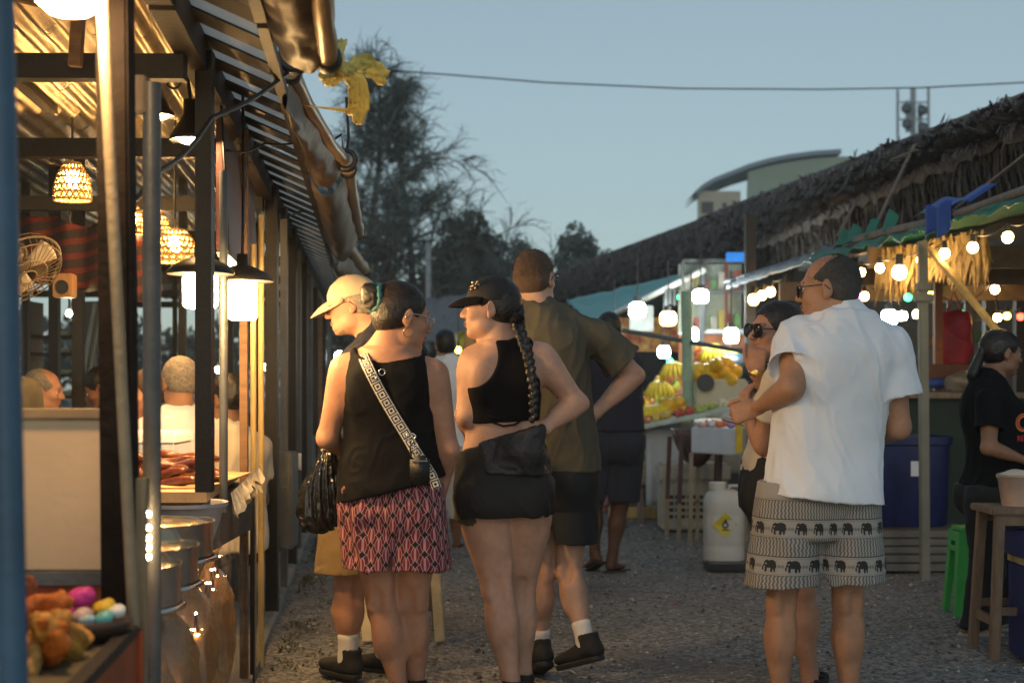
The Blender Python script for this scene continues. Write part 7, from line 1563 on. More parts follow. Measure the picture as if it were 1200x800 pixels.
# ------------------------------------------------------------------ teal awning, cabinet and boards of the farther stall
def mid_right():
    t = thing('teal_awning', 'teal tarpaulin awning with a white edge pole over the fruit stalls', 'awning', P(750, 340, 17)*np.array((1, 1, 0)))
    c = [P(664, 352, 23), P(800, 322, 17.5), P(824, 317, 15.5), P(690, 382, 18.5)]
    b = MB(); b.grid(lambda u, v: (c[0]*(1-u)+c[1]*u)*(1-v)+(c[3]*(1-u)+c[2]*u)*v+V3(0, 0, -.10*sin(pi*v)*sin(pi*u)+.03*fbm((u*6, v*5, 2))), 24, 12); b.build('sheet', m_teal, t, smooth=True, thick=.01)
    b = MB(); b.cyl(c[3], c[2], .035, n=10); b.build('edge_pole', mat('pole_white', (.75, .74, .70), .4), t, smooth='auto')
    for x, Y in ((690, 18.4), (822, 15.6)): b = MB(); post(b, x, 6, Y, z1=(2.0 if x < 700 else 2.45)); b.build('post', m_grey, t)
    t = thing('display_cabinet', 'tall glass display cabinet with red frame behind the cool bulbs', 'cabinet', P(838, 520, 15.8)*np.array((1, 1, 0))); Y = 15.8; x0, x1 = P(800, 0, Y)[0], P(876, 0, Y)[0]; z0, z1 = P(0, 388, Y)[2], P(0, 306, Y)[2]; m = mat('frame_red', (.16, .035, .03), .5)
    for z in (z0, (z0+z1)/2+.05, z1): b = MB(); b.bbox((x0, Y-.03, z-.02), (x1, Y+.03, z+.02)); b.build('rail', m_grey if z > z0 else cl_white, t)
    for u in (0, .34, .67, 1): b = MB(); b.bbox((x0+(x1-x0)*u-.014, Y-.035, z0), (x0+(x1-x0)*u+.014, Y+.025, z1)); b.build('stile', m if u > .5 else m_grey, t)
    b = MB(); b.bbox((x0, Y+.4, z0), (x1, Y+.42, z1)); b.build('back', mat('cab_back', (.30, .33, .28), .6, var=.3, scale=6), t); b = MB(); b.bbox((x0, Y-.01, z0), (x1, Y+.4, z0-.03)); b.build('shelf', cl_white, t)
    rg = np.random.default_rng(6)
    for i in range(14): col = ((.5, .4, .1), (.4, .1, .08), (.15, .3, .12), (.5, .48, .42))[i % 4]; b = MB(); h = rg.uniform(.1, .22); x = x0+.05+(x1-x0-.1)*(i % 7+.5)/7; zz = z0 if i < 7 else (z0+z1)/2+.06; b.bbox((x-.035, Y+.1, zz+.02), (x+.035, Y+.18, zz+.02+h)); b.build('packet', mat('packet_%d' % (i % 4), col, .4), t, bevel=.006)
    b = MB(); b.bbox((x0, Y, .3), (x1, Y+.4, z0-.04)); b.build('base', mat('cab_base', (.32, .12, .05), .5, var=.4, scale=9), t)
    b = MB(); b.box(P(865, 301, 15.5), (.26, .05, .10)); simple('blue_sign', 'bright blue strip sign under the thatch above the display cabinet', 'sign', b, mat('sign_blue', (.02, .16, .55), .4, emit=.25, ecol=(.02, .25, .8)), P(865, 301, 15.5), bevel=.005)
    bt = mat('menu_board', (.45, .17, .03), .5, var=.6, scale=14, bump=.05)
    nb = NB(bt); n = nb.noise(9, 3); r = nb.N.new('ShaderNodeValToRGB'); nb.L.new(n, r.inputs[0]); e = r.color_ramp.elements; e[0].position = .35; e[0].color = (.30, .03, .02, 1); e[1].position = .65; e[1].color = (.62, .42, .08, 1); x = e.new(.5); x.color = (.50, .18, .03, 1); nb.setbase(r.outputs[0])
    for (x0, y0, x1, y1, Y, lb) in ((722, 372, 800, 412, 17.5, 'orange food banner behind the bulbs near the teal awning'), (818, 396, 876, 424, 16.6, 'orange food banner under the glass cabinet')):
        b = MB(); b.bbox(P(x0, y1, Y), P(x1, y0, Y)+V3(0, .04, 0)); simple('food_banner', lb, 'banner', b, bt, P(x0, y1, Y), bevel=.005)
    b = MB(); b.bbox(P(738, 388, 16.7), P(766, 358, 16.7)+V3(0, .1, 0)); simple('notice_board', 'pale grey board behind the cool bulb under the teal awning', 'board', b, mat('board_grey', (.38, .40, .40), .5), P(738, 388, 16.7), bevel=.008)
    b = MB(); [b.cyl(P(781+5*i, 358-2*(i % 2), 16.2), P(781+5*i, 340, 16.2), .022, n=8) for i in range(3)]; t = thing('tube_rack', 'hanging row of silver tubes above the warm bulb', 'rack', P(785, 350, 16.2)); 
    for i in range(3): b = MB(); b.cyl(P(781+5*i, 358-2*(i % 2), 16.2), P(781+5*i, 340, 16.2), .022, n=10); b.build('tube', m_grey, t, smooth='auto')
    b = MB(); b.beam(P(778, 340, 16.2), P(796, 339, 16.2), .02, .02); b.build('bar', m_grey, t)
    for x, y, e, lb in ((720, 384, e_red, 'tiny red indicator light beside the food banner'), (785, 423, e_green, 'tiny green light low behind the fruit heap'), (797, 348, e_green, 'tiny green light under the teal awning edge'), (537, 410, e_yel, 'small warm light in the distance beside the plaited woman')): small_bulb(x, y, 16.8, .035, lb, e)
    # back wall of the stall row
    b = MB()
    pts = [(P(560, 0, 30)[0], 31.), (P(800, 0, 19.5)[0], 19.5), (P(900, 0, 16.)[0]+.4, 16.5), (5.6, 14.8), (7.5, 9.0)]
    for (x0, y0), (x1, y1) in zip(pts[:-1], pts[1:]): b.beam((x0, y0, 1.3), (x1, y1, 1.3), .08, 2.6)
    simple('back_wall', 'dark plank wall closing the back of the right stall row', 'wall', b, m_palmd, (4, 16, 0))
mid_right()
# ------------------------------------------------------------------ near right stall: counter, bin, stools
def right_stall():
    Y = 10.1; t = thing('stall_counter', 'dark green stall counter with pale top rail behind the blue bin', 'counter', (3.3, Y, 0)); x0 = P(1018, 0, Y)[0]; zt = P(0, 460, Y)[2]
    b = MB(); b.bbox((x0, Y, .05), (5.6, Y+.5, zt-.04)); b.build('body', mat('counter_green', (.006, .022, .014), .6, var=.3), t); b = MB(); b.bbox((x0-.05, Y-.08, zt-.04), (5.7, Y+.6, zt)); b.build('top', m_woodg, t, bevel=.005)
    def bx(lb, nm, x, y, Yd, s, m, cat): c = P(x, y, Yd); b = MB(); b.box(c, s); simple(nm, lb, cat, b, m, c-V3(0, 0, s[2]/2), bevel=.008)
    b = MB(); c = P(1082, 449, 10.4); b.lathe(c, [(0, -.26), (.035, -.26), (.036, .26), (0, .26)], 16, (1, 0, .02)); simple('blue_roll', 'roll of blue plastic lying on the dark green counter', 'roll', b, m_bluet, c, smooth='auto')
    b = MB(); b.ball(P(1128, 449, 10.3), (.13, .12, .09), 16, 10, jit=.35); simple('grey_bag', 'crumpled grey plastic bag on the counter next to the blue roll', 'bag', b, mat('bag_grey', (.16, .15, .14), .35, bump=.5), P(1128, 455, 10.3), smooth=True)
    bx('low brown box on the counter behind the blue roll', 'brown_box', 1104, 437, 10.5, (.36, .2, .13), mat('box_brown', (.10, .035, .018), .6), 'box'); bx('dark brown box at the left end of the counter', 'brown_box', 1056, 437, 10.5, (.22, .2, .14), mat('box_darkbrown', (.05, .028, .02), .6), 'box')
    bx('grey metal box behind the white shirted shoulder', 'metal_box', 1017, 417, 11.2, (.30, .2, .22), mat('metal_taupe', (.16, .13, .11), .45), 'box')
    # red hanging bag, coloured goods
    c = P(1118, 394, 11.2); t = thing('red_bag', 'bright red cloth bag hanging inside the near right stall', 'bag', c-V3(0, 0, .2)); b = MB(); v = Vol(.012); v.add(Loft([(c[2]-.22, c[0], c[1], .10, .06, 0), (c[2]-.1, c[0], c[1], .14, .08, 0), (c[2]+.15, c[0], c[1], .13, .06, 0), (c[2]+.2, c[0], c[1], .11, .04, 0)], 3), 0); v.disp(folds(3, .02, 14)); link_mesh('sack', v.mesh('sack'), t, mat('bag_red', (.40, .015, .03), .5, bump=.3)); b.tube([c+V3(-.06, 0, .18), c+V3(0, 0, .36), c+V3(.06, 0, .18)], .01, 6); b.build('handle', mat('bag_red', (.4, .015, .03)), t)
    for x, y, w, h, col, nm in ((1003, 396, 9, 12, (.10, .40, .42), 'teal'), (1013, 392, 9, 10, (.05, .50, .70), 'bright cyan'), (1022, 396, 10, 17, (.70, .68, .12), 'lemon yellow'), (1031, 396, 8, 17, (.70, .22, .55), 'rose pink'), (1105, 385, 6, 22, (.30, .34, .22), 'pale green')):
        Yd = 13.; b = MB(); b.box(P(x, y, Yd), (w*Yd/F, .04, h*Yd/F)); simple('paper_pack', nm+' paper pack standing in the lit back of the right stall', 'paper pack', b, mat('paper_'+nm.replace(' ', '_'), col, .5, bump=.1), P(x, y, Yd), 'coloured paper packs in the right stall', bevel=.01)
    for k, (x, w) in enumerate(((1112, 4), (1135, 10), (1160, 14), (1195, 12))): b = MB(); post(b, x, w, 12.5, z1=2.4); simple('stall_pole', ('thin', 'narrow', 'thick', 'broad')[k]+' dark pole standing in the back of the right stall', 'pole', b, m_dwood, P(x, 580, 12.5)*np.array((1, 1, 0)))
    for k, (x, y, w, h) in enumerate(((1150, 372, 26, 8), (1140, 395, 18, 14), (1172, 400, 22, 10), (1090, 400, 14, 12), (1108, 352, 40, 4))): Yd = 13.2; b = MB(); b.box(P(x, y, Yd), (w*Yd/F, .06, h*Yd/F)); simple('goods_pack', ('pale', 'green', 'grey', 'brownish', 'white')[k]+' goods stacked in the far shadows of the right stall', 'goods', b, mat('goods_%d' % k, ((.35, .34, .30), (.10, .22, .10), (.2, .2, .2), (.22, .12, .06), (.5, .5, .48))[k], .6, var=.5, scale=9), P(x, y, Yd), bevel=.01)
    # blue bin on a stack of old boards
    Y = 9.5; c = V3((P(1008, 0, Y)[0]+P(1122, 0, Y)[0])/2, Y+.3, 0); zb, zt = P(0, 618, Y)[2], P(0, 512, Y)[2]; hw = (P(1122, 0, Y)[0]-P(1008, 0, Y)[0])/2
    t = thing('blue_bin', 'big dark blue plastic bin with a white label on stacked boards', 'bin', c+V3(0, 0, zb)); m = mat('plastic_blue', (.007, .014, .085), .45, var=.25, bump=.05); b = MB()
    n = 40; vs = []
    for k, z in ((.88, zb), (.92, zb+.02), (.97, zt-.06), (1.0, zt-.055), (1.02, zt-.05), (1.02, zt), (.97, zt), (.95, zt-.04), (.86, zb+.05)):
        for j in range(n): a = 2*pi*j/n; s = (abs(cos(a))**5+abs(sin(a))**5)**(-.2); vs.append(c+V3(cos(a)*hw*k*s, sin(a)*.3*k*s, z))
    b.add(vs, [(q*n+j, q*n+(j+1) % n, (q+1)*n+(j+1) % n, (q+1)*n+j) for q in range(8) for j in range(n)]); b.build('body', m, t, smooth='auto'); q = P(1073, 549, Y); b = MB(); b.box(V3(q[0], Y+.005, q[2]), (.06, .006, .10)); b.build('label', cl_white, t)
    rg = np.random.default_rng(8)
    for i in range(5): z = .04+.053*i; b = MB(); b.box((c[0]+rg.normal()*.03, c[1]-.02+rg.normal()*.03, z), (1.0+rg.normal()*.05, .72, .045), np.array(Matrix.Rotation(rg.normal()*.05, 3, 'Z'))); simple('board', ('lowest', 'second lowest', 'middle', 'second highest', 'topmost')[i]+' of the weathered boards stacked under the blue bin', 'board', b, mat('board_weathered', (.17, .16, .145), .85, var=.3, scale=4, bump=.5), (c[0], c[1], z), 'weathered boards under the bin', bevel=.006)
    # green plastic stool
    c = P(1140, 722, 7.76); c[2] = 0; t = thing('plastic_stool', 'bright green plastic stool beside the black trousers', 'stool', c); m = mat('plastic_green', (.05, .40, .07), .35, var=.08, bump=.04); zt = .475; b = MB(); b.bbox(c+V3(-.105, -.105, zt-.03), c+V3(.105, .105, zt)); b.build('seat', m, t, bevel=.02, smooth='auto')
    for sx in (-1, 1):
        for sy in (-1, 1):
            b = MB(); p, q = c+V3(sx*.100, sy*.100, zt-.02), c+V3(sx*.13, sy*.13, 0); x = V3(-sx*.060, 0, 0); y = V3(0, -sy*.060, 0); b.add([p, p+x, p+y, q, q+x*.7, q+y*.7], [(0, 1, 4, 3), (0, 3, 5, 2)]); b.build('leg', m, t, thick=.006)
    for sx, sy in ((0, -1), (-1, 0), (1, 0), (0, 1)):
        b = MB(); b.box(c+V3(sx*.102, sy*.102, zt-.05), (.19 if sy else .008, .19 if sx else .008, .055)); b.box(c+V3(sx*.108, sy*.108, zt-.115), (.16 if sy else .008, .16 if sx else .008, .03)); b.build('apron', m, t, bevel=.003)
    # wooden stool with bucket
    Yc = 6.6; c = V3(P(1190, 0, Yc)[0], Yc, 0); zt = P(0, 592, Yc)[2]; t = thing('wooden_stool', 'tall weathered wooden stool carrying a cream bucket', 'stool', c); m = mat('stool_wood', (.17, .115, .075), .65, var=.35, scale=5, bump=.4, bscale=60, stretch=(5, 5, 1)); h = .13
    b = MB(); b.bbox(c+V3(-.16, -.16, zt-.03), c+V3(.16, .16, zt)); b.build('seat', m, t, bevel=.005)
    for sx in (-1, 1):
        for sy in (-1, 1): b = MB(); b.beam(c+V3(sx*.115, sy*.12, zt-.03), c+V3(sx*.15, sy*.15, 0), .042, .042, (0, 1, 0)); b.build('leg', m, t, bevel=.003)
        b = MB(); b.beam(c+V3(sx*.14, -.14, .17), c+V3(sx*.14, .14, .17), .022, .04); b.build('stretcher', m, t)
    for sy in (-1, 1): b = MB(); b.beam(c+V3(-.12, sy*.125, zt-.055), c+V3(.12, sy*.125, zt-.055), .022, .05); b.build('apron', m, t); b = MB(); b.beam(c+V3(-.14, sy*.14, .22), c+V3(.14, sy*.14, .22), .022, .035); b.build('stretcher', m, t)
    q = c+V3(.015, 0, zt); t = thing('bucket', 'cream and pink bucket of crumpled tissue on the wooden stool', 'bucket', q); b = MB(); b.lathe(q, [(0, .0), (.075, 0), (.095, .13), (.10, .135), (.10, .145), (.09, .14), (.07, .02)], 26); b.build('bucket', mat('bucket_cream', (.50, .34, .26), .5, var=.2, scale=3), t, smooth='auto'); b = MB(); b.ball(q+V3(0, 0, .135), (.08, .08, .035), 14, 10, jit=.5); b.build('tissue', cl_cream, t, smooth=True)
    # printed blue carton at the very edge
    c = V3(P(1187, 0, 6.25)[0]+.26, 6.42, 0); t = thing('blue_carton', 'blue printed carton with white lettering at the right edge', 'carton', c); m = mat('carton_blue', (.010, .018, .13), .4, var=.1); b = MB(); b.bbox(c+V3(-.17, -.15, .015), c+V3(.17, .15, .44)); b.build('body', m, t, bevel=.008); b = MB(); b.bbox(c+V3(-.185, -.165, .47), c+V3(.185, .165, .585)); b.build('lid', m, t, bevel=.008)
    b = MB(); b.bbox(c+V3(-.172, -.153, .44), c+V3(.172, .153, .47)); b.build('band', mat('band_straw', (.35, .28, .14), .6), t)
    def text(s, size, x, z, par, m):
        cu = bpy.data.curves.new('print', 'FONT'); cu.body = s; cu.size = size; cu.extrude = .0008; o = bpy.data.objects.new('print', cu); COL.objects.link(o); me = bpy.data.meshes.new_from_object(o.evaluated_get(bpy.context.evaluated_depsgraph_get())); bpy.data.objects.remove(o); me.transform(Matrix.Translation((float(c[0]+x), float(c[1]-.152), z))@Matrix.Rotation(pi/2, 4, 'X')); me.materials.clear(); link_mesh('lettering', me, par, m)
    wi = mat('ink_white', (.6, .6, .62), .6, bump=0); text('L a', .07, -.15, .50, t, wi) if False else None; text('MPOU', .038, -.155, .395, t, wi); text('1,01', .05, -.16, .325, t, wi)
    b = MB(); [b.bbox(c+V3(-.155, -.1525, .12+.028*i), c+V3(-.155+.05+.03*((i*7) % 3), -.151, .134+.028*i)) for i in range(7)]; b.build('printed_lines', wi, t)
right_stall()
# ------------------------------------------------------------------ background: trees, building, mast, wire, far stalls
lf = [mat('leaf_'+n, c, .7, var=.35, scale=.7, bump=0) for n, c in (('dark', (.022, .036, .022)), ('mid', (.038, .055, .032)), ('light', (.055, .075, .045)))]
cf = [mat('needle_'+n, c, .7, var=.3, scale=.7, bump=0) for n, c in (('dark', (.070, .090, .080)), ('mid', (.095, .115, .098)), ('light', (.12, .135, .11)))]
bark = mat('bark', (.075, .062, .052), .9, var=.4, scale=3, bump=.6, bscale=20)
def limb(mb, a, d, L, r, depth, tips, rg, spread=.55, up=.15, nb=3):
    pts = [a]; p = a.copy(); dd = d.copy(); n = 5
    for i in range(n): dd = nrm(dd+rg.normal(size=3)*.12+V3(0, 0, up*.3)); p = p+dd*L/n; pts.append(p.copy())
    mb.tube(pts, [r*(1-.55*i/n) for i in range(n+1)], 6, False)
    if depth == 0: tips.append((p, dd)); return
    for k in range(nb):
        t = rg.uniform(.45, 1.); i = min(int(t*n), n-1); q = pts[i]+(pts[i+1]-pts[i])*(t*n-i if t < 1 else 1)
        nd = nrm(dd+rg.normal(size=3)*spread+V3(0, 0, up)); limb(mb, q, nd, L*rg.uniform(.55, .75), r*.5, depth-1, tips, rg, spread, up, nb)
    tips.append((p, dd))
def casuarina(name, lb, base, H, wid, seed, dens=1., Yk=1.):
    rg = np.random.default_rng(seed); t = thing(name, lb, 'tree', base); tr = MB(); cr = MB(); pts = [base+V3(.02*H*sin(i*.7+seed), 0, H*i/10) for i in range(11)]
    tr.tube(pts, [H*.016*(1-.9*i/10)+.01 for i in range(11)], 8); tips = []
    for i in range(int(46*dens)):
        u = rg.uniform(.18, 1.0); k = u*10; j = min(int(k), 9); p = pts[j]+(pts[j+1]-pts[j])*(k-j); a = rg.random()*6.28; ln = wid*(1.15-u)*rg.uniform(.55, 1.15)*(1.25 if u < .7 else .9); d = nrm(V3(cos(a), sin(a), rg.uniform(.1, .8)))
        limb(tr, p, d, ln*.80, H*.0045*(1.3-u), 1, tips, rg, .5, .1, 4)
    tr.build('trunk', bark, t)
    for p, d in tips:
        for k in range(int(10*dens)):                # drooping sprays that start on the limb itself
            q = p-d*rg.random()*wid*.24; e = nrm(d*.9+rg.normal(size=3)*.55+V3(0, 0, .15)); l = rg.uniform(.10, .24)*wid; s = nrm(np.cross(e, rg.normal(size=3)))*wid*.0042*Yk; m = q+e*l*.5; z = q+e*l*.95-V3(0, 0, l*.30)
            cr.cur = int(rg.choice([0, 0, 1, 1, 2])); cr.add([q-s*.6, q+s*.6, m+s, m-s, z+s*.3, z-s*.3], [(0, 1, 2, 3), (3, 2, 4, 5)])
            for w_ in range(3):
                f_ = rg.random(); o = q+(m-q)*f_*2 if f_ < .5 else m+(z-m)*(f_*2-1); e2 = nrm(e+rg.normal(size=3)*.8); cr.add([o-s*.5, o+s*.5, o+e2*l*.35+s*.2, o+e2*l*.35-s*.2], [(0, 1, 2, 3)])
    cr.build('crown', cf, t)
def broadleaf(name, lb, base, H, wid, seed, trunk=.35, n=9000, leaf=.16, mats=None, gaps=.0):
    rg = np.random.default_rng(seed); t = thing(name, lb, 'tree', base); tr = MB(); cr = MB(); tips = []
    tr.tube([base, base+V3(.1, 0, H*trunk*.5), base+V3(0, 0, H*trunk)], [H*.03, H*.024, H*.02], 10)
    for i in range(8): a = i*.8+rg.random(); limb(tr, base+V3(0, 0, H*trunk*.9), nrm(V3(cos(a), sin(a), rg.uniform(.3, 1.4))), wid*.42, H*.010, 2, tips, rg, .5, .2, 3)
    tr.build('trunk', bark, t)
    C = base+V3(0, 0, H*(.5+trunk*.5)); R3 = V3(wid/2, wid/2, H*(1-trunk)/2*1.05)
    blobs = [(C+R3*nrm(rg.normal(size=3))*rg.uniform(.35, .78), rg.uniform(.22, .40)*wid*.5) for _ in range(46)]
    for i in range(n):
        c, r = blobs[int(rg.integers(0, len(blobs)))]; d = nrm(rg.normal(size=3)); p = c+d*r*rg.uniform(.55, 1.05)**.5; s1 = nrm(np.cross(d, rg.normal(size=3)))*leaf*rg.uniform(.5, 1); s2 = nrm(np.cross(s1, d+rg.normal(size=3)*.7))*leaf*.5
        cr.cur = int(rg.choice([0, 0, 1, 1, 2])); cr.add([p-s1, p+s2, p+s1, p-s2], [(0, 1, 2, 3)])
    cr.build('crown', mats or lf, t)
def base(x, Y): p = P(x, 450, Y); p[2] = 0; return p
casuarina('casuarina_tree', 'tall feathery casuarina tree against the sky on the left', base(438, 40), 1.25+375*40/F, 4.4, 2, 1.25)
casuarina('casuarina_tree', 'second slimmer casuarina crown leaning right of the tall one', base(476, 43), 1.25+345*43/F, 3.1, 5, 1.)
casuarina('casuarina_tree', 'lower feathery tree filling in below the tall casuarina', base(452, 36), 1.25+230*36/F, 3.2, 9, .9)
broadleaf('round_tree', 'dense dark round-crowned tree in the middle distance', base(548, 48), 1.25+212*48/F, 3.3, 4, .30, 12000, .13)
broadleaf('round_tree', 'dark leafy tree low at the left edge of the round-crowned one', base(497, 46), 1.25+150*46/F, 2.4, 14, .2, 6000, .12)
broadleaf('small_tree', 'small pale distant treetop right of the round dark tree', base(607, 75), 1.25+184*75/F, 2.6, 6, .45, 2600, .13, cf)
broadleaf('small_tree', 'distant bushy tree above the thatch right of the tall man', base(674, 62), 1.25+196*62/F, 2.2, 12, .5, 4200, .14, cf)
broadleaf('small_tree', 'low distant tree at the foot of the far thatch', base(705, 64), 1.25+168*64/F, 2.2, 16, .4, 2400, .13, cf)
def treeline():
    rg = np.random.default_rng(31); cr = MB()
    for i in range(16000):
        x = rg.uniform(-60, 40); h = 5.0+2.2*fbm((x*.12, 3, 1))+1.2*fbm((x*.5, 1, 2)); p = V3(x, 85+rg.normal()*2.5, h*rg.random()**.6); s1 = nrm(rg.normal(size=3))*.34; s2 = nrm(np.cross(s1, rg.normal(size=3)))*.2
        cr.cur = int(rg.integers(0, 3)); cr.add([p-s1, p+s2, p+s1, p-s2], [(0, 1, 2, 3)])
    o = cr.build('treeline', lf, None, (0, 85, 0)); o['kind'] = 'stuff'
treeline()
def building():
    Y = 62; t = thing('arched_hall', 'pale green hall with a curved barrel roof above the thatch', 'building', base(900, Y)); x0, x1 = P(818, 0, Y)[0], P(868, 0, Y)[0]; x2 = P(1000, 0, Y)[0]; n = 16
    zb = 0; ze = P(0, 224, Y)[2]; zt = P(0, 184, Y+3)[2]
    wm = mat('hall_wall', (.46, .42, .34), .8, var=.1, scale=.5, bump=.2, bscale=4); gm = mat('hall_green', (.30, .36, .29), .8, var=.08, scale=.5, bump=.2, bscale=4)
    b = MB(); b.bbox((x0, Y, 0), (x1, Y+.2, ze)); b.build('wall', wm, t)
    cv = [(815, 229), (824, 221), (838, 213), (856, 206), (876, 198), (900, 191), (925, 186), (955, 182), (986, 180)]; n = len(cv)
    b = MB(); q = [P(x, y+4, Y+.1) for x, y in cv if x > 860]+[P(1000, 184, Y+.1)]; q = [P(866, 260, Y+.1)*np.array((1, 1, 0))]+q+[P(1000, 0, Y+.1)*np.array((1, 1, 0))]; b.add(q, [tuple(range(len(q)))]); b.build('end_wall', gm, t, thick=.15)
    b = MB(); vs = []
    for x, y in cv: p = P(x, y, Y-.25); vs += [p, p+V3(.1, 5, 0), p+V3(0, 0, .20), p+V3(.1, 5, .20)]
    b.add(vs, [(i*4, i*4+4, i*4+5, i*4+1) for i in range(n-1)]+[(i*4+2, i*4+3, i*4+7, i*4+6) for i in range(n-1)]+[(i*4, i*4+2, i*4+6, i*4+4) for i in range(n-1)]); b.build('roof', mat('roof_bluegrey', (.20, .26, .31), .5, var=.1, scale=.6, bump=.1), t, smooth=False)
    for x, y0, y1, w in ((829, 237, 250, 14), (849, 238, 246, 5), (861, 236, 246, 5)): 
        b = MB(); c0, c1 = P(x-w/2, y1, Y), P(x+w/2, y0, Y); b.bbox(c0-V3(0, .02, 0), c1+V3(0, .05, 0)); o = b.build('window', mat('window_dark', (.03, .035, .04), .2), t); b = MB(); b.beam((c0[0], Y-.05, c1[2]+.03), (c1[0], Y-.05, c1[2]+.03), .08, .06); b.build('lintel', wm, o)
building()
def mast():
    Y = 80; c = base(1070, Y); t = thing('cell_mast', 'mobile phone mast with panel antennas above the thatch', 'mast', c); zt = P(0, 103, Y)[2]; m = mat('mast_grey', (.30, .33, .36), .5)
    b = MB(); b.cyl(c, c+V3(0, 0, zt), .16, n=12); b.build('pole', m, t, smooth='auto')
    for x, y0, y1, w in ((1052, 105, 165, .14), (1088, 103, 150, .14), (1064, 118, 155, .25), (1078, 122, 160, .25)): b = MB(); p0, p1 = P(x, y1, Y-.3), P(x, y0, Y-.3); b.beam(p0, p1, w, .12, (0, 1, 0)); b.build('antenna', m, t, bevel=.02)
    for y in (120, 140): b = MB(); b.beam(P(1052, y, Y-.2), P(1088, y, Y-.2), .08, .08); b.build('bracket', m, t)
    for x, y in ((1061, 128), (1062, 146), (1080, 130), (1081, 150)): b = MB(); q = P(x, y, Y-.5); b.lathe(q, [(0, 0), (.24, .02), (.3, .18), (0, .2)], 14, (0, -1, 0)); b.build('dish', m_grey, t, smooth=True)
mast()
b = MB(); q = [P(x, y, 26) for x, y in ((300, 66), (465, 83), (640, 97), (800, 104), (960, 105), (1080, 103), (1300, 92))]; b.tube(q, .014, 5); tag(b.build('overhead_wire', m_blackp, None, q[0]), 'single overhead wire sagging across the evening sky', 'wire')
def pole():
    c = base(503, 30); t = thing('utility_pole', 'slim pale concrete pole in front of the dark trees', 'pole', c); b = MB(); b.cyl(c, c+V3(-.02, 0, 1.25+165*30/F), .075, .055, n=12); b.build('shaft', mat('pole_concrete', (.30, .31, .32), .8), t, smooth='auto'); b = MB(); b.box(c+V3(0, 0, 3.9), (.30, .05, .05)); b.build('crossarm', m_grey, t)
pole()
def far_stalls():
    for k, (x0, x1, y0, y1, Y, lb, m) in enumerate(((395, 470, 352, 392, 24, 'distant stall under a dull grey roof behind the cream cap', m_thatch), (470, 560, 345, 400, 27, 'distant stall under grey sheeting between the two women', mat('tarp_grey', (.15, .15, .155), .6, var=.25)), (556, 660, 350, 395, 33, 'farthest stall under a dark roof behind the tall man', m_thatch))):
        t = thing('distant_stall', lb, 'stall', base((x0+x1)/2, Y)); a, c = P(x0, y1, Y), P(x1, y1-4, Y); d = P(x1-10, y0, Y+2.5); e = P(x0+14, y0+6, Y+2.5); b = MB(); b.grid(lambda u, v: (a*(1-u)+c*u)*(1-v)+(e*(1-u)+d*u)*v+V3(0, 0, .06*fbm((u*8, v*6, k))), 20, 10); b.build('roof', m, t, smooth=True, thick=.05)
        for x in (x0+4, x1-4): b = MB(); p = base(x, Y+.1); b.bbox(p-V3(.04, .04, 0), p+V3(.04, .04, 1.25+(450-y1)*Y/F)); b.build('post', m_dwood, t)
        b = MB(); q0, q1 = base(x0, Y+.6), base(x1, Y+1); b.bbox(q0, q1+V3(0, 0, .9)); b.build('counter', m_dwood, t); b = MB(); b.bbox(q0+V3(0, 1.2, 0), q1+V3(0, 1.2, 1.9)); b.build('back_wall', m_palmd, t)
    b = MB(); a = P(528, 402, 22); b.grid(lambda u, v: P(526+18*u, 396+12*v-10*u*(1-v), 22)+V3(0, .08*sin(u*7+v*5), 0), 8, 6); tag(b.build('yellow_cloth', mat('cloth_yellowgreen', (.50, .42, .05), .6, var=.3), None, a, smooth=True, thick=.02), 'yellow-green cloth hanging in the distance beside the black cap', 'cloth')
    for x, y, Y, r, lb, e in ((398, 418, 20, .07, 'pale blue-white light in the distance behind the first woman', e_cool), (255, 433, 14, .028, 'tiny bluish light seen through the left stall', e_cool), (270, 433, 14, .032, 'tiny warm light seen through the left stall', e_bulb), (215, 400, 14, .022, 'tiny pale light seen between grey pole and black post', e_cool), (311, 430, 16, .03, 'tiny bluish light between the far left posts', e_cool)): small_bulb(x, y, Y, r, lb, e)
    # low back range of the left stalls
    t = thing('rear_stall', 'dim rear stall seen through the left posts', 'stall', (-4.6, 14, 0))
    for x in (-6.2, -5.2, -4.2, -3.2): b = MB(); b.bbox((x, 14.5, 0), (x+.09, 14.6, 2.4)); b.build('post', m_steel, t)
    b = MB(); b.bbox((-8, 15, 0), (-2.6, 15.1, .95)); b.build('counter', m_dwood, t); b = MB(); b.add([(-8, 13.8, 2.35), (-2.4, 13.8, 2.35), (-2.4, 16.5, 2.9), (-8, 16.5, 2.9)], [(0, 1, 2, 3)]); b.build('roof', m_palmd, t, thick=.05)
far_stalls()
def haze():
    b = MB(); b.bbox((-165, -12, -1.2), (165, 160, 21)); m = bpy.data.materials.new('haze_air'); m.use_nodes = True; n = m.node_tree; n.nodes.remove(n.nodes['Principled BSDF']); v = n.nodes.new('ShaderNodeVolumePrincipled'); v.inputs['Color'].default_value = (.86, .92, 1., 1); v.inputs['Density'].default_value = .0014; v.inputs['Anisotropy'].default_value = .0; n.links.new(v.outputs[0], n.nodes['Material Output'].inputs['Volume'])
    o = b.build('haze', m); o['kind'] = 'stuff'
haze()
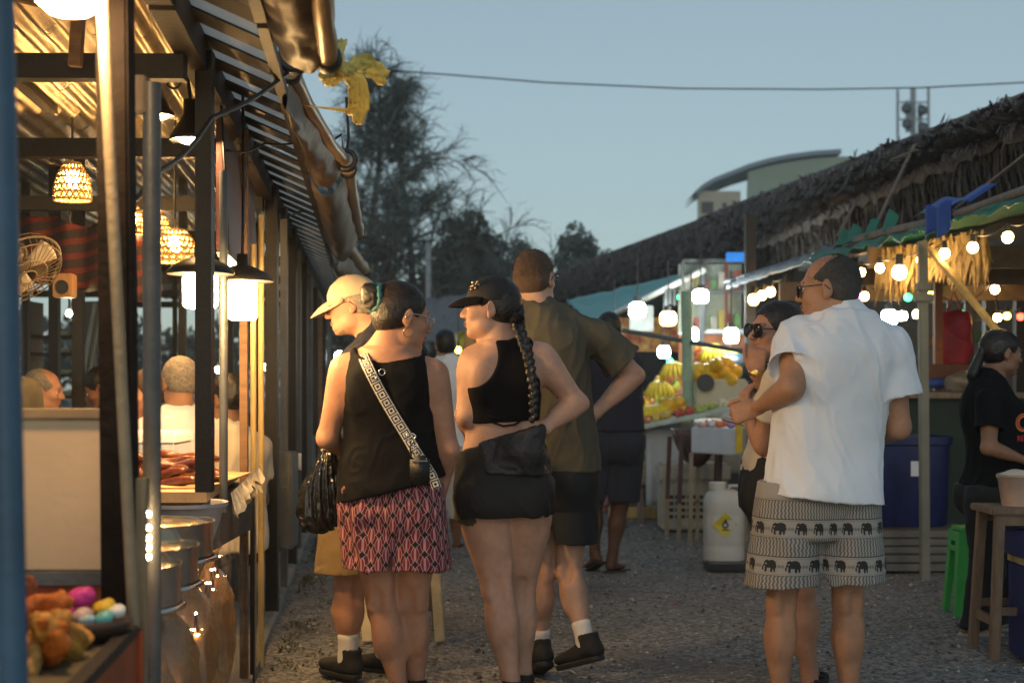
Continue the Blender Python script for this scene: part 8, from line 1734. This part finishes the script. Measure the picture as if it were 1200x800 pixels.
# ------------------------------------------------------------------ camera, sky, sun
cam = bpy.data.cameras.new('Camera'); co = bpy.data.objects.new('Camera', cam); COL.objects.link(co); scene.camera = co
co.location = (0, 0, CH); co.rotation_euler = (pi/2, 0, 0); cam.lens = 50.01; cam.sensor_width = 36; cam.shift_y = 50/1200; cam.clip_start = .1; cam.clip_end = 4000
cam.dof.use_dof = True; cam.dof.focus_distance = 5.35; cam.dof.aperture_fstop = 3.2
SUN_EL, SUN_ROT = 18., 185.
w = bpy.data.worlds.new('World'); scene.world = w; w.use_nodes = True; nt = w.node_tree; bg = nt.nodes['Background']
sky = nt.nodes.new('ShaderNodeTexSky'); sky.sky_type = 'NISHITA'; sky.sun_disc = False; sky.sun_elevation = R(SUN_EL); sky.sun_rotation = R(SUN_ROT); sky.air_density = 1.; sky.dust_density = .7; sky.ozone_density = 3.
hs = nt.nodes.new('ShaderNodeHueSaturation'); hs.inputs['Saturation'].default_value = .72; gm = nt.nodes.new('ShaderNodeGamma'); gm.inputs['Gamma'].default_value = .6; nt.links.new(sky.outputs[0], gm.inputs['Color']); nt.links.new(gm.outputs[0], hs.inputs['Color']); tn = nt.nodes.new('ShaderNodeMix'); tn.data_type = 'RGBA'; tn.blend_type = 'MULTIPLY'; tn.inputs[0].default_value = 1; tn.inputs[7].default_value = (.93, 1.04, 1.0, 1); nt.links.new(hs.outputs[0], tn.inputs[6]); nt.links.new(tn.outputs[2], bg.inputs['Color']); bg.inputs['Strength'].default_value = .125
l = bpy.data.lights.new('Sun', 'SUN'); l.energy = .10; l.angle = R(25); l.color = (1., .98, .96); lo = bpy.data.objects.new('Sun', l); COL.objects.link(lo)
# the sky's sun_rotation turns clockwise from +Y seen from above
sd = Vector((sin(R(SUN_ROT))*cos(R(25)), cos(R(SUN_ROT))*cos(R(25)), sin(R(25)))); lo.rotation_euler = sd.to_track_quat('Z', 'Y').to_euler()
scene.view_settings.view_transform = 'Standard'; scene.view_settings.look = 'None'; scene.view_settings.exposure = .6; scene.view_settings.gamma = 1
cy = scene.cycles; cy.use_denoising = True; cy.max_bounces = 8; cy.diffuse_bounces = 3; cy.glossy_bounces = 3; cy.transmission_bounces = 6; cy.transparent_max_bounces = 12; cy.caustics_reflective = False; cy.caustics_refractive = False; cy.sample_clamp_indirect = 6.; cy.use_light_tree = True
